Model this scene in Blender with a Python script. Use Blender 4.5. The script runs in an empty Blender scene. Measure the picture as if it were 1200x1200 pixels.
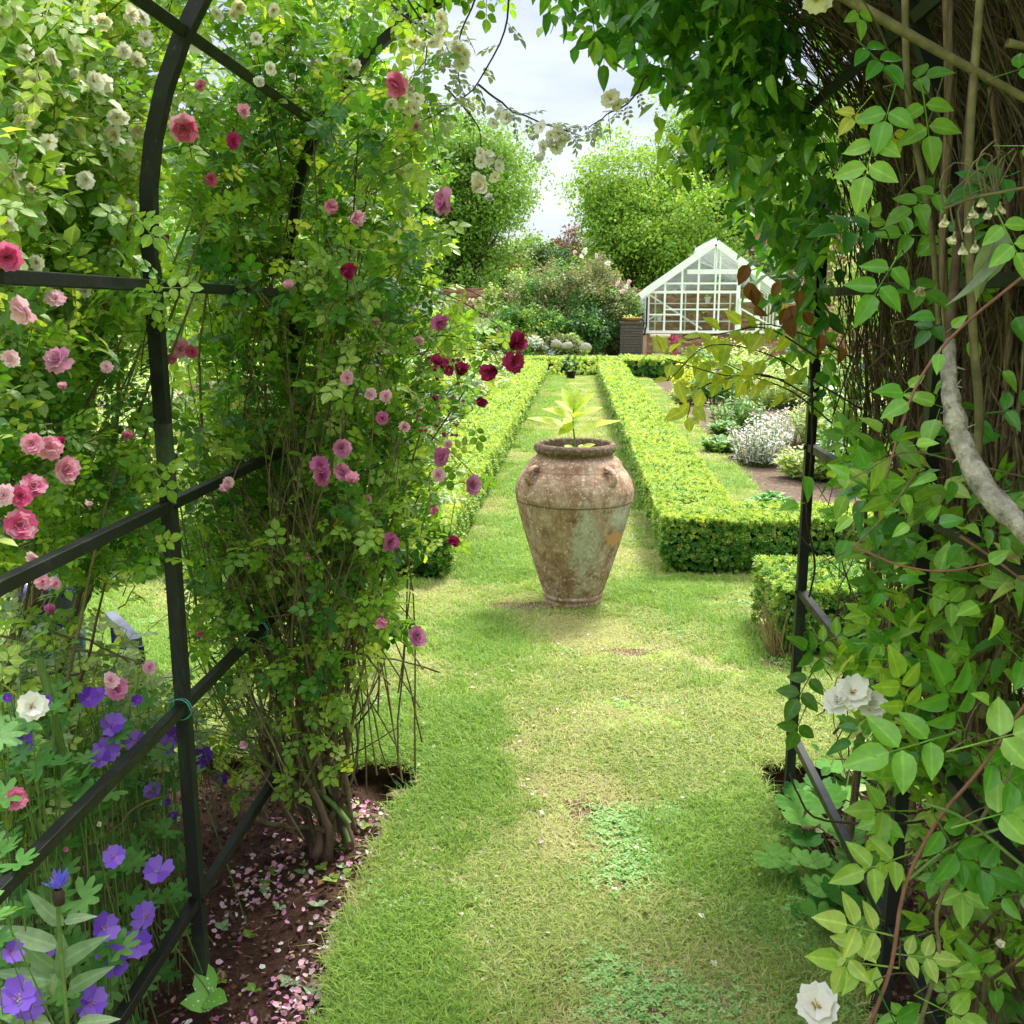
import bpy, math, random
import numpy as np
from mathutils import Vector, Matrix

# ---------------------------------------------------------------- camera, sky, sun, exposure
sc = bpy.context.scene
PX = 1200.0; FPX = 1150.0
PITCH = math.radians(11.64); YAW = math.radians(3.75)
CAMZ = 1.6
cd = bpy.data.cameras.new('camera'); cam = bpy.data.objects.new('camera', cd)
sc.collection.objects.link(cam)
cd.sensor_width = 36; cd.lens = 36 * FPX / PX; cd.clip_start = 0.05; cd.clip_end = 2000
cam.location = (0, 0, CAMZ); cam.rotation_euler = (math.pi / 2 - PITCH, 0, YAW)
sc.camera = cam
SUN_EL, SUN_AZ = math.radians(56), math.radians(28)     # azimuth from +Y towards +X is positive
w = bpy.data.worlds.new('World'); sc.world = w; w.use_nodes = True
nt = w.node_tree; N = nt.nodes; L = nt.links
N.clear()
out = N.new('ShaderNodeOutputWorld'); bg = N.new('ShaderNodeBackground'); bg.inputs['Strength'].default_value = 0.135
sky = N.new('ShaderNodeTexSky'); sky.sky_type = 'NISHITA'; sky.sun_disc = False
sky.sun_elevation = SUN_EL; sky.sun_rotation = SUN_AZ
tc = N.new('ShaderNodeTexCoord'); sep = N.new('ShaderNodeSeparateXYZ'); L.new(tc.outputs['Generated'], sep.inputs[0])
mp = N.new('ShaderNodeMapping'); mp.inputs['Scale'].default_value = (1.6, 1.6, 6.0); L.new(tc.outputs['Generated'], mp.inputs[0])
no = N.new('ShaderNodeTexNoise'); no.inputs['Scale'].default_value = 2.1; no.inputs['Detail'].default_value = 6; no.inputs['Roughness'].default_value = 0.55
L.new(mp.outputs[0], no.inputs['Vector'])
cr = N.new('ShaderNodeValToRGB')
cr.color_ramp.elements[0].position = 0.36; cr.color_ramp.elements[0].color = (0.60, 0.63, 0.75, 1)
cr.color_ramp.elements[1].position = 0.60; cr.color_ramp.elements[1].color = (1, 1, 1.01, 1)
L.new(no.outputs['Fac'], cr.inputs[0])
grad = N.new('ShaderNodeMapRange'); grad.inputs['From Min'].default_value = 0.30; grad.inputs['From Max'].default_value = 1.0
grad.inputs['To Min'].default_value = 1.85; grad.inputs['To Max'].default_value = 13
L.new(sep.outputs['Z'], grad.inputs['Value'])
cm = N.new('ShaderNodeVectorMath'); cm.operation = 'SCALE'; L.new(cr.outputs[0], cm.inputs[0]); L.new(grad.outputs[0], cm.inputs['Scale'])
mx = N.new('ShaderNodeMix'); mx.data_type = 'RGBA'; mx.inputs[0].default_value = 0.86
L.new(sky.outputs[0], mx.inputs[6]); L.new(cm.outputs[0], mx.inputs[7])
L.new(mx.outputs[2], bg.inputs['Color']); L.new(bg.outputs[0], out.inputs[0])
sl = bpy.data.lights.new('sun', 'SUN'); sun = bpy.data.objects.new('sun', sl); sc.collection.objects.link(sun)
sl.energy = 2.5; sl.angle = math.radians(14); sl.color = (1.0, 0.96, 0.88)
sd = Vector((math.sin(SUN_AZ) * math.cos(SUN_EL), math.cos(SUN_AZ) * math.cos(SUN_EL), math.sin(SUN_EL)))
sun.rotation_euler = sd.to_track_quat('Z', 'Y').to_euler()
sc.view_settings.view_transform = 'Standard'; sc.view_settings.look = 'None'
sc.view_settings.exposure = 1.68; sc.view_settings.gamma = 1; sc.view_settings.use_curve_mapping = False
sc.render.engine = 'CYCLES'
sc.cycles.max_bounces = 8; sc.cycles.transparent_max_bounces = 8; sc.cycles.diffuse_bounces = 4
sc.cycles.transmission_bounces = 6

rng = np.random.default_rng(7); random.seed(7)
COL = sc.collection
PI = math.pi

# ---------------------------------------------------------------- geometry of the view (photo pixels to places)
CR = np.array(cam.rotation_euler.to_matrix())
CO = np.array([0, 0, CAMZ])
def ray(x, y):
    d = CR @ np.array([(x - 600) / FPX, -(y - 600) / FPX, -1.0]); return d
def at(x, y, Y):
    d = ray(x, y); return CO + d * (Y / d[1])
def atz(x, y, Z):
    d = ray(x, y); return CO + d * ((Z - CAMZ) / d[2])
def project(P):
    q = (np.asarray(P) - CO) @ CR
    z = -q[:, 2]
    zz = np.where(z > 0.02, z, 0.02)
    return 600 + FPX * q[:, 0] / zz, 600 - FPX * q[:, 1] / zz, z

# ---------------------------------------------------------------- materials
def newmat(name):
    m = bpy.data.materials.new(name); m.use_nodes = True
    nt = m.node_tree; nt.nodes.clear()
    o = nt.nodes.new('ShaderNodeOutputMaterial'); p = nt.nodes.new('ShaderNodeBsdfPrincipled')
    nt.links.new(p.outputs[0], o.inputs[0])
    return m, nt, p, o
def noise(nt, scale, detail=4, rough=.55, coord='Object', dist=0, stretch=None):
    t = nt.nodes.new('ShaderNodeTexCoord'); n = nt.nodes.new('ShaderNodeTexNoise')
    n.inputs['Scale'].default_value = scale; n.inputs['Detail'].default_value = detail
    n.inputs['Roughness'].default_value = rough; n.inputs['Distortion'].default_value = dist
    src = t.outputs[coord]
    if coord == 'World':
        pass
    if stretch:
        m = nt.nodes.new('ShaderNodeMapping'); m.inputs['Scale'].default_value = stretch
        nt.links.new(src, m.inputs[0]); src = m.outputs[0]
    nt.links.new(src, n.inputs['Vector'])
    return n
def wnoise(nt, scale, detail=4, rough=.55, stretch=None):
    g = nt.nodes.new('ShaderNodeNewGeometry'); n = nt.nodes.new('ShaderNodeTexNoise')
    n.inputs['Scale'].default_value = scale; n.inputs['Detail'].default_value = detail; n.inputs['Roughness'].default_value = rough
    src = g.outputs['Position']
    if stretch:
        m = nt.nodes.new('ShaderNodeMapping'); m.inputs['Scale'].default_value = stretch
        nt.links.new(src, m.inputs[0]); src = m.outputs[0]
    nt.links.new(src, n.inputs['Vector'])
    return n
def ramp(nt, fac, stops):
    r = nt.nodes.new('ShaderNodeValToRGB'); e = r.color_ramp.elements
    while len(e) < len(stops): e.new(0.5)
    for i, (p, c) in enumerate(stops):
        e[i].position = p; e[i].color = (*c, 1) if len(c) == 3 else c
    nt.links.new(fac, r.inputs[0]); return r.outputs[0]
def mixc(nt, fac, a, b, mode='MIX'):
    m = nt.nodes.new('ShaderNodeMix'); m.data_type = 'RGBA'; m.blend_type = mode
    for s, v in ((m.inputs[0], fac), (m.inputs[6], a), (m.inputs[7], b)):
        if hasattr(v, 'is_linked') or hasattr(v, 'links'): nt.links.new(v, s)
        else: s.default_value = v if isinstance(v, float) else (*v, 1)
    return m.outputs[2]
def bump(nt, p, h, strength=.4, dist=.01):
    b = nt.nodes.new('ShaderNodeBump'); b.inputs['Strength'].default_value = strength; b.inputs['Distance'].default_value = dist
    nt.links.new(h, b.inputs['Height']); nt.links.new(b.outputs[0], p.inputs['Normal'])
def rndfac(nt):
    a = nt.nodes.new('ShaderNodeAttribute'); a.attribute_name = 'rnd'
    oi = nt.nodes.new('ShaderNodeObjectInfo')
    ad = nt.nodes.new('ShaderNodeMath'); ad.operation = 'ADD'; nt.links.new(a.outputs['Fac'], ad.inputs[0]); nt.links.new(oi.outputs['Random'], ad.inputs[1])
    fr = nt.nodes.new('ShaderNodeMath'); fr.operation = 'FRACT'; nt.links.new(ad.outputs[0], fr.inputs[0])
    return fr.outputs[0]
def leafmat(name, cols, trans=.35, rough=.42, spec=.5, tcol=1.25, patch=None, edge=False):
    m, nt, p, o = newmat(name)
    f = rndfac(nt)
    n = len(cols)
    c = ramp(nt, f, [((i + .5) / n, cols[i]) for i in range(n)])
    nn = wnoise(nt, 60, 3)
    c = mixc(nt, 1.0, c, ramp(nt, nn.outputs[0], [(.3, (.82, .82, .82)), (.7, (1.12, 1.12, 1.12))]), 'MULTIPLY')
    if patch:
        pn = wnoise(nt, patch[0], 3)
        c = mixc(nt, 1.0, c, ramp(nt, pn.outputs[0], [(.35, patch[1]), (.65, patch[2])]), 'MULTIPLY')
    va = nt.nodes.new('ShaderNodeAttribute'); va.attribute_name = 'vein'
    c = mixc(nt, ramp(nt, va.outputs['Fac'], [(.80, (0, 0, 0)), (.97, (.55, .55, .55))]), c, mixc(nt, 1.0, c, (1.7, 1.5, 1.6), 'MULTIPLY'))
    if edge:
        en = wnoise(nt, 28, 4, .7); em = nt.nodes.new('ShaderNodeMath'); em.operation = 'MULTIPLY_ADD'; nt.links.new(va.outputs['Fac'], em.inputs[0]); em.inputs[1].default_value = -.5; nt.links.new(en.outputs[0], em.inputs[2])
        c = mixc(nt, ramp(nt, em.outputs[0], [(.60, (0, 0, 0)), (.68, (.8, .8, .8))]), c, (.22, .17, .04))
    bn = nt.nodes.new('ShaderNodeBump'); bn.inputs['Strength'].default_value = .35; bn.inputs['Distance'].default_value = .003; nb_ = wnoise(nt, 160, 3); nt.links.new(nb_.outputs[0], bn.inputs['Height']); nt.links.new(bn.outputs[0], p.inputs['Normal'])
    nt.links.new(c, p.inputs['Base Color']); p.inputs['Roughness'].default_value = rough
    p.inputs['Specular IOR Level'].default_value = spec
    t = nt.nodes.new('ShaderNodeBsdfTranslucent')
    tcn = mixc(nt, 1.0, c, (1.25 * tcol, 1.1 * tcol, .55 * tcol), 'MULTIPLY'); nt.links.new(tcn, t.inputs['Color'])
    ms = nt.nodes.new('ShaderNodeMixShader'); ms.inputs[0].default_value = trans
    nt.links.new(p.outputs[0], ms.inputs[1]); nt.links.new(t.outputs[0], ms.inputs[2]); nt.links.new(ms.outputs[0], o.inputs[0])
    return m
def petalmat(name, cols, trans=.35, tint=(1, 1, 1)):
    m, nt, p, o = newmat(name)
    c = ramp(nt, rndfac(nt), [((i + .5) / len(cols), cols[i]) for i in range(len(cols))])
    n = noise(nt, 180, 2, coord='Object', stretch=(1, 1, 1))
    c = mixc(nt, 1.0, c, ramp(nt, n.outputs[0], [(.3, (.86, .82, .86)), (.7, (1.06, 1.08, 1.05))]), 'MULTIPLY')
    nt.links.new(c, p.inputs['Base Color']); p.inputs['Roughness'].default_value = .6; p.inputs['Specular IOR Level'].default_value = .25
    t = nt.nodes.new('ShaderNodeBsdfTranslucent'); nt.links.new(c, t.inputs['Color'])
    ms = nt.nodes.new('ShaderNodeMixShader'); ms.inputs[0].default_value = trans
    nt.links.new(p.outputs[0], ms.inputs[1]); nt.links.new(t.outputs[0], ms.inputs[2]); nt.links.new(ms.outputs[0], o.inputs[0])
    return m
def simple(name, col, rough=.6, spec=.4, nscale=None, lo=.7, hi=1.2, bmp=0, bdist=.004, metal=0, stretch=None, world=True):
    m, nt, p, o = newmat(name)
    p.inputs['Roughness'].default_value = rough; p.inputs['Specular IOR Level'].default_value = spec; p.inputs['Metallic'].default_value = metal
    if nscale:
        n = wnoise(nt, nscale, 5, .6, stretch) if world else noise(nt, nscale, 5, .6, stretch=stretch)
        c = mixc(nt, 1.0, col, ramp(nt, n.outputs[0], [(.3, (lo,) * 3), (.7, (hi,) * 3)]), 'MULTIPLY')
        nt.links.new(c, p.inputs['Base Color'])
        if bmp: bump(nt, p, n.outputs[0], bmp, bdist)
    else: p.inputs['Base Color'].default_value = (*col, 1)
    return m

M = {}
M['rose_leaf'] = leafmat('rose_leaf', [(.07, .19, .018), (.12, .29, .025), (.18, .38, .03), (.27, .46, .045)], .5, .4, edge=True)
M['rose_leaf_light'] = leafmat('rose_leaf_light', [(.13, .28, .03), (.22, .40, .045), (.31, .49, .06), (.42, .56, .13)], .5, .38, edge=True)
M['rose_leaf_deep'] = leafmat('rose_leaf_deep', [(.03, .13, .014), (.05, .19, .02), (.08, .24, .03), (.12, .30, .035)], .44, .4, edge=True)
M['clematis_leaf'] = leafmat('clematis_leaf', [(.06, .22, .02), (.11, .31, .025), (.17, .40, .035), (.26, .48, .06)], .38, .3, edge=True)
M['golden_leaf'] = leafmat('golden_leaf', [(.42, .52, .07), (.50, .58, .08), (.56, .62, .10), (.34, .48, .06)], .66, .45)
M['grey_leaf'] = leafmat('grey_leaf', [(.26, .34, .22), (.34, .40, .30), (.20, .28, .14)], .45, .6)
M['dead_leaf'] = leafmat('dead_leaf', [(.20, .08, .025), (.26, .11, .03), (.14, .06, .02)], .25, .7)
M['yellow_leaf'] = leafmat('yellow_leaf', [(.50, .50, .04), (.42, .46, .05)], .4, .45)
M['geranium_leaf'] = leafmat('geranium_leaf', [(.05, .19, .03), (.08, .25, .04), (.12, .31, .06), (.17, .37, .09)], .3, .5)
M['mantle_leaf'] = leafmat('mantle_leaf', [(.04, .17, .02), (.07, .23, .025), (.11, .29, .035), (.16, .35, .06)], .3, .7, .2)
M['pale_leaf'] = leafmat('pale_leaf', [(.16, .28, .12), (.22, .34, .16), (.28, .40, .20)], .3, .5)
M['silver_leaf'] = leafmat('silver_leaf', [(.52, .58, .54), (.62, .66, .64), (.72, .75, .73)], .2, .8)
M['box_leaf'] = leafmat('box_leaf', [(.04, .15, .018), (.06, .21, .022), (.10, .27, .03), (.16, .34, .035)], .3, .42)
M['box_tip_and_lit'] = leafmat('box_tip_and_lit', [(.30, .44, .08), (.37, .50, .10), (.45, .55, .15), (.22, .38, .05)], .4, .5, patch=(2.5, (.88, .95, .9), (1.1, 1.05, 1.0)))  # yellow new growth; on hedge sides and fronts it also paints in light
M['tree_leaf_mid'] = leafmat('tree_leaf_mid', [(.11, .24, .035), (.18, .34, .045), (.25, .43, .06), (.34, .50, .09)], .3, .55)
M['tree_leaf_bright'] = leafmat('tree_leaf_bright', [(.09, .23, .025), (.15, .32, .03), (.22, .40, .04), (.32, .49, .06)], .38, .5)
M['tree_leaf_dark'] = leafmat('tree_leaf_dark', [(.03, .09, .02), (.05, .13, .03), (.08, .18, .04)], .25, .55)
M['olive_leaf'] = leafmat('olive_leaf', [(.14, .18, .07), (.22, .25, .10), (.30, .30, .15), (.16, .24, .07)], .25, .6)
M['red_tree_leaf'] = leafmat('red_tree_leaf', [(.16, .08, .06), (.22, .12, .09), (.14, .13, .07)], .25, .6)
M['shrub_leaf'] = leafmat('shrub_leaf', [(.05, .17, .03), (.09, .24, .04), (.15, .32, .06), (.26, .42, .10)], .35, .5)
M['shrub_leaf_light'] = leafmat('shrub_leaf_light', [(.20, .34, .08), (.28, .42, .12), (.38, .50, .18), (.48, .58, .26)], .4, .5)
M['lime_leaf'] = leafmat('lime_leaf', [(.40, .54, .04), (.46, .60, .05), (.52, .62, .08)], .5, .5)
M['grass'] = leafmat('grass', [(.20, .31, .06), (.28, .39, .08), (.36, .44, .11), (.44, .45, .20)], .35, .6, .3)
M['clover'] = leafmat('clover', [(.16, .36, .07), (.22, .42, .10), (.30, .48, .17)], .3, .6)
M['straw_grass'] = leafmat('straw_grass', [(.40, .44, .14), (.48, .46, .22), (.34, .42, .10), (.42, .36, .2)], .3, .6, .3)
M['grass_dark'] = leafmat('grass_dark', [(.15, .30, .04), (.21, .37, .05), (.29, .43, .08)], .35, .55, .3)
M['stem_green'] = simple('stem_green', (.13, .22, .05), .55, .4, 40)
M['stem_red'] = simple('stem_red', (.24, .10, .07), .5, .4, 40)
M['stem_brown'] = simple('stem_brown', (.095, .062, .036), .85, .2, 30, .5, 1.5)
M['stem_olive'] = simple('stem_olive', (.16, .135, .065), .8, .2, 30, .5, 1.4)
M['stem_dark'] = simple('stem_dark', (.045, .03, .022), .85, .2, 30, .5, 1.6)
M['bark_pale'] = simple('bark_pale', (.34, .31, .24), .9, .2, 38, .3, 1.35, 1.0, .02)
M['bark'] = simple('bark', (.13, .09, .06), .9, .2, 25, .45, 1.6, .9, .01, stretch=(1, 1, .12))
M['tree_bark'] = simple('tree_bark', (.07, .06, .05), .9, .2, 3, .6, 1.4)
M['pink_petal'] = petalmat('pink_petal', [(.74, .14, .32), (.84, .34, .50), (.88, .52, .64), (.70, .10, .27)])
M['pale_pink_petal'] = petalmat('pale_pink_petal', [(.82, .42, .56), (.86, .52, .64), (.88, .62, .70)])
M['mauve_petal'] = petalmat('mauve_petal', [(.55, .14, .34), (.66, .24, .44), (.74, .36, .54)])
M['magenta_petal'] = petalmat('magenta_petal', [(.34, .015, .09), (.46, .03, .14), (.55, .06, .2)])
M['white_petal'] = petalmat('white_petal', [(.80, .79, .70), (.84, .83, .77), (.80, .78, .66)], .3)
M['cream_petal'] = petalmat('cream_petal', [(.82, .76, .52), (.84, .80, .62)], .3)
M['violet_petal'] = petalmat('violet_petal', [(.19, .07, .62), (.26, .11, .72), (.34, .17, .78)], .3)
M['deep_violet_petal'] = petalmat('deep_violet_petal', [(.13, .03, .45), (.18, .05, .55)], .3)
M['blue_petal'] = petalmat('blue_petal', [(.10, .12, .55), (.16, .10, .45)], .3)
M['stamen'] = simple('stamen', (.75, .55, .12), .7, .2, 200)
M['bud_green'] = simple('bud_green', (.26, .32, .12), .6, .3, 60)
M['bud_dark'] = simple('bud_dark', (.16, .03, .04), .5, .3, 60)

# ---------------------------------------------------------------- mesh helpers
def link(o, parent=None):
    COL.objects.link(o)
    if parent is not None: o.parent = parent
    return o
def tag(o, label=None, cat=None, group=None, kind=None):
    if label: o['label'] = label
    if cat: o['category'] = cat
    if group: o['group'] = group
    if kind: o['kind'] = kind
    return o
def empty(name, loc=(0, 0, 0), rz=0.0):
    o = bpy.data.objects.new(name, None); o.location = tuple(float(v) for v in loc); o.rotation_euler = (0, 0, rz)
    o.empty_display_size = .1
    COL.objects.link(o); return o
class TT(tuple): pass
class B:
    def __init__(s): s.Q = []; s.V = []; s.n = 0; s.F = []; s.R = []; s.M = []; s.S = []
    def add(s, V, F, mat=0, rnd=0.0, smooth=False, vein=0.0):
        V = np.asarray(V, float).reshape(-1, 3); 
        if len(V) == 0: return s
        if len(F) == 0: return s
        s.Q.append(np.broadcast_to(np.asarray(vein, float), (len(V),)))
        if not isinstance(F, np.ndarray) and len({len(q) for q in F}) > 1:
            V0 = s.n; s.V.append(V); s.n += len(V); s.R.append(np.broadcast_to(np.asarray(rnd, float), (len(V),)))
            for k in sorted({len(q) for q in F}):
                Fk = np.array([q for q in F if len(q) == k]); s.F.append(Fk + V0); s.M.append(np.full(len(Fk), mat)); s.S.append(np.full(len(Fk), smooth))
            return s
        F = np.asarray(F, int)
        s.V.append(V); s.F.append(F + s.n); s.n += len(V)
        s.R.append(np.broadcast_to(np.asarray(rnd, float), (len(V),)))
        s.M.append(np.full(len(F), mat)); s.S.append(np.full(len(F), smooth)); return s
    def box(s, c, d, rz=0.0, mat=0, rnd=0.0, rx=0.0, ry=0.0):
        x, y, z = [q / 2 for q in d]
        V = np.array([(-x,-y,-z),(x,-y,-z),(x,y,-z),(-x,y,-z),(-x,-y,z),(x,-y,z),(x,y,z),(-x,y,z)])
        if rz or rx or ry: V = V @ np.array((Matrix.Rotation(rz, 3, 'Z') @ Matrix.Rotation(ry, 3, 'Y') @ Matrix.Rotation(rx, 3, 'X'))).T
        F = [(0,3,2,1),(4,5,6,7),(0,1,5,4),(1,2,6,5),(2,3,7,6),(3,0,4,7)]
        return s.add(V + np.array(c), F, mat, rnd)
    def bar(s, a, b, w, h=None, mat=0, up=(0, 0, 1)):
        a = np.array(a, float); b = np.array(b, float); h = h or w
        d = b - a; ln = np.linalg.norm(d); d /= ln; u = np.array(up, float); 
        if abs(d @ u) > .98: u = np.array((0, 1., 0))
        r = np.cross(d, u); r /= np.linalg.norm(r); u = np.cross(r, d)
        V = []
        for p in (a, b):
            for sx, sz in ((-1,-1),(1,-1),(1,1),(-1,1)): V.append(p + r * sx * w / 2 + u * sz * h / 2)
        return s.add(V, [(0,1,2,3),(7,6,5,4),(0,4,5,1),(1,5,6,2),(2,6,7,3),(3,7,4,0)], mat)
    def tube(s, P, R, sides=5, mat=0, rnd=0.0, cap=True):
        P = np.asarray(P, float); n = len(P); R = np.broadcast_to(np.asarray(R, float), (n,))
        T = np.gradient(P, axis=0); T /= np.linalg.norm(T, axis=1)[:, None] + 1e-9
        u = np.array((0.31, .95, .05)) if abs(T[0][2]) > .5 else np.array((0, .1, 1.))
        A = np.cross(T, u); A /= np.linalg.norm(A, axis=1)[:, None] + 1e-9; C = np.cross(T, A)
        a = np.arange(sides) * 2 * PI / sides
        V = P[:, None] + R[:, None, None] * (A[:, None] * np.cos(a)[None, :, None] + C[:, None] * np.sin(a)[None, :, None])
        V = V.reshape(-1, 3); i = np.arange(n - 1)[:, None] * sides; j = np.arange(sides)[None]; k = (j + 1) % sides
        F = np.stack([i + j, i + k, i + k + sides, i + j + sides], -1).reshape(-1, 4)
        s.add(V, F, mat, rnd, True)
        return s
    def lathe(s, prof, n=24, c=(0, 0, 0), mat=0, wob=None):
        prof = np.asarray(prof, float); m = len(prof); a = np.arange(n) * 2 * PI / n
        V = np.stack([prof[:, None, 0] * np.cos(a), prof[:, None, 0] * np.sin(a), np.repeat(prof[:, None, 1], n, 1)], -1)
        if wob is not None: V = wob(V)
        V = V.reshape(-1, 3) + np.array(c)
        i = np.arange(m - 1)[:, None] * n; j = np.arange(n)[None]; k = (j + 1) % n
        F = np.stack([i + j, i + k, i + k + n, i + j + n], -1).reshape(-1, 4)
        return s.add(V, F, mat, 0, True)
    def build(s, name, mats, parent=None, origin=None, kind=None):
        me = bpy.data.meshes.new(name)
        if not isinstance(mats, (list, tuple)): mats = [mats]
        for m in mats: me.materials.append(m)
        if s.V:
            V = np.concatenate(s.V)
            if origin is not None: V = V - np.array(origin)
            sizes = np.concatenate([np.full(len(f), f.shape[1]) for f in s.F])
            li = np.concatenate([f.ravel() for f in s.F]); st = np.concatenate([[0], np.cumsum(sizes)[:-1]])
            me.vertices.add(len(V)); me.vertices.foreach_set('co', V.ravel().astype(np.float32))
            me.loops.add(len(li)); me.loops.foreach_set('vertex_index', li.astype(np.int32))
            me.polygons.add(len(sizes)); me.polygons.foreach_set('loop_start', st.astype(np.int32))
            me.polygons.foreach_set('material_index', np.concatenate(s.M).astype(np.int32))
            me.polygons.foreach_set('use_smooth', np.concatenate(s.S))
            at_ = me.attributes.new('rnd', 'FLOAT', 'POINT'); at_.data.foreach_set('value', np.concatenate(s.R).astype(np.float32))
            at_ = me.attributes.new('vein', 'FLOAT', 'POINT'); at_.data.foreach_set('value', np.concatenate(s.Q).astype(np.float32))
            me.update(calc_edges=True); me.validate()
        o = bpy.data.objects.new(name, me); link(o, parent)
        if origin is not None: o.location = tuple(float(q) for q in origin)
        if kind: o['kind'] = kind
        return o
def norm(v): return v / (np.linalg.norm(v, axis=-1, keepdims=True) + 1e-9)
def frames(D, U):
    """columns x,y,z ; y = leaf direction, z = leaf normal"""
    y = norm(np.asarray(D, float)); x = norm(np.cross(y, np.asarray(U, float))); z = np.cross(x, y)
    return np.stack([x, y, z], -1)
def stamp(b, T, P, Rm, S, rnd, mat=0):
    V, F = T[0], T[1]; ve = getattr(T, 'vein', None); P = np.asarray(P); k = len(P)
    if k == 0: return
    W = np.einsum('kij,vj->kvi', Rm, V) * np.asarray(S)[:, None, None] + P[:, None]
    FF = (F[None] + (np.arange(k) * len(V))[:, None, None]).reshape(-1, F.shape[1])
    b.add(W.reshape(-1, 3), FF, mat, np.repeat(rnd, len(V)), vein=0.0 if ve is None else np.tile(ve, k))

# ---------------------------------------------------------------- leaf and petal templates (length 1, along +Y, face up +Z)
def leaflet(n=3, w=.3, peak=.42, fold=.25, curl=.25, y0=0.0, L=1.0, c=(0, 0, 0), ang=0.0, tip=1.0):
    t = np.linspace(0, 1, n + 1)
    wd = w * np.sin(PI * np.clip(t, 0, 1) ** (math.log(.5) / math.log(peak))) ** .8
    V = []; F = []
    for i, ti in enumerate(t):
        z = -curl * ti * ti * .5
        if i in (0, n): V.append((0, ti, z))
        else: V += [(-wd[i], ti - .03, z + fold * wd[i]), (0, ti, z), (wd[i], ti - .03, z + fold * wd[i])]
    V = np.array(V); ve = (np.abs(V[:, 0]) < 1e-9).astype(float)
    F = [(0, 2, 1), (0, 3, 2)]
    for i in range(1, n - 1):
        a = 1 + (i - 1) * 3; b = a + 3
        F += [(a, a + 1, b + 1), (a, b + 1, b), (a + 1, a + 2, b + 2), (a + 1, b + 2, b + 1)]
    a = 1 + (n - 2) * 3; e = a + 3
    F += [(a, a + 1, e), (a + 1, a + 2, e)]
    V = V * L
    ca, sa = math.cos(ang), math.sin(ang)
    V = V @ np.array([[ca, sa, 0], [-sa, ca, 0], [0, 0, 1]]) + np.array(c)
    t_ = TT((V, np.array(F))); t_.vein = ve; return t_
def join(parts):
    V = []; F = []; Q = []; n = 0
    for p_ in parts:
        v, f = p_[0], p_[1]; V.append(v); F.append(f + n); n += len(v); Q.append(getattr(p_, 'vein', np.full(len(v), .5)))
    t_ = TT((np.concatenate(V), np.concatenate(F))); t_.vein = np.concatenate(Q); return t_
def rachis(y1, r=.012):
    V = np.array([(-r, 0, 0), (r, 0, 0), (r * .6, y1, -.03), (-r * .6, y1, -.03), (0, 0, -r * 1.5), (0, y1, -.03 - r)])
    return V, np.array([(0, 1, 2), (0, 2, 3), (0, 5, 4), (0, 3, 5), (1, 4, 5), (1, 5, 2)])
def compound(pairs, n, w, Lf=.36, peak=.5, fold=.25):
    ps = [rachis(.66)]
    ps.append(leaflet(n, w, peak, L=Lf * 1.08, c=(0, .66, -.03), curl=.35, fold=fold))
    for k in range(pairs):
        y = .56 - k * (.28 if pairs < 3 else .19); s = Lf * (.95 - .12 * k)
        ps.append(leaflet(n, w, peak, L=s, c=(.015, y, -.02), ang=-1.2, curl=.3, fold=fold))
        ps.append(leaflet(n, w, peak, L=s, c=(-.015, y - .02, -.02), ang=1.2, curl=.3, fold=fold))
    return join(ps)
def palmate(lobes=7, n=2, w=.17, spread=2.6, dip=.28):
    """a rounded lobed leaf (geranium, lady's mantle) as a scalloped fan"""
    V = [(0, 0, 0)]; F = []
    m = lobes * 2 * n
    for i in range(m + 1):
        a = -spread + 2 * spread * i / m
        r = .5 * (1 - .24 * abs(math.sin(PI * (i / (2 * n)))) ** .0 * (1 if (i % (2 * n)) else 0) * 0)
        ph = (i % (2 * n)) / (2 * n)
        rr = .5 * (1 - dip + dip * math.sin(PI * ph)) if n > 1 else .5 * (.75 if i % 2 == 0 else 1)
        z = .07 * math.sin(PI * ph) * (1) - .05 * rr
        V.append((rr * math.sin(a), rr * math.cos(a), z + .06))
        if i: F.append((0, i + 1, i))
    V = np.array(V); V[:, 1] += .0
    return V, np.array(F)
T_ROSE = compound(2, 4, .37, .38); T_ROSE_LO = compound(2, 3, .38, .38)
T_ROSE7 = compound(3, 3, .31, .28); T_BIGROSE = [compound(2, 6, .29, .42, .42, .42), compound(2, 6, .26, .44, .38, .7), compound(1, 6, .31, .44, .40, .35)]; T_BIGROSE_LO = compound(2, 3, .30, .42, .42, .4)
T_CLEM = [join([rachis(.3, .01), leaflet(7, w_, pk_, L=.75, c=(0, .28, 0), curl=cu_, fold=fo_)]) for w_, pk_, cu_, fo_ in ((.28, .34, .45, .42), (.25, .38, .9, .6), (.31, .33, .2, .3), (.22, .4, 1.3, .8))]
T_CLEM_LO = leaflet(3, .30, .4, L=.8, c=(0, .2, 0))
T_TRI = join([rachis(.4), leaflet(4, .30, .38, L=.6, c=(0, .4, 0), curl=.3), leaflet(4, .30, .38, L=.5, c=(0, .38, 0), ang=1.1), leaflet(4, .30, .38, L=.5, c=(0, .38, 0), ang=-1.1)])
T_TRI_LO = join([leaflet(2, .32, .42, L=.6, c=(0, .4, 0)), leaflet(2, .32, .42, L=.5, c=(0, .38, 0), ang=1.1), leaflet(2, .32, .42, L=.5, c=(0, .38, 0), ang=-1.1)])
T_OVAL = leaflet(4, .34, .5, curl=.3); T_OVAL_LO = leaflet(2, .36, .5)
T_LANCE = leaflet(5, .15, .4, curl=.7, fold=.3); T_LANCE_LO = leaflet(3, .16, .4, curl=.6)
T_PALM = palmate(7, 2, dip=.5); T_MANTLE = palmate(9, 2, spread=3.0, dip=.13)
T_LEAF2 = leaflet(2, .33, .5)
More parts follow.
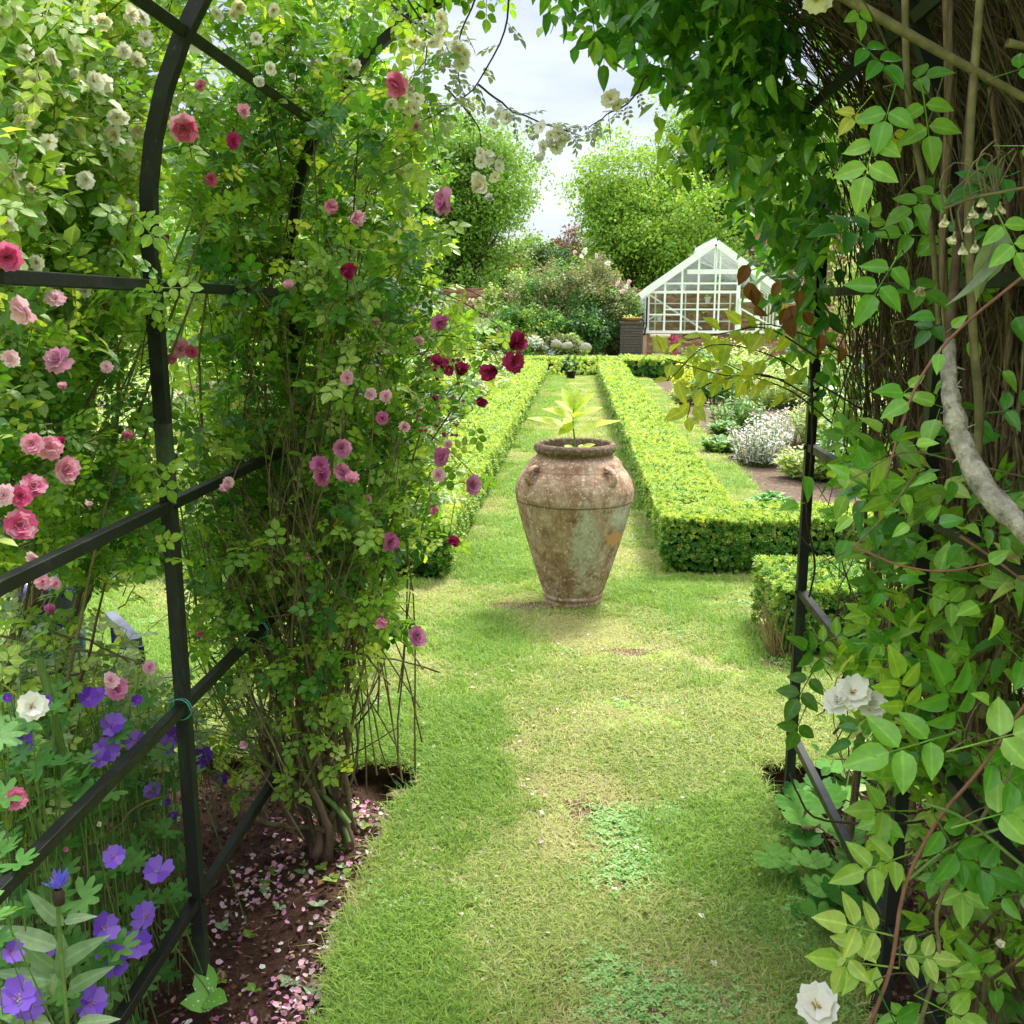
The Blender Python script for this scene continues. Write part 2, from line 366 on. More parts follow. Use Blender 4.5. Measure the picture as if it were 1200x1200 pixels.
def dome(k, nl, size, r, seed, T=T_LEAF2, flat=.7):
    """a bough tip: k leaves spread through a small clump of radius r"""
    g = np.random.default_rng(seed); P = g.normal(0, 1, (k, 3)); P = norm(P) * (r * g.uniform(.3, 1, (k, 1))) * np.array((1, 1, flat))
    D = norm(P + g.normal(0, r * .5, (k, 3)) + np.array((0, 0, -.2 * r))); U = g.normal(0, .5, (k, 3)) + np.array((0, 0, 1)) + P / r * .5
    Rm = frames(D, U); S = size * g.uniform(.7, 1.2, k)
    V = np.einsum('kij,vj->kvi', Rm, T[0]) * S[:, None, None] + P[:, None]
    F = (T[1][None] + (np.arange(k) * len(T[0]))[:, None, None]).reshape(-1, 3)
    return V.reshape(-1, 3), F, np.repeat(g.random(k) * .35, len(T[0]))

# ---------------------------------------------------------------- plants: leaves are gathered first, then split into single leaves and the mass
class Plant:
    def __init__(s, name, base, label, cat, group=None):
        s.root = tag(empty(name, base), label, cat, group); s.base = np.array(base, float)
        s.sets = []; s.tw = B()
    def leaves(s, T, TL, mat, P, D, U, S, name='leaf'):
        P = np.asarray(P, float).reshape(-1, 3)
        if isinstance(T, list):
            v = rng.integers(0, len(T), len(P)); D = np.broadcast_to(np.asarray(D, float), P.shape); U = np.broadcast_to(np.asarray(U, float), P.shape); S = np.asarray(S, float)
            for k in range(len(T)):
                if (v == k).any(): s.leaves(T[k], TL[0] if isinstance(TL, list) else TL, mat, P[v == k], D[v == k], U[v == k], S[v == k], name)
            return
        if len(P): s.sets.append([T, TL, mat, P, frames(D, U), np.asarray(S, float), rng.random(len(P)), name])
PLANTS = []
def plant(*a, **k):
    p = Plant(*a, **k); PLANTS.append(p); return p
def finish_plants(limit=300, minpx=7.0):
    rec = []
    for pi, p in enumerate(PLANTS):
        for si, st in enumerate(p.sets):
            T, TL, mat, P, Rm, S, R, nm = st
            ext = float(T[0][:, 1].max())
            C = P + Rm[:, :, 1] * (S * ext * .55)[:, None]
            x, y, z = project(C)
            wx = np.abs(T[0][:, 0]).max()
            rad = S * FPX / np.maximum(z, .1)
            for i in np.nonzero((z > .1) & (x > -15) & (x < 1215) & (y > -15) & (y < 1215))[0]:
                rec.append((z[i], pi, si, i, x[i], y[i], rad[i] * ext))
    rec.sort(key=lambda r: r[0])
    cell = 5; n = 240; occ = np.zeros((n, n), np.int8)
    vis = {}
    for z, pi, si, i, x, y, rad in rec:
        cx, cy = int(x / cell), int(y / cell); k = max(0, int(rad * .22 / cell))
        x0, x1, y0, y1 = max(cx - k, 0), min(cx + k + 1, n), max(cy - k, 0), min(cy + k + 1, n)
        if x0 >= x1 or y0 >= y1: continue
        sub = occ[y0:y1, x0:x1]
        free = (sub < 1).mean()
        if free > .34: vis.setdefault(pi, []).append((rad * free ** .5, si, i))
        sub += 1
    for pi, p in enumerate(PLANTS):
        pick = sorted(vis.get(pi, []), reverse=True)[:limit]
        pick = [(si, i) for r, si, i in pick if r > minpx]
        chosen = {}
        for si, i in pick: chosen.setdefault(si, set()).add(int(i))
        mass = B(); mats = []
        for si, (T, TL, mat, P, Rm, S, R, nm) in enumerate(p.sets):
            ch = chosen.get(si, set())
            keep = np.array([i not in ch for i in range(len(P))])
            if ch:
                b = B(); b.add(T[0], T[1], 0, 0, True, vein=getattr(T, 'vein', 0.0)); proto = b.build(nm, mat); me = proto.data
                first = True
                for i in sorted(ch):
                    o = proto if first else proto.copy()
                    if not first: COL.objects.link(o)
                    first = False
                    o.parent = p.root
                    m = np.eye(4); m[:3, :3] = Rm[i] * S[i]; m[:3, 3] = P[i] - p.base
                    o.matrix_local = Matrix(m.tolist())
            if keep.any():
                if mat not in mats: mats.append(mat)
                stamp(mass, TL, P[keep], Rm[keep], S[keep], R[keep], mats.index(mat))
        if mass.n:
            o = mass.build('foliage', mats, p.root, kind='stuff'); o.location = tuple(-p.base)

def bez(a, b, sag, n=8, wob=.0):
    a = np.asarray(a, float); b = np.asarray(b, float); t = np.linspace(0, 1, n)[:, None]
    m = (a + b) / 2 + np.asarray(sag, float)
    P = a * (1 - t) ** 2 + 2 * m * t * (1 - t) + b * t * t
    if wob:
        W = rng.normal(0, wob, P.shape); W[0] = 0
        W = (W + np.roll(W, 1, 0)) / 2; W[0] = 0; P = P + W
    return P
def poly(P, n=24):
    """smooth curve through control points (Catmull-Rom)"""
    P = np.asarray(P, float); k = len(P)
    Q = np.concatenate([[2 * P[0] - P[1]], P, [2 * P[-1] - P[-2]]])
    out = []
    for t in np.linspace(0, k - 1 - 1e-6, n):
        i = int(t); f = t - i; p0, p1, p2, p3 = Q[i], Q[i + 1], Q[i + 2], Q[i + 3]
        out.append(.5 * (2 * p1 + (p2 - p0) * f + (2 * p0 - 5 * p1 + 4 * p2 - p3) * f * f + (3 * p1 - p0 - 3 * p2 + p3) * f ** 3))
    return np.array(out)
def on_shoot(P, k, t0=.25, droop=.25, side=1.0):
    n = len(P); ts = np.linspace(t0, 1, k) * (n - 1); ts = np.clip(ts + rng.normal(0, .15, k), 0, n - 1.001)
    i = ts.astype(int); f = (ts - i)[:, None]; Q = P[i] * (1 - f) + P[i + 1] * f
    T = norm(P[i + 1] - P[i]); A = norm(np.cross(T, rng.normal(0, 1, 3) + np.array((0, 0, .3))))
    Bn = np.cross(T, A); ph = np.arange(k) * 2.4 + rng.random() * 6
    D = T * .45 + side * (A * np.cos(ph)[:, None] + Bn * np.sin(ph)[:, None]) + np.array((0, 0, -droop)) + rng.normal(0, .15, (k, 3))
    U = rng.normal(0, .45, (k, 3)) + np.array((0, -.25, 1.0))
    return Q, D, U
def inpoly(pts, poly_):
    poly_ = np.asarray(poly_, float); x, y = pts[:, 0], pts[:, 1]; r = np.zeros(len(pts), bool); j = len(poly_) - 1
    for i in range(len(poly_)):
        xi, yi = poly_[i]; xj, yj = poly_[j]
        c = ((yi > y) != (yj > y)) & (x < (xj - xi) * (y - yi) / (yj - yi + 1e-9) + xi); r ^= c; j = i
    return r
def sample_region(pg, Y0, Y1, n, hole=None):
    pg = np.asarray(pg, float); lo = pg.min(0); hi = pg.max(0); out = []
    while len(out) < n:
        q = rng.uniform(lo, hi, (n * 2, 2)); k = inpoly(q, pg)
        if hole is not None: k &= ~inpoly(q, hole)
        q = q[k]
        for x, y in q: out.append(at(x, y, rng.uniform(Y0, Y1)))
    return np.array(out[:n])
exec_flowers = []

# ================================================================ THE GROUND
BEDL = [(-.55, -1.0), (-.55, 1.6), (-.54, 1.95), (-.565, 2.3), (-.55, 2.6), (-.545, 2.9), (-.50, 3.05), (-.50, 3.2), (-.62, 3.27), (-.8, 3.25), (-1.1, 3.3), (-1.5, 3.25), (-2.2, 3.3), (-2.5, 3.25), (-2.5, -1.0)]
BEDR = [(.62, -1.0), (.63, 1.6), (.66, 2.0), (.69, 2.3), (.66, 2.6), (.655, 2.8), (.63, 3.0), (.60, 3.18), (.63, 3.33), (.78, 3.36), (1.1, 3.3), (1.6, 3.35), (2.3, 3.3), (2.3, -1.0)]
HED_L = (-1.27, -.73, 5.62, 24.0); HED_R = (.53, 1.05, 5.85, 24.0)
def fuzz(pg, amp=.012, step=.06):
    o = []
    for i in range(len(pg)):
        a = np.array(pg[i], float); b = np.array(pg[(i + 1) % len(pg)], float); L_ = np.linalg.norm(b - a)
        k = max(1, int(L_ / step)) if (abs(a[0]) < 3 and abs(b[0]) < 3 and a[1] > .5 and b[1] > .5) else 1
        for j in range(k):
            p = a + (b - a) * j / k
            if k > 1: p = p + rng.normal(0, amp, 2)
            o.append(p)
    return o
bedl = fuzz(BEDL); bedr = fuzz(BEDR)
def soilz(x, y):
    z = -.062 + .012 * np.sin(7 * x + 3 * np.sin(5 * y)) * np.cos(6 * y + 2 * x) + .006 * np.sin(31 * x + 9 * y) * np.sin(27 * y - 11 * x)
    z = z - .10 * np.exp(-(((x + .56) / .11) ** 2 + ((y - 3.12) / .14) ** 2)) - .11 * np.exp(-(((x - .70) / .10) ** 2 + ((y - 3.22) / .14) ** 2))
    return z
# soil mat
m, nt, p, o = newmat('soil')
n1 = wnoise(nt, 9, 6, .65); n2 = wnoise(nt, 90, 5, .7)
c = ramp(nt, n1.outputs[0], [(.3, (.035, .018, .012)), (.5, (.07, .038, .026)), (.7, (.12, .07, .05))])
c = mixc(nt, 1.0, c, ramp(nt, n2.outputs[0], [(.3, (.5, .5, .5)), (.7, (1.4, 1.35, 1.3))]), 'MULTIPLY')
nt.links.new(c, p.inputs['Base Color']); p.inputs['Roughness'].default_value = .95; p.inputs['Specular IOR Level'].default_value = .1
bump(nt, p, n2.outputs[0], 1.0, .012); M['soil'] = m
m, nt, p, o = newmat('turf_base')
n1 = wnoise(nt, 1.1, 5, .6); n2 = wnoise(nt, 55, 5, .7)
c = ramp(nt, n1.outputs[0], [(.30, (.20, .32, .06)), (.5, (.27, .40, .08)), (.66, (.33, .38, .12)), (.78, (.26, .21, .11))])
c = mixc(nt, 1.0, c, ramp(nt, n2.outputs[0], [(.3, (.55, .6, .5)), (.7, (1.25, 1.2, 1.2))]), 'MULTIPLY')
nt.links.new(c, p.inputs['Base Color']); p.inputs['Roughness'].default_value = .95; p.inputs['Specular IOR Level'].default_value = .1
bump(nt, p, n2.outputs[0], .8, .01); M['turf_base'] = m

def sheet(name, x0, x1, y0, y1, dx, dy, fz, mat):
    xs = np.arange(x0, x1 + dx / 2, dx); ys = np.arange(y0, y1 + dy / 2, dy)
    X, Y = np.meshgrid(xs, ys); Z = fz(X, Y)
    V = np.stack([X, Y, Z], -1).reshape(-1, 3); n = len(xs)
    i = np.arange(len(ys) - 1)[:, None] * n; j = np.arange(n - 1)[None]
    F = np.stack([i + j, i + j + 1, i + j + 1 + n, i + j + n], -1).reshape(-1, 4)
    return B().add(V, F, 0, 0, True).build(name, mat)
g = sheet('ground', -300, 300, -300, 700, 20, 20, lambda x, y: x * 0 - .30, M['turf_base']); g['kind'] = 'structure'
g = sheet('soil_bed', -2.6, 2.4, -1.1, 3.45, .018, .018, soilz, M['soil']); g['kind'] = 'structure'
import bmesh
def filled(name, outline, z, depth, mats, holes=()):
    bm = bmesh.new(); 
    def ring(pg): 
        vs = [bm.verts.new((float(q[0]), float(q[1]), z)) for q in pg]; return [bm.edges.new((vs[i], vs[(i + 1) % len(vs)])) for i in range(len(vs))]
    ed = ring(outline); 
    for h in holes: ed += ring(h)
    bmesh.ops.triangle_fill(bm, use_beauty=True, use_dissolve=False, edges=ed)
    for f in bm.faces:
        if f.normal.z < 0: f.normal_flip()
    bd = [e for e in bm.edges if len(e.link_faces) == 1]
    r = bmesh.ops.extrude_edge_only(bm, edges=bd)
    fs = [f for f in bm.faces if any(v in r['geom'] for v in f.verts) and abs(f.normal.z) < .5]
    for v in [q for q in r['geom'] if isinstance(q, bmesh.types.BMVert)]: v.co.z -= depth; v.co.x *= 1.0
    for f in bm.faces:
        zs = [v.co.z for v in f.verts]
        if max(zs) - min(zs) > depth * .5: f.material_index = 1
    me = bpy.data.meshes.new(name); bm.to_mesh(me); bm.free()
    for q in mats: me.materials.append(q)
    return link(bpy.data.objects.new(name, me))
lawn_pts = [(-60, 90), (60, 90), (60, -20), (-60, -20)]
RB = [(1.64, 6.9), (1.63, 9), (1.68, 12), (1.66, 16), (1.74, 20), (1.76, 23.6), (9, 23.6), (9, 6.9)]
LB = [(-1.30, 6.3), (-1.30, 23.6), (-9, 23.6), (-9, 6.3)]
o = filled('lawn', lawn_pts, 0.0, .22, [M['turf_base'], M['soil']], [RB, LB, bedl, bedr]); o['kind'] = 'structure'
g = sheet('border_soil', -9, 9, 6.2, 23.8, .3, .3, lambda x, y: x * 0 - .05 + .02 * np.sin(3 * x) * np.cos(4 * y), simple('dry_soil', (.12, .085, .06), .95, .1, 30, .45, 1.5, 1.0, .02)); g['kind'] = 'structure'

BARE = [(q_[0], q_[1], a_, b_) for q_, a_, b_ in ((q0, a0_ * 1.15, b0_ * 1.0) for q0, a0_, b0_ in ((atz(650, 1148, 0), .075, .06), (atz(690, 952, 0), .07, .055), (atz(700, 908, 0), .045, .03), (atz(655, 1185, 0), .06, .035), (atz(762, 1192, 0), .06, .04), (atz(672, 795, 0), .08, .04), (atz(615, 712, 0), .16, .07), (atz(735, 765, 0), .10, .04), (atz(720, 1040, 0), .05, .03), (atz(600, 1090, 0), .035, .02), (atz(500, 930, 0), .10, .03), (atz(905, 780, 0), .10, .05)))]
bb_ = B()
for i_, (x_, y_, a_, b_) in enumerate(BARE):
    an = np.arange(22) * 2 * PI / 22; rr = 1 + .22 * np.sin(an * 3 + i_) + .14 * np.sin(an * 7 + i_ * 2)
    V_ = np.concatenate([[(x_, y_, .007)], np.stack([x_ + a_ * rr * np.cos(an), y_ + b_ * 1.6 * rr * np.sin(an), np.full(22, .0035)], -1)]); bb_.add(V_, [(0, k_ + 1, (k_ + 1) % 22 + 1) for k_ in range(22)], 0, 0, True)
bb_.build('soil_patch', simple('worn_soil', (.13, .085, .055), .95, .1, 70, .5, 1.5, .8, .01))['kind'] = 'structure'
def inbare(x, y):
    r_ = np.zeros(len(x))
    for (bx0, by0, a_, b_) in BARE: r_ = np.maximum(r_, np.exp(-(((x - bx0) / (a_ * 1.0)) ** 2 + ((y - by0) / (b_ * 1.6)) ** 2) ** .8))
    return r_
# grass: short blade patches instanced over the lawn surface
def gn_scatter(name, pts, rots, scl, idx, protos, parent=None):
    me = bpy.data.meshes.new(name); me.from_pydata([tuple(q) for q in pts], [], [])
    for nm, ty, arr in (('rot', 'FLOAT_VECTOR', rots), ('scl', 'FLOAT', scl), ('idx', 'INT', idx)):
        a = me.attributes.new(nm, ty, 'POINT'); a.data.foreach_set('vector' if ty == 'FLOAT_VECTOR' else 'value', np.asarray(arr, np.int32 if ty == 'INT' else np.float32).ravel())
    ob = link(bpy.data.objects.new(name, me), parent); ob['kind'] = 'stuff'
    col = bpy.data.collections.new(name + '_kinds')
    for q in protos:
        for c_ in list(q.users_collection): c_.objects.unlink(q)
        col.objects.link(q)
    ng = bpy.data.node_groups.new(name, 'GeometryNodeTree')
    ng.interface.new_socket('Geometry', in_out='INPUT', socket_type='NodeSocketGeometry'); ng.interface.new_socket('Geometry', in_out='OUTPUT', socket_type='NodeSocketGeometry')
    n = ng.nodes; gi = n.new('NodeGroupInput'); go = n.new('NodeGroupOutput')
    ci = n.new('GeometryNodeCollectionInfo'); ci.inputs['Collection'].default_value = col; ci.inputs['Separate Children'].default_value = True; ci.inputs['Reset Children'].default_value = True
    ip = n.new('GeometryNodeInstanceOnPoints'); ip.inputs['Pick Instance'].default_value = True
    def att(nm, ty):
        a = n.new('GeometryNodeInputNamedAttribute'); a.data_type = ty; a.inputs['Name'].default_value = nm
        return [q for q in a.outputs if q.enabled and q.name == 'Attribute'][0]
    ng.links.new(gi.outputs[0], ip.inputs['Points']); ng.links.new(ci.outputs[0], ip.inputs['Instance'])
    er = n.new('FunctionNodeEulerToRotation'); ng.links.new(att('rot', 'FLOAT_VECTOR'), er.inputs[0]); ng.links.new(er.outputs[0], ip.inputs['Rotation'])
    ng.links.new(att('scl', 'FLOAT'), ip.inputs['Scale']); ng.links.new(att('idx', 'INT'), ip.inputs['Instance Index'])
    ng.links.new(ip.outputs[0], go.inputs[0])
    md = ob.modifiers.new('scatter', 'NODES'); md.node_group = ng
    return ob
def blades(k, r, h, wd, mat, seed, lean=.8):
    g = np.random.default_rng(seed); b = B()
    P = np.stack([g.uniform(-r, r, k), g.uniform(-r, r, k), np.zeros(k)], -1)
    a = g.random(k) * 2 * PI; D = np.stack([np.cos(a), np.sin(a), np.zeros(k)], -1); S = np.stack([-np.sin(a), np.cos(a), np.zeros(k)], -1)
    hh = h * g.uniform(.45, 1.15, k)[:, None]; ln = lean * g.uniform(.2, 1.4, k)[:, None]
    w_ = wd * g.uniform(.6, 1.2, k)[:, None]; Z = np.array((0, 0, 1.))
    V = np.stack([P - S * w_, P + S * w_, P + D * hh * ln * .4 + Z * hh * .62 - S * w_ * .7, P + D * hh * ln * .4 + Z * hh * .62 + S * w_ * .7, P + D * hh * ln * 1.1 + Z * hh * (1 - .25 * ln)], 1).reshape(-1, 3)
    i = np.arange(k)[:, None] * 5
    F = np.concatenate([i + np.array([[0, 1, 3]]), i + np.array([[0, 3, 2]]), i + np.array([[2, 3, 4]])])
    b.add(V, F, 0, np.repeat(g.random(k) * .55, 5), True)
    return b.build('blades_%d' % seed, mat)
def clover(k, r, mat, seed):
    g = np.random.default_rng(seed); b = B(); T = leaflet(2, .42, .6)
    for i in range(k):
        c = np.array((g.uniform(-r, r), g.uniform(-r, r), g.uniform(.006, .02))); a0 = g.random() * 6
        D = np.array([(math.cos(a0 + q), math.sin(a0 + q), .1) for q in (0, 2.1, 4.2)]); U = np.tile((g.normal(0, .25), g.normal(0, .25), 1.), (3, 1))
        stamp(b, T, np.tile(c, (3, 1)), frames(D, U), np.full(3, g.uniform(.007, .012)), np.full(3, g.random() * .8))
    return b.build('weeds_%d' % seed, mat)
def vnoise(x, y, s):
    return (np.sin(x * s * 1.3 + 1.7 * np.sin(y * s * .9 + 1)) + np.sin(y * s * 1.7 + 1.3 * np.sin(x * s * 1.1 + 4)) + np.sin((x + y) * s * .8 + 2.1)) / 3
def blocked(x, y):
    p2 = np.stack([x, y], -1)
    b = inpoly(p2, BEDL) | inpoly(p2, BEDR) | inpoly(p2, RB) | inpoly(p2, LB)
    for (x0, x1, y0, y1) in (HED_L, HED_R): b |= (x > x0 + .03) & (x < x1 - .03) & (y > y0) & (y < y1)
    b |= (x > .9) & (x < 3) & (y > 4.4) & (y < 5.1)
    b |= (x ** 2 + (y - 5.28) ** 2) < .16 ** 2
    return b
gprot = [blades(84, .05, .026, .0017, M['grass'], 1, 1.2), blades(84, .05, .030, .0018, M['grass'], 2, 1.5), blades(84, .05, .040, .0018, M['grass_dark'], 3, 1.1), blades(50, .055, .020, .0016, M['straw_grass'], 4, 2.0), clover(26, .05, M['clover'], 5)]
gp = []
def addg(n, x0, x1, y0, y1, s):
    x = rng.uniform(x0, x1, n); y = rng.uniform(y0, y1, n); k = ~blocked(x, y)
    bare = (vnoise(x, y, 5.3) > .42) & (np.abs(x - .05 + .1 * np.sin(y)) < .38) & (y < 4.4)
    k &= ~(bare & (rng.random(n) < .5)); k &= rng.random(n) > inbare(x, y) * 1.12; x, y = x[k], y[k]
    worn = np.exp(-((x - .06 - .06 * np.sin(2 * y)) / .24) ** 2) * (y < 5) * .55
    lush = rng.normal(0, .35, len(x)) + vnoise(x + 3, y, 2.7) + .6 * np.exp(-((x + .42) / .2) ** 2) - .35 * np.exp(-((x - .1) / .3) ** 2)
    dr = (vnoise(x - 7, y + 2, 4.1) + rng.normal(0, .3, len(x)) + worn > .3)
    ix = np.where(lush - worn > .45, 2, np.where(dr, 3, rng.integers(0, 2, len(x))))
    cl = (vnoise(x + 11, y * 1.4, 6.7) + rng.normal(0, .25, len(x)) > .22) & (x > .05) & (y < 3.1) & (rng.random(len(x)) < .65)
    cl |= (vnoise(x + 5, y * 1.4, 5.7) + rng.normal(0, .3, len(x)) > .85) & (rng.random(len(x)) < .4)
    ix = np.where(cl, 4, ix)
    for a, b_, c_ in zip(x, y, ix): gp.append((a, b_, s, c_))
addg(7600, -.75, .85, 1.55, 3.3, 1.0); addg(9500, -2.6, 2.6, 3.2, 5.9, 1.12); addg(5000, -.85, 1.65, 5.8, 11, 1.4); addg(5200, -.85, 1.65, 11, 25, 1.9)
addg(3500, -4.5, -2.4, 3.2, 6.2, 1.5); addg(3500, 2.4, 4.5, 3.2, 7.5, 1.5)
gp = np.array(gp)
gn_scatter('grass', np.c_[gp[:, :2], np.full(len(gp), -.002)], np.c_[np.zeros((len(gp), 2)), rng.random(len(gp)) * 6.28], gp[:, 2] * rng.uniform(.6, 1.3, len(gp)), gp[:, 3].astype(int), gprot)
# overhanging turf fringe along the cut edges
fr = []
for pg in (bedl, bedr):
    for i in range(len(pg) - 1):
        a, b_ = np.array(pg[i], float), np.array(pg[i + 1], float)
        if abs(a[0]) > 2.6 or abs(b_[0]) > 2.6 or a[1] < 1.3: continue
        for t in np.arange(0, 1, .5 if np.linalg.norm(b_ - a) < .1 else .1): fr.append(a + (b_ - a) * t + rng.normal(0, .012, 2))
fr = np.array(fr)
gpr2 = [blades(46, .028, .05, .0012, M['grass'], 11, 1.3), blades(46, .028, .06, .0012, M['grass_dark'], 12, 1.5)]
gn_scatter('grass', np.c_[fr, np.full(len(fr), -.006)], np.c_[rng.normal(0, .2, (len(fr), 2)), rng.random(len(fr)) * 6.28], rng.uniform(.6, 1.1, len(fr)), rng.integers(0, 2, len(fr)), gpr2)

# crumbs of soil, chips and dead twiglets on the bed
def scatter_bits(name, T, n, polyg, mats, s0, s1, flat=.3, zoff=.004, dens=None, zf=soilz, rn=1.0):
    q = np.array(polyg, float); lo = q.min(0); hi = q.max(0); P = []
    while len(P) < n:
        c = rng.uniform(lo, hi, (n, 2)); k = inpoly(c, q)
        if dens is not None: k &= rng.random(len(c)) < dens(c[:, 0], c[:, 1])
        P += list(c[k])
    P = np.array(P[:n]); z = zf(P[:, 0], P[:, 1]) + zoff
    a = rng.random(n) * 6.28; D = np.stack([np.cos(a), np.sin(a), rng.normal(0, flat * .5, n)], -1); U = rng.normal(0, flat, (n, 3)) + (0, 0, 1)
    b = B(); mi = rng.integers(0, len(mats), n)
    for k in range(len(mats)):
        s_ = mi == k; stamp(b, T, np.c_[P, z][s_], frames(D, U)[s_], rng.uniform(s0, s1, s_.sum()), rng.random(s_.sum()), k)
    return b.build(name, mats, kind='stuff')
T_CRUMB = (np.array([(0, 0, -.3), (.5, .1, .1), (0, .6, 0), (-.45, 0, .05), (0, -.5, .1), (.05, .05, .45)], float), np.array([(5, 1, 2), (5, 2, 3), (5, 3, 4), (5, 4, 1), (0, 2, 1), (0, 3, 2), (0, 4, 3), (0, 1, 4)]))
T_STICK = (np.array([(-.02, 0, 0), (.02, 0, 0), (.015, .5, .03), (-.015, .5, .03), (0, 0, .035), (0, .5, .06), (.1, 1, .02)], float), np.array([(0, 1, 2), (0, 2, 3), (0, 3, 5), (0, 5, 4), (1, 4, 5), (1, 5, 2), (3, 2, 6), (2, 5, 6), (5, 3, 6)]))
T_PETAL_FLAT = (np.array([(0, 0, 0), (-.4, .45, .12), (0, .5, 0), (.4, .45, .12), (-.25, .95, .1), (.25, .95, .1), (0, 1.0, .02)], float), np.array([(0, 2, 1), (0, 3, 2), (1, 2, 6), (1, 6, 4), (2, 3, 5), (2, 5, 6)]))
M['chip'] = simple('chip', (.15, .10, .07), .9, .2, 60, .4, 1.6)
M['faded'] = simple('faded', (.38, .24, .18), .8, .2)
LBZ = [(-2.0, 1.2), (-.56, 1.2), (-.56, 3.15), (-2.0, 3.2)]; RBZ = [(.68, 1.2), (2.0, 1.2), (2.0, 3.25), (.72, 3.25)]
for z in (LBZ, RBZ):
    scatter_bits('soil_crumbs', T_CRUMB, 5200, z, [M['soil'], M['soil'], M['chip']], .004, .018)
    scatter_bits('litter', T_STICK, 900, z, [M['chip'], M['stem_brown']], .02, .07, .25, .008)
    scatter_bits('litter', T_LEAF2, 420, z, [M['dead_leaf'], M['chip']], .015, .035, .4, .012)
edge = lambda x, y: np.clip(.10 + 1.0 * np.exp(-((x + .60 + .05 * np.sin(4 * y)) / .07) ** 2) * (y < 2.9) + .55 * (vnoise(x, y, 9) > .35) + .6 * np.exp(-((x + .66) ** 2 + (y - 3.0) ** 2) / .02), 0, 1)
scatter_bits('petals', T_PETAL_FLAT, 1500, [(-1.0, 1.3), (-.56, 1.3), (-.56, 3.1), (-1.0, 3.1)], [M['pale_pink_petal'], M['mauve_petal'], M['pale_pink_petal'], M['white_petal'], M['faded']], .008, .022, .75, .012, edge)
scatter_bits('petals', T_PETAL_FLAT, 150, [(-.54, 1.5), (0, 1.5), (-.1, 3.6), (-.9, 3.8), (-.53, 3.3)], [M['pale_pink_petal'], M['white_petal']], .010, .019, .35, .018, lambda x, y: np.exp(-(x + .5) / .22), lambda x, y: x * 0)
scatter_bits('litter', T_LEAF2, 150, [(-.5, 1.5), (.6, 1.5), (.6, 5), (-.8, 5)], [M['chip'], M['cream_petal']], .012, .026, .35, .02, None, lambda x, y: x * 0)
small = plant('ground_weed', (-.75, 2.2, -.06), 'scattered green seedlings between pink petals on the dark soil', 'weed')
wp = np.stack([rng.uniform(-.95, -.6, 46), rng.uniform(1.5, 3.1, 46)], -1)
for q in wp:
    k = rng.integers(3, 7); a = rng.random(k) * 6.28; c = np.tile((q[0], q[1], soilz(q[0], q[1]) + .005), (k, 1))
    small.leaves(T_OVAL, T_OVAL_LO, M['pale_leaf' if rng.random() < .4 else 'rose_leaf_light'], c, np.stack([np.cos(a), np.sin(a), np.full(k, .5)], -1), np.tile((0, 0, 1.), (k, 1)), rng.uniform(.015, .035, k))

# ================================================================ THE ROSE ARCH (black painted steel)
m, nt, p, o = newmat('black_metal')
n1 = wnoise(nt, 14, 6, .7); n2 = wnoise(nt, 130, 3)
c = ramp(nt, n1.outputs[0], [(.42, (.006, .007, .007)), (.62, (.010, .012, .010)), (.78, (.025, .045, .012))])
n3 = wnoise(nt, 75, 3, .7); c = mixc(nt, ramp(nt, n3.outputs[0], [(.66, (0,) * 3), (.72, (.5,) * 3)]), c, (.10, .10, .085))
nt.links.new(c, p.inputs['Base Color']); nt.links.new(ramp(nt, n1.outputs[0], [(.3, (.32,) * 3), (.7, (.6,) * 3)]), p.inputs['Roughness'])
p.inputs['Specular IOR Level'].default_value = .35; bump(nt, p, n2.outputs[0], .25, .002); M['black_metal'] = m
m, nt, p, o = newmat('mossy_metal')
n1 = wnoise(nt, 11, 6, .75, (1, 1, .35))
c = ramp(nt, n1.outputs[0], [(.46, (.008, .009, .008)), (.58, (.022, .040, .013)), (.72, (.06, .09, .025))])
nt.links.new(c, p.inputs['Base Color']); p.inputs['Roughness'].default_value = .7; bump(nt, p, n1.outputs[0], .5, .003); M['mossy_metal'] = m
AXL, AXR, SPR = -.89, .73, 1.75; ACX = (AXL + AXR) / 2; AR = (AXR - AXL) / 2
def arch_pt(s, off, Y, side=1):
    """s metres up the side of the arch, off metres outside it; side 1 right, -1 left"""
    if s <= SPR: return np.array((ACX + side * (AR + off), Y, s))
    a = (s - SPR) / AR
    return np.array((ACX + side * (AR + off) * math.cos(a), Y, SPR + (AR + off) * math.sin(a)))
arch = tag(empty('rose_arch', (ACX, 2, 0)), 'black metal arch tunnel with square posts and crossbars smothered in climbing roses', 'garden arch')
def aobj(b, name, mat=None, mats=None): 
    return b.build(name, mats or mat or M['black_metal'], arch, origin=None)
ao = np.array((ACX, 2, 0))
def rel(b):
    b.V = [v - ao for v in b.V]; return b
HY = [1.02, 2.06, 3.1, 4.14][:3]
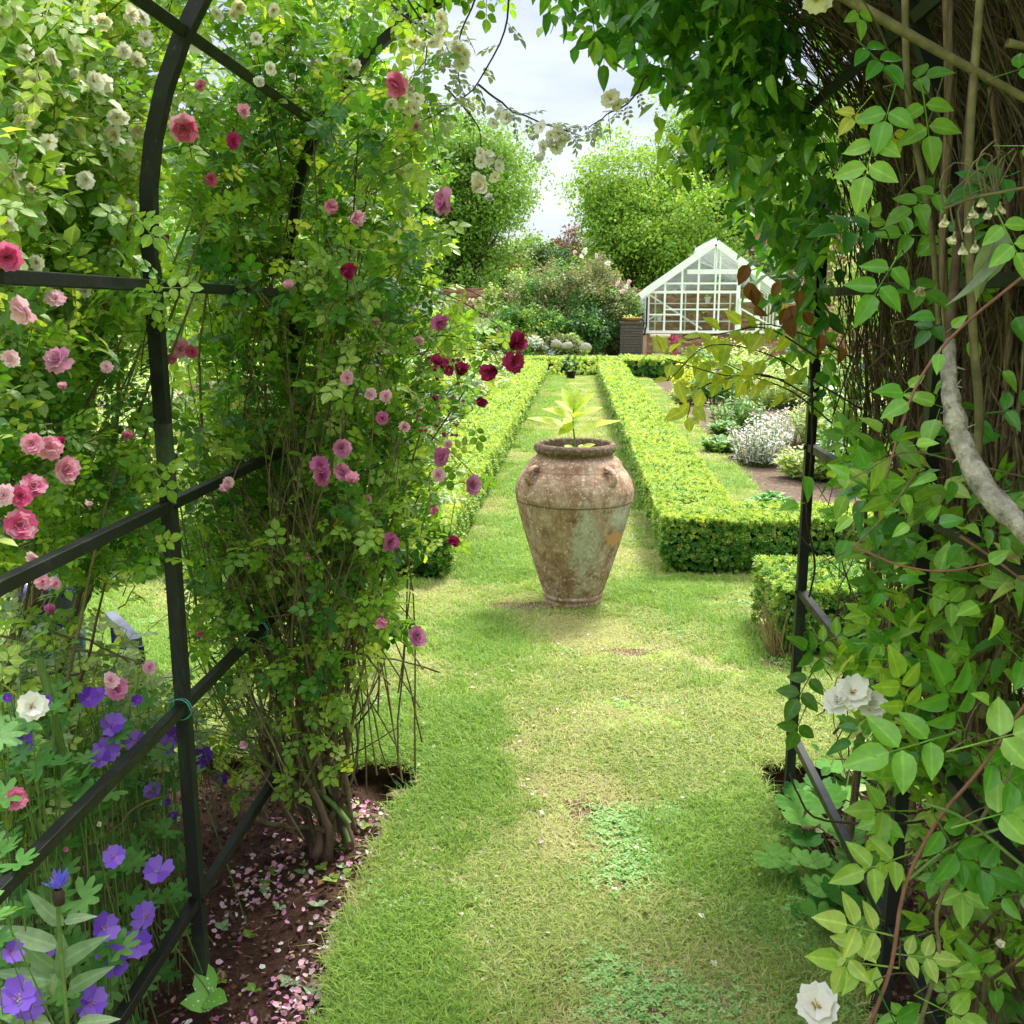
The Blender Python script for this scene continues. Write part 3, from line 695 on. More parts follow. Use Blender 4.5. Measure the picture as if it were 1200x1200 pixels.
for Y in HY:
    b = B(); ss = np.concatenate([np.linspace(-.2, SPR, 6), np.linspace(SPR, SPR + AR * PI / 2, 14)[1:]])
    P = [arch_pt(s, 0, Y, -1) for s in ss] + [arch_pt(s, 0, Y, 1) for s in ss[::-1][1:]]
    P = np.array(P); T = norm(np.gradient(P, axis=0)); S = np.cross(T, (0, 1., 0)); h = .0145; V = []
    for q, n_ in zip(P, S):
        for sx, sy in ((-1, -1), (1, -1), (1, 1), (-1, 1)): V.append(q + n_ * sx * h + np.array((0, sy * h, 0)))
    k = len(P); i = np.arange(k - 1)[:, None] * 4; j = np.arange(4)[None]
    F = np.stack([i + j, i + (j + 1) % 4, i + (j + 1) % 4 + 4, i + j + 4], -1).reshape(-1, 4)
    mi = 1 if Y > 2 else 0
    low = np.repeat(np.array([(P[q][2] < 1.1 and P[q + 1][2] < 1.9) for q in range(k - 1)]), 4)
    b.add(V, F[~low], 0); b.n -= len(V); b.V.pop(); b.R.pop(); b.Q.pop()
    b.add(V, F[low], 1)
    bb = rel(b); aobj(bb, 'hoop', mats=[M['black_metal'], M['mossy_metal']])
bars_s = [.22, .71, 1.18, 1.65, 2.16, 2.62]
for side in (-1, 1):
    for s in bars_s:
        segs = [(HY[0] + .0195, HY[1] - .0195), (HY[1] + .0195, HY[2] - .0195)]
        for y0, y1 in segs:
            b = B(); p0 = arch_pt(s, 0, y0, side); p1 = arch_pt(s, 0, y1, side)
            up = (0, 0, 1) if s < SPR else norm(p0 - np.array((ACX, p0[1], SPR)))
            b.bar(p0, p1, .024, .024, 0, up); o = aobj(rel(b), 'crossbar')
            bv = o.modifiers.new('edge', 'BEVEL'); bv.width = .002; bv.segments = 2
for side in (-1, 1):
    for s_ in bars_s[:4]:
        for Y in HY[1:]:
            c_ = arch_pt(s_, -.0145, Y, side); b = B(); b.lathe([(0, 0), (.0075, 0), (.0075, .003), (.005, .005), (0, .006)], 8)
            b.V = [np.stack([-side * v[:, 2] + c_[0], v[:, 1] + c_[1], v[:, 0] + c_[2]], -1) for v in b.V]; aobj(rel(b), 'bolt')
M['wire'] = simple('wire', (.05, .30, .22), .4, .5)
for (Y, s, side) in ((2.035, .71, -1), (2.85, .22, -1), (2.6, .71, -1), (1.9, .71, 1)):
    b = B(); c = arch_pt(s, 0, Y, side); a = np.linspace(0, 2 * PI * 1.9, 30)
    P = np.stack([c[0] + .026 * np.cos(a), c[1] + .0015 * a, c[2] + .026 * np.sin(a)], -1); b.tube(P, .0018, 4); aobj(rel(b), 'wire_tie', M['wire'])

# ================================================================ POT
PC = np.array((-.005, 5.28, 0))
m, nt, p, o = newmat('terracotta_weathered')
nA = noise(nt, 2.6, 6, .65, dist=.6); nB = noise(nt, 14, 6, .7); nC = noise(nt, 55, 4, .7); nD = noise(nt, 3.4, 5, .6, stretch=(1.6, 1.6, .45), dist=.4)
c = ramp(nt, nB.outputs[0], [(.28, (.13, .08, .05)), (.42, (.26, .155, .095)), (.56, (.38, .26, .175)), (.72, (.54, .43, .33))])
sp_ = nt.nodes.new('ShaderNodeTexCoord'); sx = nt.nodes.new('ShaderNodeSeparateXYZ'); nt.links.new(sp_.outputs['Object'], sx.inputs[0])
def gauss(nt, src, c0, wd):
    a = nt.nodes.new('ShaderNodeMath'); a.operation = 'SUBTRACT'; nt.links.new(src, a.inputs[0]); a.inputs[1].default_value = c0
    d = nt.nodes.new('ShaderNodeMath'); d.operation = 'DIVIDE'; nt.links.new(a.outputs[0], d.inputs[0]); d.inputs[1].default_value = wd
    q = nt.nodes.new('ShaderNodeMath'); q.operation = 'MULTIPLY'; nt.links.new(d.outputs[0], q.inputs[0]); nt.links.new(d.outputs[0], q.inputs[1])
    n = nt.nodes.new('ShaderNodeMath'); n.operation = 'MULTIPLY'; nt.links.new(q.outputs[0], n.inputs[0]); n.inputs[1].default_value = -1
    e = nt.nodes.new('ShaderNodeMath'); e.operation = 'EXPONENT'; nt.links.new(n.outputs[0], e.inputs[0]); return e.outputs[0]
def mth(nt, op, a, b_=None, clamp=False):
    n = nt.nodes.new('ShaderNodeMath'); n.operation = op; n.use_clamp = clamp
    for i, v in enumerate((a, b_)):
        if v is None: continue
        if isinstance(v, (int, float)): n.inputs[i].default_value = v
        else: nt.links.new(v, n.inputs[i])
    return n.outputs[0]
streak = mth(nt, 'MULTIPLY', gauss(nt, mth(nt, 'ADD', sx.outputs['X'], mth(nt, 'MULTIPLY', mth(nt, 'SUBTRACT', nB.outputs[0], .5), .22)), .055, .12), gauss(nt, sx.outputs['Z'], .40, .26))
streak2 = mth(nt, 'MULTIPLY', gauss(nt, sx.outputs['X'], .24, .08), gauss(nt, sx.outputs['Z'], .52, .10))
st = mth(nt, 'ADD', mth(nt, 'MULTIPLY', mth(nt, 'MAXIMUM', streak, streak2), .85), mth(nt, 'MULTIPLY', mth(nt, 'SUBTRACT', nD.outputs[0], .5), 2.4)); st = mth(nt, 'ADD', st, mth(nt, 'MULTIPLY', mth(nt, 'SUBTRACT', nC.outputs[0], .5), .9)); st = mth(nt, 'ADD', st, mth(nt, 'MULTIPLY', mth(nt, 'SUBTRACT', nB.outputs[0], .5), .8))
c = mixc(nt, ramp(nt, st, [(.38, (0,) * 3), (.95, (.85,) * 3)]), c, (.46, .47, .40))
c = mixc(nt, ramp(nt, nA.outputs[0], [(.50, (0,) * 3), (.62, (.55,) * 3)]), c, (.17, .085, .045))
spk = ramp(nt, nC.outputs[0], [(.57, (0,) * 3), (.64, (.8,) * 3)]); c = mixc(nt, spk, c, (.64, .58, .46))
dk = ramp(nt, noise(nt, 38, 4, .7).outputs[0], [(.60, (0,) * 3), (.70, (.7,) * 3)]); c = mixc(nt, dk, c, (.07, .04, .025))
pat = mth(nt, 'MULTIPLY', gauss(nt, sx.outputs['X'], .215, .055), gauss(nt, sx.outputs['Z'], .405, .05))
pat = mth(nt, 'ADD', pat, mth(nt, 'MULTIPLY', mth(nt, 'SUBTRACT', nB.outputs[0], .5), 1.6)); pat = mth(nt, 'ADD', pat, mth(nt, 'MULTIPLY', mth(nt, 'SUBTRACT', nC.outputs[0], .5), .5)); c = mixc(nt, ramp(nt, pat, [(.44, (0,) * 3), (.50, (1,) * 3)]), c, (.50, .27, .13))
line = gauss(nt, mth(nt, 'ADD', sx.outputs['Z'], mth(nt, 'MULTIPLY', nA.outputs[0], .02)), .602, .004); c = mixc(nt, mth(nt, 'MULTIPLY', line, .75), c, (.05, .03, .02))
line2 = gauss(nt, sx.outputs['Z'], .765, .004); c = mixc(nt, mth(nt, 'MULTIPLY', line2, .5), c, (.06, .03, .02))
top = ramp(nt, mth(nt, 'ADD', sx.outputs['Z'], mth(nt, 'MULTIPLY', nB.outputs[0], .09)), [(.868, (0,) * 3), (.90, (.85,) * 3)]); c = mixc(nt, top, c, ramp(nt, nC.outputs[0], [(.35, (.05, .032, .02)), (.6, (.14, .10, .065)), (.72, (.42, .38, .3))]))
nt.links.new(c, p.inputs['Base Color']); p.inputs['Roughness'].default_value = .88; p.inputs['Specular IOR Level'].default_value = .2
hb = mth(nt, 'ADD', nC.outputs[0], mth(nt, 'MULTIPLY', nB.outputs[0], 1.5)); bump(nt, p, hb, .7, .006); M['pot'] = m
pot = tag(empty('urn', PC), 'tall weathered terracotta urn with lug handles standing on the lawn path', 'urn')
prof = [(.0, 0), (.145, 0), (.160, .006), (.163, .025), (.160, .040), (.166, .046), (.168, .06), (.163, .068), (.172, .085), (.190, .14), (.210, .205), (.235, .29), (.262, .38), (.286, .46), (.304, .53), (.318, .59), (.321, .605), (.323, .62), (.322, .65), (.312, .69), (.292, .73), (.272, .757), (.266, .765), (.262, .768), (.245, .80), (.220, .82), (.206, .832), (.203, .842), (.214, .850), (.224, .862), (.223, .885), (.214, .897), (.202, .900), (.192, .892), (.188, .87), (.184, .84)]
def wob(V):
    r = 1 + .006 * np.sin(V[..., 2] * 90 + 2 * np.arctan2(V[..., 1], V[..., 0])) * 0.5 + .008 * np.sin(2 * np.arctan2(V[..., 1], V[..., 0]) + V[..., 2] * 5); V = V.copy(); V[..., 0] *= r; V[..., 1] *= r; return V
# dense profile
pr = []
for a, b_ in zip(prof[:-1], prof[1:]):
    for t in (0, .34, .67): pr.append((a[0] + (b_[0] - a[0]) * t, a[1] + (b_[1] - a[1]) * t))
pr.append(prof[-1])
B().lathe(pr, 72, wob=wob).build('body', M['pot'], pot)
B().lathe([(.0, .838), (.1, .842), (.19, .845)], 24).build('soil', M['soil'], pot)
for phi in (-50, 40, 128, -142):
    a = math.radians(phi); n_ = np.array((math.sin(a), -math.cos(a), 0)); t_ = np.array((math.cos(a), math.sin(a), 0)); b = B()
    u = np.linspace(0, PI, 9); P = [n_ * (.262 + .048 * math.sin(q) + .022 * (1 - math.cos(q)) ** 1 * .5) + np.array((0, 0, .79 - .055 * (1 - math.cos(q)) * .8)) for q in u]
    P = np.array(P); Tn = norm(np.gradient(P, axis=0)); V = []
    Wd = [.026, .022, .020, .019, .019, .021, .024, .028, .032]
    for q, tt, wd in zip(P, Tn, Wd):
        nn = np.cross(tt, t_)
        for k in range(8):
            an = k * PI / 4; V.append(q + t_ * wd * math.cos(an) + nn * .012 * math.sin(an))
    i = np.arange(8)[:, None] * 8; j = np.arange(8)[None]; F = np.stack([i + j, i + (j + 1) % 8, i + (j + 1) % 8 + 8, i + j + 8], -1).reshape(-1, 4)
    b.add(V, F, 0, 0, True); b.build('lug_handle', M['pot'], pot)
pp = tag(empty('potted_plant', PC + (0, 0, .845)), 'young leafy plant with bright yellow green leaves growing in the urn', 'plant')
b = B(); P = poly([(0, -.0, 0), (-.004, 0, .08), (-.012, 0, .16), (-.01, 0, .235)], 10); b.tube(P, np.linspace(.006, .0035, 10), 6); b.build('stem', M['stem_green'], pp)
def bigleaf(D, U, s, z, cx=-.008, wd=.17, curl=.5, nm='leaf', mat='lime_leaf'):
    T = leaflet(7, wd + .05, .5, curl=curl, fold=.35); b = B(); R_ = frames([D], [U])[0]; b.add(T[0] @ R_.T * s, T[1], 0, 0, True); o = b.build(nm, M[mat], pp); o.location = (cx, 0, z); return o
bigleaf((-1, -.1, .62), (0, -.25, 1), .26, .10, wd=.15); bigleaf((1, -.12, .50), (0, -.25, 1), .27, .09, wd=.12, curl=.3)
bigleaf((-.9, .2, .55), (0, -.3, 1), .19, .17, wd=.16); bigleaf((.85, .3, .62), (0, -.3, 1), .18, .17, wd=.16)
bigleaf((-.3, -1, .25), (0, -.2, 1), .15, .17); bigleaf((.5, -.8, .5), (0, -.2, 1), .15, .19); bigleaf((.55, .1, .8), (-.4, -.6, 1), .16, .21, wd=.2)
bigleaf((-.35, .2, .9), (.3, -.8, .5), .15, .22, wd=.2); bigleaf((.1, .3, 1), (0, -1, .3), .13, .23, wd=.18); bigleaf((-.65, .5, .6), (0, -.3, 1), .15, .21); bigleaf((-.5, -.5, -.2), (0, -1, .6), .11, .15, wd=.2)
for k in range(9):
    a = rng.random() * 6.28; bigleaf((math.cos(a), math.sin(a) - .3, .7), (0, -.4, 1), rng.uniform(.05, .09), .01, cx=.015 + .02 * math.cos(a), wd=.25)

# ================================================================ BOX HEDGES
T_DIAM = (np.array([(0, 0, 0), (-.30, .5, .07), (.30, .5, .07), (0, 1, -.05)], float), np.array([(0, 2, 1), (1, 2, 3)]))
def box_tuft(seed, k=13, r=.5):
    g = np.random.default_rng(seed); P = []; D = []
    for i in range(k):
        h = i / k; a = i * 2.4; P.append((.12 * math.cos(a) * g.random(), .12 * math.sin(a) * g.random(), h * .9)); D.append((math.cos(a), math.sin(a), .35 + h * .9))
    P = np.array(P); Rm = frames(D, np.tile((0, 0, 1.), (k, 1)) + g.normal(0, .3, (k, 3))); S = g.uniform(.5, .85, k)
    V = np.einsum('kij,vj->kvi', Rm, T_DIAM[0]) * S[:, None, None] + P[:, None]
    F = (T_DIAM[1][None] + (np.arange(k) * 4)[:, None, None]).reshape(-1, 3)
    return V.reshape(-1, 3), F
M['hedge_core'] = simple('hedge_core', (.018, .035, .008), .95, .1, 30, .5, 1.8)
TUFTS = [box_tuft(s) for s in range(4)]
def mat2eul(R):
    return np.stack([np.arctan2(R[:, 2, 1], R[:, 2, 2]), -np.arcsin(np.clip(R[:, 2, 0], -1, 1)), np.arctan2(R[:, 1, 0], R[:, 0, 0])], -1)
def hedge(label, rects, h, faces, group=None, gold=.85, dens=2500, lit_front=.1, batter=0.0):
    cx, cy = rects[0][0], rects[0][2]
    root = tag(empty('box_hedge', ((rects[0][0] + rects[0][1]) / 2, rects[0][2], 0)), label, 'hedge', group)
    ro = np.array(root.location)
    core = B()
    for (x0, x1, y0, y1) in rects:
        y0 = y0 + h * batter
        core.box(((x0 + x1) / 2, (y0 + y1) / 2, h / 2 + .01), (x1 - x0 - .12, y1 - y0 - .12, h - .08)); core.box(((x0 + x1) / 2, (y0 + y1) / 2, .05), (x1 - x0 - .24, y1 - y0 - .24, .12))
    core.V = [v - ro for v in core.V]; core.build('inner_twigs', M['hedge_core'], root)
    GP_ = []; GR_ = []; GS_ = []; GI_ = []
    for ri, (x0, x1, y0, y1) in enumerate(rects):
        for f in faces[ri]:
            # sample by strips of y so that density follows distance
            yy = np.arange(y0, y1, .5)
            for ya in yy:
                yb = min(ya + .5, y1)
                sc_ = 1.0 if ya < 7 else (1 + (ya - 7) * .16); sc_ = min(sc_, 3.2); d = dens / sc_ ** 1.8
                if f == 'top': n = int((x1 - x0) * (yb - ya) * d * 1.1); X = rng.uniform(x0, x1, n); Y = rng.uniform(ya, yb, n); Z = np.full(n, h); Nn = np.tile((0, 0, 1.), (n, 1))
                elif f in ('l', 'r'): n = int(h * (yb - ya) * d); X = np.full(n, x0 if f == 'l' else x1); Y = rng.uniform(ya, yb, n); Z = rng.uniform(.02, h, n); Nn = np.tile((-1. if f == 'l' else 1., 0, .35), (n, 1))
                else:
                    if f == 'f' and ya > y0 + .01: continue
                    if f == 'b' and yb < y1 - .01: continue
                    n = int(h * (x1 - x0) * d * 1.25); X = rng.uniform(x0, x1, n); Y = np.full(n, y0 if f == 'f' else y1); Z = rng.uniform(.02, h, n); Nn = np.tile((0, -1. if f == 'f' else 1., .35), (n, 1))
                if n == 0: continue
                lump = .012 * vnoise(X * 1.3 + Z * 3, Y * 1.1 + Z * 2, 5.1) + .008 * vnoise(X, Y + Z, 14)
                P = np.stack([X, Y, Z], -1) + Nn * (lump - .026 + rng.normal(0, .005, n))[:, None]
                # clipped, rounded shoulders and a narrower foot
                cxx = (x0 + x1) / 2; cyy = (y0 + y1) / 2
                if f != 'top':
                    t = np.clip((P[:, 2] - (h - .07)) / .07, 0, 1) ** 2 * .03 + np.clip(.12 - P[:, 2], 0, 1) * .45
                    if f in ('l', 'r'): P[:, 0] += np.sign(cxx - P[:, 0]) * t
                    else: P[:, 1] += np.sign(cyy - P[:, 1]) * t
                # thin patches
                keep = rng.random(n) < np.where(vnoise(X + 9, Y + Z * 2, 3.3) > .72, .25, 1.0)
                if f != 'top': keep &= rng.random(n) < np.clip(.35 + P[:, 2] * 7, 0, 1)
                P = P[keep]; Nn = Nn[keep]; n = len(P)
                a = rng.normal(0, .28, (n, 3)); U = norm(Nn + a); D = norm(np.cross(U, rng.normal(0, 1, (n, 3))))
                if batter:
                    if f == 'f': P[:, 1] += P[:, 2] * batter
                    elif f == 'top': P[:, 1] = y0 + h * batter + (P[:, 1] - y0) * (1 - h * batter / (y1 - y0))
                Rm = frames(D, U)  # z = outward
                isg = rng.random(n) < (gold if f == 'top' else np.clip((P[:, 2] - h * .45) / (h * .55), 0, 1) ** 1.3 * .8 + (.45 if f in ('l', 'r') else lit_front))  # flat extra share of yellow paints the sides and front as lit
                ti = rng.integers(0, 4, n); S = .024 * sc_ * rng.uniform(.75, 1.25, n)
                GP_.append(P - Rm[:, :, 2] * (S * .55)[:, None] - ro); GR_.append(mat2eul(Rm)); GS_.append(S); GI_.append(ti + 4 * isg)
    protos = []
    for mi_ in ('box_leaf', 'box_tip_and_lit'):
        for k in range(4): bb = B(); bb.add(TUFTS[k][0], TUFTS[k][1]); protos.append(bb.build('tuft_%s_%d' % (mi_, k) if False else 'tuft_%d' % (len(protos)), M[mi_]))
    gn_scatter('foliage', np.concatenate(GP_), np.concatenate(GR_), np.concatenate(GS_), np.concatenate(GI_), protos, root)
    return root
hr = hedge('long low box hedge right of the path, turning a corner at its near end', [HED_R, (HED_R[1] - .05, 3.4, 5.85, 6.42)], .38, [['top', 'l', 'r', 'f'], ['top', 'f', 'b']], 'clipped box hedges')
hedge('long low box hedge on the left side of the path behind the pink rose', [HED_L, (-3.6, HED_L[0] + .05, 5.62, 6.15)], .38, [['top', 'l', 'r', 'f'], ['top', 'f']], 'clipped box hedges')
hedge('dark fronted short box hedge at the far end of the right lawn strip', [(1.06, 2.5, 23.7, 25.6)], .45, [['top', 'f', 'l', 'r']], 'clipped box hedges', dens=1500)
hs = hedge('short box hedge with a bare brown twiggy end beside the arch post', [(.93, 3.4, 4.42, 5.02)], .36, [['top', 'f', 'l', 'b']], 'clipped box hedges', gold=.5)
hedge('box hedge across the far end of the path in front of the shrubs', [(-7.0, 1.03, 23.95, 25.6), (2.5, 7.5, 23.98, 25.6)], .42, [['top', 'f'], ['top', 'f']], 'clipped box hedges', lit_front=1.2, dens=1500, batter=1.1)  # front yellowed as if sunlit and leaned back to catch more sky
b = B()   # bare twigs at the corner of the short hedge
for k in range(46):
    x = .93 + abs(rng.normal(0, .035)); y = 4.42 + abs(rng.normal(0, .05)); P = bez((x, y, 0), (x - .05 + rng.normal(0, .05), y - .03 + rng.normal(0, .05), rng.uniform(.15, .32)), rng.normal(0, .015, 3), 6, .004)
    b.tube(P, np.linspace(.0035, .001, 6), 4)
b.V = [v - np.array(hs.location) for v in b.V]; M['straw'] = simple('straw', (.30, .22, .10), .8, .2, 80, .6, 1.3); b.build('bare_twigs', M['straw'], hs, kind='stuff')

# black nursery pot standing at the end of the path
bp = at(669, 438, 23.2)
pt = tag(empty('plastic_pot', (bp[0], 23.2, 0)), 'small black plastic pot with a dark leafy seedling at the far end of the path', 'plant pot')
M['black_plastic'] = simple('black_plastic', (.012, .012, .014), .45, .5)
b = B(); b.lathe([(0, 0), (.085, 0), (.115, .18), (.122, .18), (.122, .20), (.108, .20), (.1, .16), (0, .15)], 16); b.build('container', M['black_plastic'], pt)
g_ = np.random.default_rng(5); k = 60; P = np.stack([g_.normal(0, .09, k), g_.normal(0, .09, k), g_.uniform(.2, .55, k)], -1); b = B(); stamp(b, leaflet(3, .3, .5), P, frames(g_.normal(0, 1, (k, 3)), g_.normal(0, .4, (k, 3)) + (0, 0, 1)), g_.uniform(.07, .14, k), g_.random(k)); b.build('leaves', M['tree_leaf_dark'], pt, kind='stuff')

# ================================================================ BRICK WALL, GREENHOUSE AND THE THINGS ROUND IT
def brickmat(name, cols, mortar, bw=.225, bh=.075, axis='X'):
    m, nt, p, o = newmat(name)
    f = rndfac(nt)
    c = ramp(nt, f, [((i + .5) / len(cols), q) for i, q in enumerate(cols)])
    n = wnoise(nt, 7, 5, .7); c = mixc(nt, 1.0, c, ramp(nt, n.outputs[0], [(.3, (.6, .6, .6)), (.7, (1.25, 1.25, 1.25))]), 'MULTIPLY')
    nt.links.new(c, p.inputs['Base Color']); p.inputs['Roughness'].default_value = .9; return m
M['brick'] = brickmat('brick', [(.24, .10, .06), (.32, .15, .09), (.38, .20, .13), (.28, .13, .09), (.42, .28, .20)], None)
M['mortar'] = simple('mortar', (.30, .26, .21), .95, .1, 12, .7, 1.2)
def bricks(b, x0, x1, y, z0, z1, depth=.02, rag=False):
    row = 0; z = z0
    while z < z1 - .02:
        x = x0 - (.11 if row % 2 else 0)
        while x < x1:
            a, e = max(x, x0), min(x + .215, x1)
            if e - a > .04 and not (rag and z > z1 - .12 and rng.random() < .3):
                yy = y - depth * rng.uniform(.3, 1); r = rng.random()
                b.add([(a, yy, z), (e, yy, z), (e, yy, z + .065), (a, yy, z + .065), (a, y + .01, z), (e, y + .01, z), (e, y + .01, z + .065), (a, y + .01, z + .065)],
                      [(0, 1, 2, 3), (3, 2, 6, 7), (1, 5, 6, 2), (0, 3, 7, 4), (0, 4, 5, 1)], 0, r)
            x += .225
        z += .075; row += 1
WY = 37.0
wall = tag(empty('garden_wall', (0, WY, 0)), 'old red brick garden wall with ragged top behind the shrubs', 'brick wall')
b = B(); b.box((1.5, WY + .15, 1.0), (23, .26, 2.5)); b.V = [v - np.array((0, WY, 0)) for v in b.V]; b.build('core', M['mortar'], wall)
b = B(); bricks(b, -10, 13, WY, 0.0, 2.28, rag=True); b.V = [v - np.array((0, WY, 0)) for v in b.V]; b.build('bricks', M['brick'], wall, kind='stuff')
px0 = at(535, 340, WY - .2)[0]; px1 = at(566, 340, WY - .2)[0]
b = B(); b.box(((px0 + px1) / 2, WY - .05, 1.15), (px1 - px0 - .02, .26, 2.44)); bricks(b, px0, px1, WY - .2, .3, 2.42); b.V = [v - np.array((0, WY, 0)) for v in b.V]; b.build('pier', M['brick'], wall)
b = B(); 
for x in np.arange(-10, 12.9, .31):
    if rng.random() < .85: b.box((x + .15, WY + .12, 2.30 + rng.normal(0, .012)), (.29, .34, .06), rnd=rng.random())
b.V = [v - np.array((0, WY, 0)) for v in b.V]; b.build('coping', M['brick'], wall, kind='stuff')
# taller brick gable of the outbuilding behind the greenhouse
M['pink_render'] = simple('pink_render', (.55, .36, .28), .9, .1, 2.2, .75, 1.15)
hx = at(893, 300, 41)[0]
ob = tag(empty('outbuilding', (hx + 4, 41, 0)), 'pinkish brick outbuilding seen through leaves right of the greenhouse', 'building')
b = B(); b.box((0, 2, 1.95), (8, 4, 3.9)); b.build('wall', M['pink_render'], ob)
b = B(); bricks(b, -4, 4, -.004, .2, 3.85); b.build('bricks', M['brick'], ob, kind='stuff')
b = B(); b.add([(-4.3, -.3, 3.9), (4.3, -.3, 3.9), (4.3, 2, 4.7), (-4.3, 2, 4.7), (4.3, 4.3, 3.9), (-4.3, 4.3, 3.9), (-4.3, -.3, 3.95), (4.3, -.3, 3.95)], [(0, 1, 2, 3), (3, 2, 4, 5), (0, 3, 5), (1, 4, 2)]); b.build('roof', simple('roof_tile', (.22, .10, .07), .9, .2, 6, .6, 1.3), ob)
cp = at(604, 322, 48); ch = tag(empty('chimney', (cp[0], 48, 0)), 'small pinkish brick chimney peeping above the shrubs below the tree', 'chimney')
b = B(); b.box((0, 0, 2), (.8, .6, 4.1)); b.box((0, 0, 4.1), (.95, .75, .14)); b.build('stack', simple('chimney_brick', (.42, .2, .14), .9, .1, 6, .6, 1.3), ch)
b = B(); b.lathe([(.11, 4.17), (.13, 4.2), (.10, 4.5), (.13, 4.52), (.13, 4.56), (.08, 4.56), (.08, 4.2)], 12); b.build('chimney_pot', M['pot'], ch)

# greenhouse
M['white_paint'] = simple('white_paint', (.80, .82, .83), .45, .4, 3, .93, 1.03)
m, nt, p, o = newmat('greenhouse_glass')
gl = nt.nodes.new('ShaderNodeBsdfGlossy'); gl.inputs['Roughness'].default_value = .03; tr = nt.nodes.new('ShaderNodeBsdfTransparent'); tr.inputs['Color'].default_value = (.93, .96, .94, 1)
fr_ = nt.nodes.new('ShaderNodeLayerWeight'); fr_.inputs['Blend'].default_value = .30
ms = nt.nodes.new('ShaderNodeMixShader'); nt.links.new(mth(nt, 'ADD', mth(nt, 'MULTIPLY', fr_.outputs['Fresnel'], .8), .07), ms.inputs[0]); nt.links.new(tr.outputs[0], ms.inputs[1]); nt.links.new(gl.outputs[0], ms.inputs[2]); nt.links.new(ms.outputs[0], o.inputs[0])
M['glass'] = m
m, nt, p, o = newmat('washed_glass')
p.inputs['Base Color'].default_value = (.78, .80, .82, 1); p.inputs['Roughness'].default_value = .4; tr = nt.nodes.new('ShaderNodeBsdfTransparent'); ms = nt.nodes.new('ShaderNodeMixShader')
nz = wnoise(nt, 1.5, 4); nt.links.new(ramp(nt, nz.outputs[0], [(.35, (.45,) * 3), (.65, (.8,) * 3)]), ms.inputs[0]); nt.links.new(tr.outputs[0], ms.inputs[1]); nt.links.new(p.outputs[0], ms.inputs[2]); nt.links.new(ms.outputs[0], o.inputs[0]); M['washed_glass'] = m
GY = 34.0
gx0 = at(757, 388, GY)[0]; gx1 = at(914, 388, GY)[0]; gxm = (gx0 + gx1) / 2 - .02
zs = at(757, 389, GY)[2]; ze = at(757, 343, GY)[2]; zr = at(835, 287, GY)[2]
gh = tag(empty('greenhouse', (gxm, GY, 0)), 'white framed glass greenhouse with pitched roof on a low brick plinth', 'greenhouse')
GO = np.array((gxm, GY, 0)); hw = (gx1 - gx0) / 2; GD = 6.0
def gpart(b, nm, mat): return b.build(nm, mat, gh)
def roofz(x): return ze + (zr - ze) * (1 - abs(x) / hw)
b = B(); b.box((0, .12, zs / 2 - .03), (2 * hw - .02, .2, zs - .06)); bricks(b, -hw, hw, .0, .05, zs - .06); b.box((-hw + .1, GD / 2, zs / 2 - .03), (.2, GD, zs - .06)); gpart(b, 'plinth', M['brick'])
b = B(); b.box((0, .0, zs), (2 * hw + .16, .16, .09)); gpart(b, 'sill', M['white_paint'])
vx = [-hw + .04, -hw + .62, -hw + 1.18, -hw + 1.72, -hw + 2.28, hw - 2.05, hw - 1.42, hw - .75, hw - .04]
wds = [.15, .065, .065, .065, .055, .055, .12, .09, .15]
for x, wd in zip(vx, wds):
    b = B(); b.bar((x, 0, zs + .045), (x, 0, roofz(x) - .02), wd, .07, up=(0, 1, 0)); gpart(b, 'mullion', M['white_paint'])
b = B(); b.bar((0.0, 0, ze + .62), (0, 0, zr - .05), .06, .07, up=(0, 1, 0)); gpart(b, 'mullion', M['white_paint'])
for z, x0, x1, h_ in ((ze + .68, -.9, hw - 1.0, .15), (ze + .30, -hw + .5, .9, .06), (ze + .02, -hw + .07, hw - 1.45, .09), (ze - .55, -hw + .6, .5, .05), (ze - .72, -hw + .07, -hw + 1.2, .05)):
    b = B(); b.box(((x0 + x1) / 2, -.012, z), (x1 - x0, .05, h_)); gpart(b, 'glazing_bar', M['white_paint'])
for (xa, za, xb, zb) in ((-hw + .08, ze - .05, -hw + 1.9, zs + .1), (-hw + .1, ze - .9, -hw + .35, ze - .72), (hw - .08, ze - .05, hw - .75, ze - .7), (-.45, ze + 1.0, .25, ze + .72)):
    b = B(); b.bar((xa, .055, za), (xb, .055, zb), .06, .03, up=(0, 1, 0)); gpart(b, 'brace', M['white_paint'])
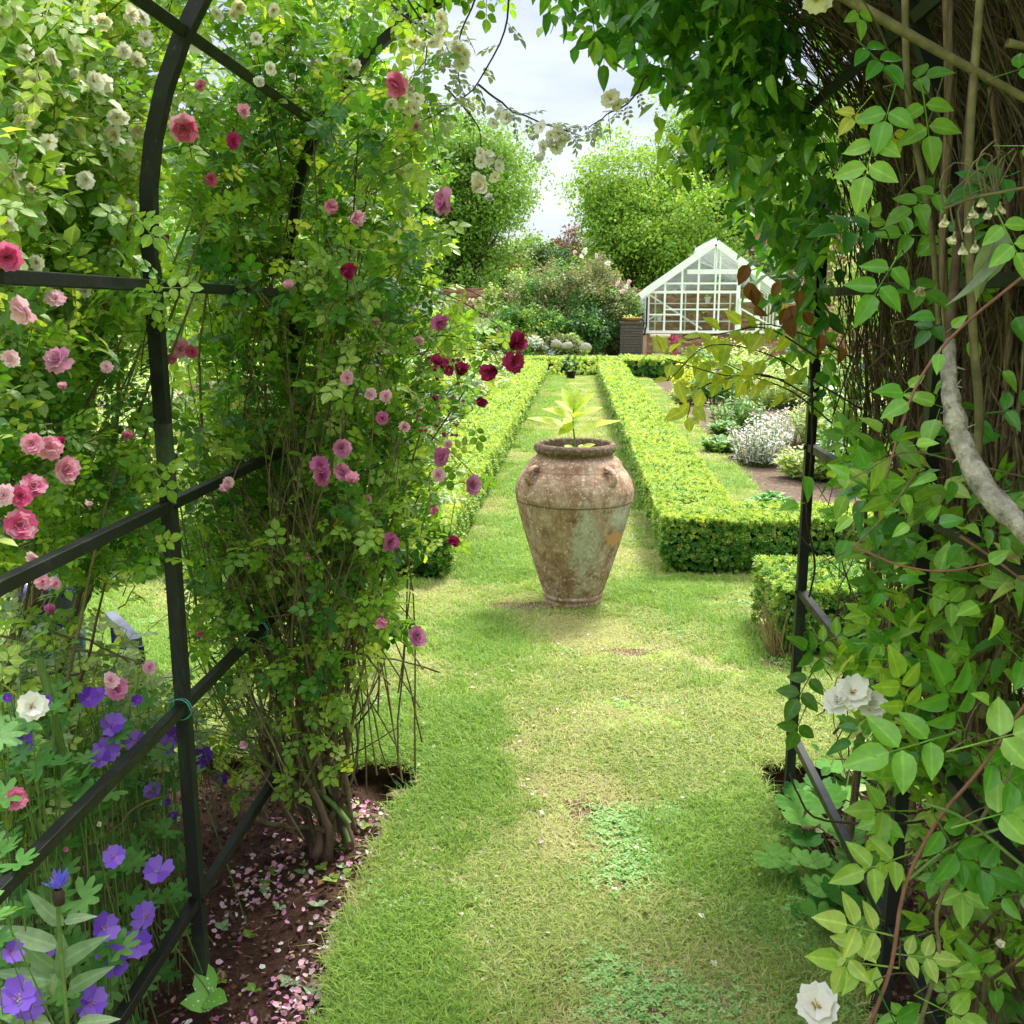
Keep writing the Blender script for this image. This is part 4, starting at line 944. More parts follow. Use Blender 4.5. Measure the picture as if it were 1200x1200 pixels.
for s in (-1, 1):
    b = B(); b.bar((s * (hw + .22), -.10, ze - .12), (s * .02, -.10, zr + .06), .22, .05, up=(0, -1, 0)); gpart(b, 'barge_board', M['white_paint'])
    b = B(); b.bar((s * (hw + .10), GD / 2 - .1, ze - .03), (s * (hw + .10), GD + .1, ze - .03), .1, .08); b.V = [v * np.array((1, 1, 1)) for v in b.V]; gpart(b, 'gutter', M['white_paint'])
    for j in range(11):
        y = j * GD / 10
        b = B(); b.bar((s * hw, y, ze), (s * .02, y, zr), .045, .06, up=(0, 0, 1)); gpart(b, 'rafter', M['white_paint'])
        b = B(); b.bar((s * hw, y, zs), (s * hw, y, ze), .05, .05, up=(0, 1, 0)); gpart(b, 'side_post', M['white_paint'])
    b = B(); b.add([(s * hw, .03, ze + .01), (s * .02, .03, zr + .01), (s * .02, GD, zr + .01), (s * hw, GD, ze + .01)], [(0, 1, 2, 3)]); gpart(b, 'roof_glass', M['washed_glass'])
    b = B(); b.add([(s * hw, .03, zs), (s * hw, .03, ze), (s * hw, GD, ze), (s * hw, GD, zs)], [(0, 1, 2, 3)]); gpart(b, 'side_glass' if s > 0 else 'side_panel', M['glass'] if s > 0 else M['white_paint'])
b = B(); b.bar((0, -.1, zr + .07), (0, GD, zr + .07), .10, .06); gpart(b, 'ridge', M['white_paint'])
b = B()
for k in range(24): b.add([(-.04, k * .25, zr + .1), (.04, k * .25, zr + .1), (0, k * .25, zr + .26), (0, k * .25 + .05, zr + .1)], [(0, 1, 2), (1, 3, 2), (3, 0, 2)])
o = gpart(b, 'ridge_cresting', M['white_paint']); o['kind'] = 'stuff'
allx = vx
for i in range(len(vx) - 1):
    xa, xb = vx[i] + .02, vx[i + 1] - .02
    za = zs + .05
    hs_ = [za, ze - .02, ze + .0]
    b = B(); b.add([(xa, .02, za), (xb, .02, za), (xb, .02, ze), (xa, .02, ze)], [(0, 1, 2, 3)]); gpart(b, 'pane', M['glass'])
    b = B(); b.add([(xa, .02, ze + .005), (xb, .02, ze + .005), (xb, .02, roofz(xb) - .02), (xa, .02, roofz(xa) - .02)], [(0, 1, 2, 3)]); gpart(b, 'pane', M['glass'])
for x in np.linspace(-hw + .05, hw - .05, 8):
    b = B(); b.bar((x, GD, 0), (x, GD, roofz(x)), .05, .05, up=(0, 1, 0)); gpart(b, 'rear_bar', M['white_paint'])
for z in (zs, ze, zs + .7):
    b = B(); b.box((0, GD, z), (2 * hw, .06, .06)); gpart(b, 'rear_bar', M['white_paint'])
b = B(); b.add([(-hw, GD - .03, .1), (hw, GD - .03, .1), (hw, GD - .03, ze), (0, GD - .03, zr), (-hw, GD - .03, ze)], [(0, 1, 2, 3, 4)]); gpart(b, 'rear_glass', M['washed_glass'])
# door leaves of the porch at the right
dx0, dx1 = hw - 1.42 + .05, hw - .1; dt = at(880, 352, GY)[2]
b = B(); b.box(((dx0 + dx1) / 2, -.16, dt), (dx1 - dx0 + .1, .24, .11)); b.bar((dx0, -.2, zs - .2), (dx0, -.2, dt), .09, .08, up=(0, 1, 0)); b.bar((dx1, -.2, zs - .2), (dx1, -.2, dt), .09, .08, up=(0, 1, 0)); b.bar(((dx0 + dx1) / 2, -.2, zs - .2), ((dx0 + dx1) / 2, -.2, dt), .05, .05, up=(0, 1, 0)); b.bar((dx0, -.2, dt - .25), (dx1, -.2, dt - .95), .05, .03, up=(0, 1, 0)); gpart(b, 'porch_frame', M['white_paint'])
# drainpipe at the left corner
b = B(); b.tube([(-hw + .02, -.13, ze - .15), (-hw + .02, -.13, zs + .2), (-hw - .05, -.13, zs - .1)], .03, 6); gpart(b, 'drainpipe', simple('pipe_black', (.01, .01, .012), .4))
b = B(); b.box((-hw - .02, -.05, zs / 2 - .05), (.13, .1, zs - .1)); gpart(b, 'corner_post', M['pink_render'])
# staging inside and what stands on it
M['wood_pale'] = simple('wood_pale', (.45, .40, .33), .8, .2, 9, .8, 1.1)
M['terracotta'] = simple('terracotta', (.50, .24, .14), .85, .2, 12, .8, 1.15)
M['inner_green'] = M['tree_leaf_mid']
st_ = tag(empty('potting_bench', (gxm, GY + .7, 0)), 'tiered slatted potting bench standing inside the greenhouse', 'bench')
for z, y in ((zs + .35, 0), (zs + .95, .35), (zs + 1.35, .55)):
    b = B(); b.box((-.6, y, z), (2 * hw - 1.6, .32, .035)); b.build('shelf', M['white_paint'], st_)
for x in (-hw + .4, -.8, hw - 1.5):
    b = B(); b.bar((x, .45, 0), (x, .45, zs + 1.33), .05); b.build('leg', M['white_paint'], st_)
for k in range(9):
    x = -hw + .5 + k * .42; lv = k % 3; z = (zs + .37, zs + .97, zs + 1.37)[lv]; y = GY + .7 + (0, .35, .55)[lv]
    t = tag(empty('seedling_pot', (gxm + x, y, z)), None, 'flower pot', 'flower pots on the greenhouse bench')
    t['label'] = '%s seedling pot %s the %s shelf inside the greenhouse' % ('terracotta' if k % 2 else 'white', ('at the left end of', 'in the middle of', 'towards the right of')[k // 3], ('lower', 'middle', 'top')[lv])
    b = B(); b.lathe([(0, 0), (.07, 0), (.10, .16), (.115, .16), (.115, .2), (.09, .2), (0, .17)], 12); b.build('container', M['terracotta' if k % 2 else 'white_paint'], t)
    q = 26; P = np.stack([g_.normal(0, .08, q), g_.normal(0, .08, q), g_.uniform(.2, .42, q)], -1); b = B(); stamp(b, leaflet(3, .3, .5), P, frames(g_.normal(0, 1, (q, 3)), g_.normal(0, .4, (q, 3)) + (0, 0, 1)), g_.uniform(.07, .14, q), g_.random(q)); b.build('leaves', M['shrub_leaf'], t, kind='stuff')
# dark back wall of shelves: tall plants inside
# compost bin
cb = at(739, 411, 32.6); cbx = cb[0]
bn = tag(empty('compost_bin', (cbx, 32.8, 0)), 'dark brown slatted bin beside the greenhouse corner with a terracotta tray on top', 'bin')
M['bin'] = simple('bin', (.075, .055, .06), .7, .3, 14, .7, 1.3); zt = at(739, 377, 32.5)[2]
b = B(); b.box((0, 0, zt / 2), (.66, .60, zt - .12)); b.build('core', M['bin'], bn)
for k in range(12):
    b = B(); b.box((0, -.31, .08 + k * (zt - .2) / 12 + .03), (.70, .03, (zt - .2) / 12 - .02)); b.build('slat', M['bin'], bn)
b = B(); b.box((0, 0, zt - .03), (.76, .68, .07)); b.build('lid', M['bin'], bn)
tr_ = tag(empty('tray', (cbx + .02, 32.8, zt + .005)), 'terracotta seed tray standing on the lid of the dark bin', 'tray')
b = B(); b.lathe([(0, 0), (.24, 0), (.30, .10), (.32, .10), (.32, .13), (.27, .13), (.23, .04), (0, .03)], 20); b.build('dish', M['terracotta'], tr_)
q = 30; P = np.stack([g_.normal(0, .13, q), g_.normal(0, .1, q), g_.uniform(.06, .22, q)], -1); b = B(); stamp(b, leaflet(3, .3, .5), P, frames(g_.normal(0, 1, (q, 3)), g_.normal(0, .4, (q, 3)) + (0, 0, 1)), g_.uniform(.07, .12, q), g_.random(q)); b.build('leaves', M['shrub_leaf_light'], tr_, kind='stuff')
pq = at(774, 405, 32.2); fp = tag(empty('flower_pot', (pq[0], 32.4, .0)), 'wide buff terracotta pot in front of the greenhouse plinth', 'flower pot')
zp = at(774, 392, 32.2)[2]
b = B(); b.lathe([(0, zp - .55), (.22, zp - .55), (.28, zp - .1), (.33, zp - .1), (.33, zp), (.27, zp), (.24, zp - .08), (0, zp - .08)], 22); b.lathe([(0, 0), (.2, 0), (.18, zp - .56), (0, zp - .56)], 12); b.build('container', simple('buff', (.55, .42, .28), .85, .2, 10, .8, 1.1), fp)
fq = plant('pink_flower_plant', (pq[0] + .42, 32.3, 0), 'low plant with magenta flowers beside the buff pot at the greenhouse', 'plant')

# ================================================================ TREES
def ball(nl, seed, size, r): return dome(nl, 2, size, r, seed)
def tree(name, label, x, y, h, crown, mats, nclump, cr_, leaf, trunk_r=.25, nb=46, group='trees beyond the garden wall', z0=0, inner=None, seed=3, limbs=7):
    g = np.random.default_rng(seed); root = tag(empty(name, (x, y, z0)), label, 'tree', group)
    cx, cy, cz, rx, ry, rz = crown
    b = B(); top = (cx * .8, cy * .8, cz + rz * .3)
    P = bez((0, 0, -.3), top, g.normal(0, .3, 3) * (1, 1, 0), 12); b.tube(P, np.linspace(trunk_r, trunk_r * .3, 12), 8)
    tb = B()
    R3 = np.array((rx, ry, rz)); nl_ = 17; lc = norm(g.normal(0, 1, (nl_, 3)) * (1, 1, 1.1)) * g.uniform(.35, .78, (nl_, 1)) * R3; lr = g.uniform(.32, .50, nl_); li_ = g.integers(0, nl_, nb)
    boughs = lc[li_] + norm(g.normal(0, 1, (nb, 3))) * (g.uniform(.3, 1, (nb, 1)) ** .5) * R3 * lr[li_][:, None] + np.array((cx, cy, cz)); lsh = g.uniform(0, .3, nl_)
    boughs = boughs[boughs[:, 2] > .4]
    for q in boughs:
        i = g.integers(3, 11); q2 = P[i] + (q - P[i]) * .8; tb.tube(bez(P[i], q2, (0, 0, -.3), 6), np.linspace(trunk_r * .25, .02, 6), 4)
    b.build('trunk', M['tree_bark'], root); tb.build('limbs', M['tree_bark'], root, kind='stuff')
    variants = [ball(9, s, leaf, cr_) for s in range(5)]
    f = B(); per = max(1, nclump // len(boughs))
    br = (rx + ry + rz) / 3 * .27
    for bi, q in enumerate(boughs):
        dirs = norm(g.normal(0, 1, (per, 3)) + (0, 0, .35)); P_ = q + dirs * (br * g.uniform(.35, 1.15, (per, 1)) * g.uniform(.5, 1.25)) * np.array((1.15, 1.15, .62))
        mi = g.integers(0, len(mats)) if g.random() < .4 else 0
        R0 = frames(g.normal(0, 1, (per, 3)) * (1, 1, .2), dirs + (0, 0, .8)); ti = g.integers(0, 5, per); sh = lsh[li_[bi]] if bi < len(li_) else .1
        for k in range(5):
            s_ = ti == k; n_ = s_.sum()
            if n_:
                V, F, R = variants[k]; W = np.einsum('kij,vj->kvi', R0[s_], V) * g.uniform(.8, 1.25, n_)[:, None, None] + P_[s_][:, None]
                FF = (F[None] + (np.arange(n_) * len(V))[:, None, None]).reshape(-1, 3)
                f.add(W.reshape(-1, 3), FF, mi, (R[None] + g.random((n_, 1)) * .5 + sh).ravel())
    f.build('crown', [M[q] for q in mats], root, kind='stuff'); return root
def X(px, Y): return float(at(px, 300, Y)[0])
tree('tree', 'tall mid green deciduous tree left of the sky gap beyond the wall', X(540, 46), 46, 12, (0, 0, 5.3, 4.3, 3.0, 5.0), ['tree_leaf_mid', 'tree_leaf_mid'], 7600, .42, .15, .26, 170, seed=14)
tree('tree', 'large green tree further left partly hidden by the pink rose', X(505, 44), 45, 12, (-.6, 0, 6.6, 4.4, 3.4, 5.4), ['tree_leaf_mid', 'shrub_leaf'], 4600, .42, .16, .3, 120, seed=5)
tree('tree', 'green tree glimpsed through the white rambling rose', X(330, 40), 41, 12, (0, 0, 6, 5.5, 4, 5.5), ['tree_leaf_mid', 'shrub_leaf_light'], 2200, .5, .22, .3, 60, seed=6)
tree('tree', 'bright yellow green tree right of the sky gap behind the greenhouse', X(745, 43), 44, 11, (1.5, 0, 4.9, 4.6, 3, 3.9), ['tree_leaf_bright', 'tree_leaf_bright'], 7400, .42, .15, .25, 160, seed=7)
tree('tree', 'taller bright green tree above the greenhouse roof', X(838, 46), 47, 13, (.3, 0, 7.2, 4.2, 3, 5.2), ['tree_leaf_bright', 'tree_leaf_mid'], 5600, .42, .16, .28, 130, seed=8)
tree('tree', 'broad green tree behind the right side of the arch', X(985, 42), 44, 12, (0, 0, 6.2, 4.6, 3, 5), ['tree_leaf_bright', 'tree_leaf_mid'], 1900, .5, .22, .28, 60, seed=9)
tree('dark_tree', 'low dark evergreen tree under the sky gap', X(640, 49), 50, 5, (0, 0, 2.9, 2.4, 2, 2.3), ['tree_leaf_dark', 'olive_leaf'], 1300, .36, .15, .2, 40, seed=10)
tree('red_tree', 'reddish brown tree top at the bottom of the sky gap', X(662, 60), 62, 7, (0, 0, 4.5, 2.2, 2, 2.3), ['red_tree_leaf', 'olive_leaf'], 900, .4, .17, .2, 36, seed=11)
tree('tree', 'dense lower green tree filling the left edge of the sky gap', X(590, 52), 53, 8, (0, 0, 2.9, 3.0, 2.5, 2.9), ['tree_leaf_mid', 'tree_leaf_dark'], 2600, .42, .17, .25, 80, seed=15)
tree('tree', 'green tree behind the pinkish outbuilding', X(900, 50), 51, 10, (0, 0, 5.0, 4.5, 3, 4.6), ['tree_leaf_bright', 'tree_leaf_mid'], 2600, .45, .2, .28, 80, seed=16)
for i, (px_, Y_, r_) in enumerate(((430, 70, 9), (200, 62, 9), (60, 50, 8), (-150, 45, 8), (1120, 60, 9), (1300, 48, 8), (700, 95, 8), (600, 100, 8))):
    far_ = Y_ > 90
    tree('tree', ['distant green tree left of centre behind the rose', 'distant tree behind the white rose', 'distant tree at the far left behind the blossoms', 'distant tree beyond the left edge of the garden', 'distant tree behind the brown clematis stems', 'distant tree beyond the right edge of the garden', 'hazy low tree on the skyline under the gap', 'hazy low tree on the skyline left of the gap'][i], X(px_, Y_), Y_, 12, (0, 0, 2.2 if far_ else 6, r_, 5, 3.4 if far_ else 7), ['tree_leaf_mid', 'tree_leaf_dark'], 1500, .7, .35, .4, 60, seed=20 + i)

# ================================================================ SHRUBS AND BORDER PLANTS
def shrub(name, label, x, y, rx, ry, h, mats, n, cr_, leaf, cat='shrub', group=None, seed=1, z0=0, T=T_LEAF2, stems=True, lump=.3, nl=8):
    g = np.random.default_rng(seed); root = tag(empty(name, (x, y, z0)), label, cat, group)
    V5 = [dome(nl, 2, leaf, cr_, s + seed, T) for s in range(4)]
    f = B(); nb = max(5, int(n / 40)); 
    bc = norm(g.normal(0, 1, (nb, 3)) * (1, 1, .8)) * (g.uniform(.3, 1, (nb, 1)) ** .4) * np.array((rx, ry, h * .5)) * (1 - lump * .6) + np.array((0, 0, h * .5))
    per = n // nb; br = np.array((rx, ry, h * .5)) * lump
    for q in bc:
        d = norm(g.normal(0, 1, (per, 3)) + (0, 0, .3)); P = q + d * br * g.uniform(.3, 1.1, (per, 1)); P[:, 2] = np.maximum(P[:, 2], .02)
        Rm = frames(g.normal(0, 1, (per, 3)), d + (0, 0, .6)); mi = int(g.integers(0, len(mats))); ti = g.integers(0, 4, per)
        for k in range(4):
            s_ = ti == k; n_ = s_.sum()
            if n_:
                V, F, R = V5[k]; W = np.einsum('kij,vj->kvi', Rm[s_], V) * g.uniform(.75, 1.25, n_)[:, None, None] + P[s_][:, None]
                f.add(W.reshape(-1, 3), (F[None] + (np.arange(n_) * len(V))[:, None, None]).reshape(-1, 3), mi, (R[None] + g.random((n_, 1)) * .6).ravel())
    if stems:
        b = B()
        for q in bc[:14]: b.tube(bez((g.normal(0, .05 * rx), g.normal(0, .05 * ry), 0), q, (0, 0, 0), 5), np.linspace(.012 + .01 * h, .004, 5), 4)
        b.build('stems', M['stem_brown'], root, kind='stuff')
    f.build('foliage', [M[q] for q in mats], root, kind='stuff'); return root
def blooms(root, pts, r0, r1, mats, name='flower', cap=300, open_=True):
    """small many petalled flowers, one object each, sharing a mesh"""
    protos = []
    for i, q in enumerate(pts):
        mk = mats[i % len(mats)]
        pr_ = [z for z in protos if z[0] == mk]
        if not pr_:
            b = B(); k = 9; a = np.arange(k) * 2.4; D = np.stack([np.cos(a), np.sin(a), .25 + .08 * np.arange(k)], -1)
            stamp(b, T_PETAL_FLAT, np.zeros((k, 3)), frames(D, np.tile((0, 0, 1.), (k, 1))), np.linspace(1, .55, k), rng.random(k) * .6)
            o = b.build(name, M[mk], root); protos.append((mk, o))
        else: o = pr_[0][1].copy(); COL.objects.link(o); o.parent = root
        o.location = tuple(np.asarray(q, float) - np.array(root.location)); s = rng.uniform(r0, r1); o.scale = (s,) * 3
        o.rotation_euler = (rng.uniform(.4, 1.6), rng.normal(0, .5), rng.normal(0, .8))
# mound of shrubs before the wall
Y0 = 34.5
sm = shrub('shrub_mound', 'big rounded olive brown shrub clipped into a dome before the brick wall', X(672, Y0), Y0, 2.2, 1.3, at(672, 296, Y0)[2] , ['olive_leaf', 'olive_leaf', 'shrub_leaf'], 3600, .2, .10, group='shrubs before the brick wall', seed=31, lump=.26)
s2 = shrub('rose_bush', 'pale pink rose bush spilling over the right shoulder of the domed shrub', X(722, 34), 34.1, 1.0, .9, at(722, 322, 34)[2], ['olive_leaf', 'shrub_leaf'], 1300, .2, .10, group='shrubs before the brick wall', seed=32)
blooms(s2, [at(x, y, 33.4) for x, y in ((674, 296), (685, 294), (700, 300), (712, 309), (725, 333), (733, 336), (738, 331), (681, 301), (730, 342))], .10, .16, ['pale_pink_petal', 'white_petal'])
for i, (px_, top, Yy, rx, mt, lb) in enumerate(((600, 312, 36.5, 1.0, ['shrub_leaf_light'], 'pale yellow green shrub left of the domed shrub'), (560, 345, 35, 1.3, ['shrub_leaf', 'olive_leaf'], 'green rose bush with pink blooms below the wall pier'), (615, 345, 33.6, 1.2, ['shrub_leaf', 'tree_leaf_mid'], 'mid green leafy shrub below the domed shrub'), (655, 362, 33.0, .9, ['shrub_leaf', 'lime_leaf', 'shrub_leaf'], 'bright green large leaved shrub in the middle of the far border'), (690, 358, 33, .9, ['tree_leaf_dark', 'shrub_leaf'], 'dark green bush above the bare soil by the bin'), (635, 385, 31.6, .5, ['silver_leaf', 'olive_leaf'], 'grey green wispy plant at the foot of the far border'), (668, 385, 31.5, .55, ['tree_leaf_mid', 'olive_leaf'], 'low dark shrub with spreading branches in the far border'), (575, 378, 31.5, .9, ['tree_leaf_mid', 'shrub_leaf'], 'dark leafy bush behind the magenta rosebuds'), (520, 360, 31, 1.2, ['shrub_leaf', 'shrub_leaf_light'], 'green bush at the left end of the far border'), (604, 396, 31.2, .45, ['shrub_leaf_light', 'shrub_leaf'], 'small pale green clump at the front of the far border'), (718, 340, 35.5, .9, ['olive_leaf', 'shrub_leaf'], 'climber on the wall beside the white greenhouse corner'))):
    sh_ = shrub('border_shrub', lb, X(px_, Yy), Yy, rx, rx * .8, max(.5, at(px_, top, Yy)[2]), mt, 800 if rx > .8 else 420, .17, .11, group='shrubs before the brick wall', seed=40 + i)
    if i in (1, 7): blooms(sh_, [at(px_ + rng.normal(0, 14), top + rng.uniform(6, 45), Yy - .8) for _ in range(7)], .06, .11, ['magenta_petal', 'pink_petal', 'white_petal'])
rk = simple('pale_stone', (.26, .24, .2), .9, .1, 5, .7, 1.2)
for i, (x, y) in enumerate(((664, 400), (686, 402), (652, 398))):
    c = at(x, y + 5, 30.6); t = B(); t.lathe([(0, 0), (.16, .01), (.18, .1), (.11, .19), (0, .22)], 9, wob=lambda V: V * (1 + .15 * np.sin(V[..., ::-1] * 9 + i))); o = t.build('rock', rk); o.location = (c[0], 30.6, max(0, c[2] - .1)); tag(o, ['pale stone under the bright shrub in the far border', 'wider pale stone right of the dark seedling pot', 'small pale stone at the left of the far border stones'][i], 'rock', 'stones in the far border')
rs = shrub('climbing_rose', 'tall pink rose on the outbuilding wall right of the greenhouse', X(925, 38), 39.2, 2.2, .8, at(925, 275, 39)[2], ['shrub_leaf', 'olive_leaf'], 1000, .22, .13, cat='rose', seed=60)
blooms(rs, [at(x + rng.normal(0, 3), y + rng.normal(0, 3), 38.2) for x, y in ((883, 285), (890, 290), (880, 292), (887, 282), (893, 285), (876, 288), (910, 300), (925, 310), (905, 320), (935, 330), (930, 290), (940, 345))], .13, .22, ['magenta_petal', 'pink_petal', 'magenta_petal', 'pale_pink_petal'])

# border perennials: spires and clumps
def spikes(name, label, x, y, r, h, leafm, n, lw=.12, leaf=.14, stem=.004, seed=1, cat='plant', group=None, flower=None, fl_n=0, T=None, per=9, fr=(.01, .02)):
    g = np.random.default_rng(seed); root = tag(empty(name, (x, y, -.04)), label, cat, group); b = B(); s = B(); T = T or leaflet(3, lw, .4, curl=.5); tips = []
    for i in range(n):
        a = g.random() * 6.28; rr = r * math.sqrt(g.random()); p0 = np.array((rr * math.cos(a) * .7, rr * math.sin(a) * .7, 0)); p1 = np.array((rr * math.cos(a) * 1.15, rr * math.sin(a) * 1.15, h * g.uniform(.6, 1.05) * (1 - .35 * rr / r)))
        P = bez(p0, p1, g.normal(0, .02, 3), 6); s.tube(P, np.linspace(stem, stem * .5, 6), 3); tips.append(p1)
        tt = np.linspace(.15, 1, per) * 4.99; ii = tt.astype(int); ff = (tt - ii)[:, None]; Q = P[ii] * (1 - ff) + P[np.minimum(ii + 1, 5)] * ff
        aa = np.arange(per) * 2.4 + g.random() * 6; D = np.stack([np.cos(aa), np.sin(aa), g.uniform(.2, 1.1, per)], -1)
        stamp(b, T, Q, frames(D, np.tile((0, 0, 1.), (per, 1)) + g.normal(0, .3, (per, 3))), leaf * g.uniform(.6, 1.1, per) * (1.15 - .5 * tt / 5), g.random(per))
    s.build('stems', M['stem_green'], root, kind='stuff'); b.build('foliage', [M[leafm]], root, kind='stuff')
    if flower:
        pts = [np.array((x, y, -.04)) + t + (0, -.01, .01) for t in tips[:fl_n]]; blooms(root, pts, fr[0], fr[1], flower)
    return root
G1 = 'border plants beside the right lawn strip'; G2 = 'border plants behind the left hedge'
def bx(px_, py_): q = atz(px_, py_, 0); return q[0], q[1]
for i, (px_, py_, r, h, lm, n, lw, lf, lb, fl, fn) in enumerate((
    (888, 540, .30, .62, 'silver_leaf', 190, .15, .085, 'silvery white woolly plant clump with upright spires', ['pale_pink_petal'], 6),
    (925, 515, .30, .55, 'silver_leaf', 80, .13, .085, 'second silvery clump behind the woolly spires', ['pale_pink_petal'], 10),
    (812, 462, .45, .8, 'golden_leaf', 120, .30, .13, 'yellow green frothy mound beside the cross hedge', None, 0),
    (845, 470, .5, .85, 'shrub_leaf', 120, .25, .14, 'dark green clump with small pink flowers in the right border', ['mauve_petal', 'pink_petal'], 18),
    (880, 455, .6, 1.0, 'shrub_leaf_light', 130, .20, .18, 'pale green leafy plant behind the silver clump', ['pale_pink_petal'], 16),
    (850, 435, .8, 1.0, 'shrub_leaf_light', 120, .25, .2, 'tall pale green clump near the far end of the right border', ['white_petal', 'pink_petal'], 10),
    (940, 470, .6, 1.0, 'shrub_leaf_light', 150, .16, .2, 'light green spiky plant behind the right arch post', None, 0),
    (985, 480, .7, 1.2, 'shrub_leaf', 130, .2, .2, 'green leafy plant behind the arch stems', None, 0),
    (848, 505, .16, .2, 'shrub_leaf', 40, .22, .13, 'small dark green tuft at the edge of the bare soil', None, 0),
    (948, 556, .30, .38, 'shrub_leaf_light', 80, .3, .11, 'low broad leaved clump left of the arch post', ['white_petal'], 6),
    (1010, 560, .5, .8, 'shrub_leaf', 120, .3, .13, 'green clump right of the arch post', None, 0),
    (905, 592, .14, .15, 'geranium_leaf', 26, .3, .12, 'small rosette at the near corner of the right border', None, 0),
    (1080, 540, .8, 1.4, 'shrub_leaf_light', 140, .25, .17, 'bushy light green plant glimpsed between the brown stems', None, 0),
    (820, 440, .5, .8, 'shrub_leaf', 120, .25, .16, 'green clump at the far end beside the cross hedge', ['mauve_petal'], 8),
    (800, 470, .22, .35, 'shrub_leaf_light', 60, .25, .10, 'low pale clump at the strip edge near the far hedge', None, 0),
    (862, 500, .35, .55, 'shrub_leaf', 110, .14, .14, 'narrow leaved green clump left of the silver plant', ['pale_pink_petal'], 10),
    (975, 520, .45, .8, 'shrub_leaf_light', 130, .2, .14, 'pale green clump right of the silver plants', ['white_petal'], 8),
    (905, 475, .5, .8, 'shrub_leaf_light', 130, .16, .16, 'feathery pale clump behind the second silver plant', ['pale_pink_petal'], 20),
    (1000, 510, .5, 1.0, 'shrub_leaf', 120, .2, .16, 'dark green clump between the arch posts', None, 0),
    (845, 530, .20, .26, 'shrub_leaf', 46, .3, .12, 'dark broad leaved rosette on the border edge', None, 0),
    (1180, 560, .8, 1.6, 'shrub_leaf', 140, .25, .17, 'bushy green plant behind the far right stems', None, 0))):
    x, y = bx(px_, py_); spikes('border_plant', lb, x, y, r, h, lm, n, lw, lf, seed=70 + i, group=G1, flower=fl, fl_n=fn, fr=(.015, .035))
for i, (x, y, r, h, lm, n, lw, lf, lb, fl, fn) in enumerate((
    (-1.62, 8.2, .28, .62, 'silver_leaf', 80, .06, .20, 'silvery green iris like clump behind the left hedge', None, 0),
    (-1.75, 10.5, .35, .75, 'silver_leaf', 90, .05, .24, 'second silver spiky clump further along the left border', None, 0),
    (-1.75, 6.8, .4, .62, 'shrub_leaf_light', 120, .25, .12, 'pale green clump just behind the hedge with pink blooms', ['pale_pink_petal'], 12),
    (-2.4, 8.4, .6, .85, 'shrub_leaf_light', 150, .25, .14, 'light green leafy mass in the left border', ['pale_pink_petal', 'pink_petal'], 16),
    (-1.9, 13, .6, .9, 'shrub_leaf', 120, .25, .17, 'green bush midway along the left border', ['pink_petal'], 8),
    (-2.0, 16, .8, 1.0, 'shrub_leaf_light', 110, .25, .22, 'pale bush towards the far end of the left border', ['pale_pink_petal'], 10),
    (-2.3, 20, 1.0, 1.1, 'shrub_leaf_light', 110, .25, .24, 'pale shrub at the far end of the left border', ['white_petal'], 8),
    (-3.2, 7.0, .7, .9, 'shrub_leaf_light', 150, .25, .15, 'frothy light green clump further left in the border', ['pink_petal'], 10),
    (-3.3, 10.5, .9, 1.2, 'shrub_leaf', 150, .25, .18, 'tall green bush deep in the left border', ['mauve_petal', 'pale_pink_petal'], 16),
    (-4.3, 8.4, .9, 1.3, 'shrub_leaf_light', 150, .25, .18, 'light green bush seen through the pink rose', ['pale_pink_petal', 'white_petal'], 16),
    (-5.5, 10, 1.2, 1.6, 'shrub_leaf_light', 150, .25, .22, 'tall pale bush seen through the white rose', ['white_petal'], 14),
    (-6.8, 8.5, 1.3, 1.7, 'shrub_leaf', 150, .25, .22, 'tall green bush at the far left of the border', ['pale_pink_petal'], 14))):
    spikes('border_plant', lb, x, y, r, h, lm, n, lw, lf, seed=100 + i, group=G2, flower=fl, fl_n=fn, fr=(.02, .04))
# outer hedge lines of the garden left and right, so that the view never ends
for i, (x, y, rx, h, lb) in enumerate(((-9.5, 14, 2.2, 3.6, 'tall hedge bush far left behind the border'), (-10, 20, 2.8, 4.2, 'taller hedge bush at the far left beyond the border'), (-8.5, 27, 3, 4.4, 'broad green bush left of the wall'), (-7.5, 9.5, 1.6, 2.8, 'pale bush far left behind the blossoms'), (6.5, 12, 2, 3.2, 'bush behind the brown stems on the right'), (8, 18, 2.6, 3.8, 'larger bush behind the arch on the right'), (9, 26, 2.8, 4, 'broad bush right of the greenhouse'), (4.6, 7.5, 1.3, 2.2, 'near bush behind the right side of the arch'))):
    shrub('garden_bush', lb, x, y, rx, rx, h, ['shrub_leaf_light', 'shrub_leaf'], 1300, .28, .14, group='bushes round the edge of the garden', seed=130 + i, nl=9)
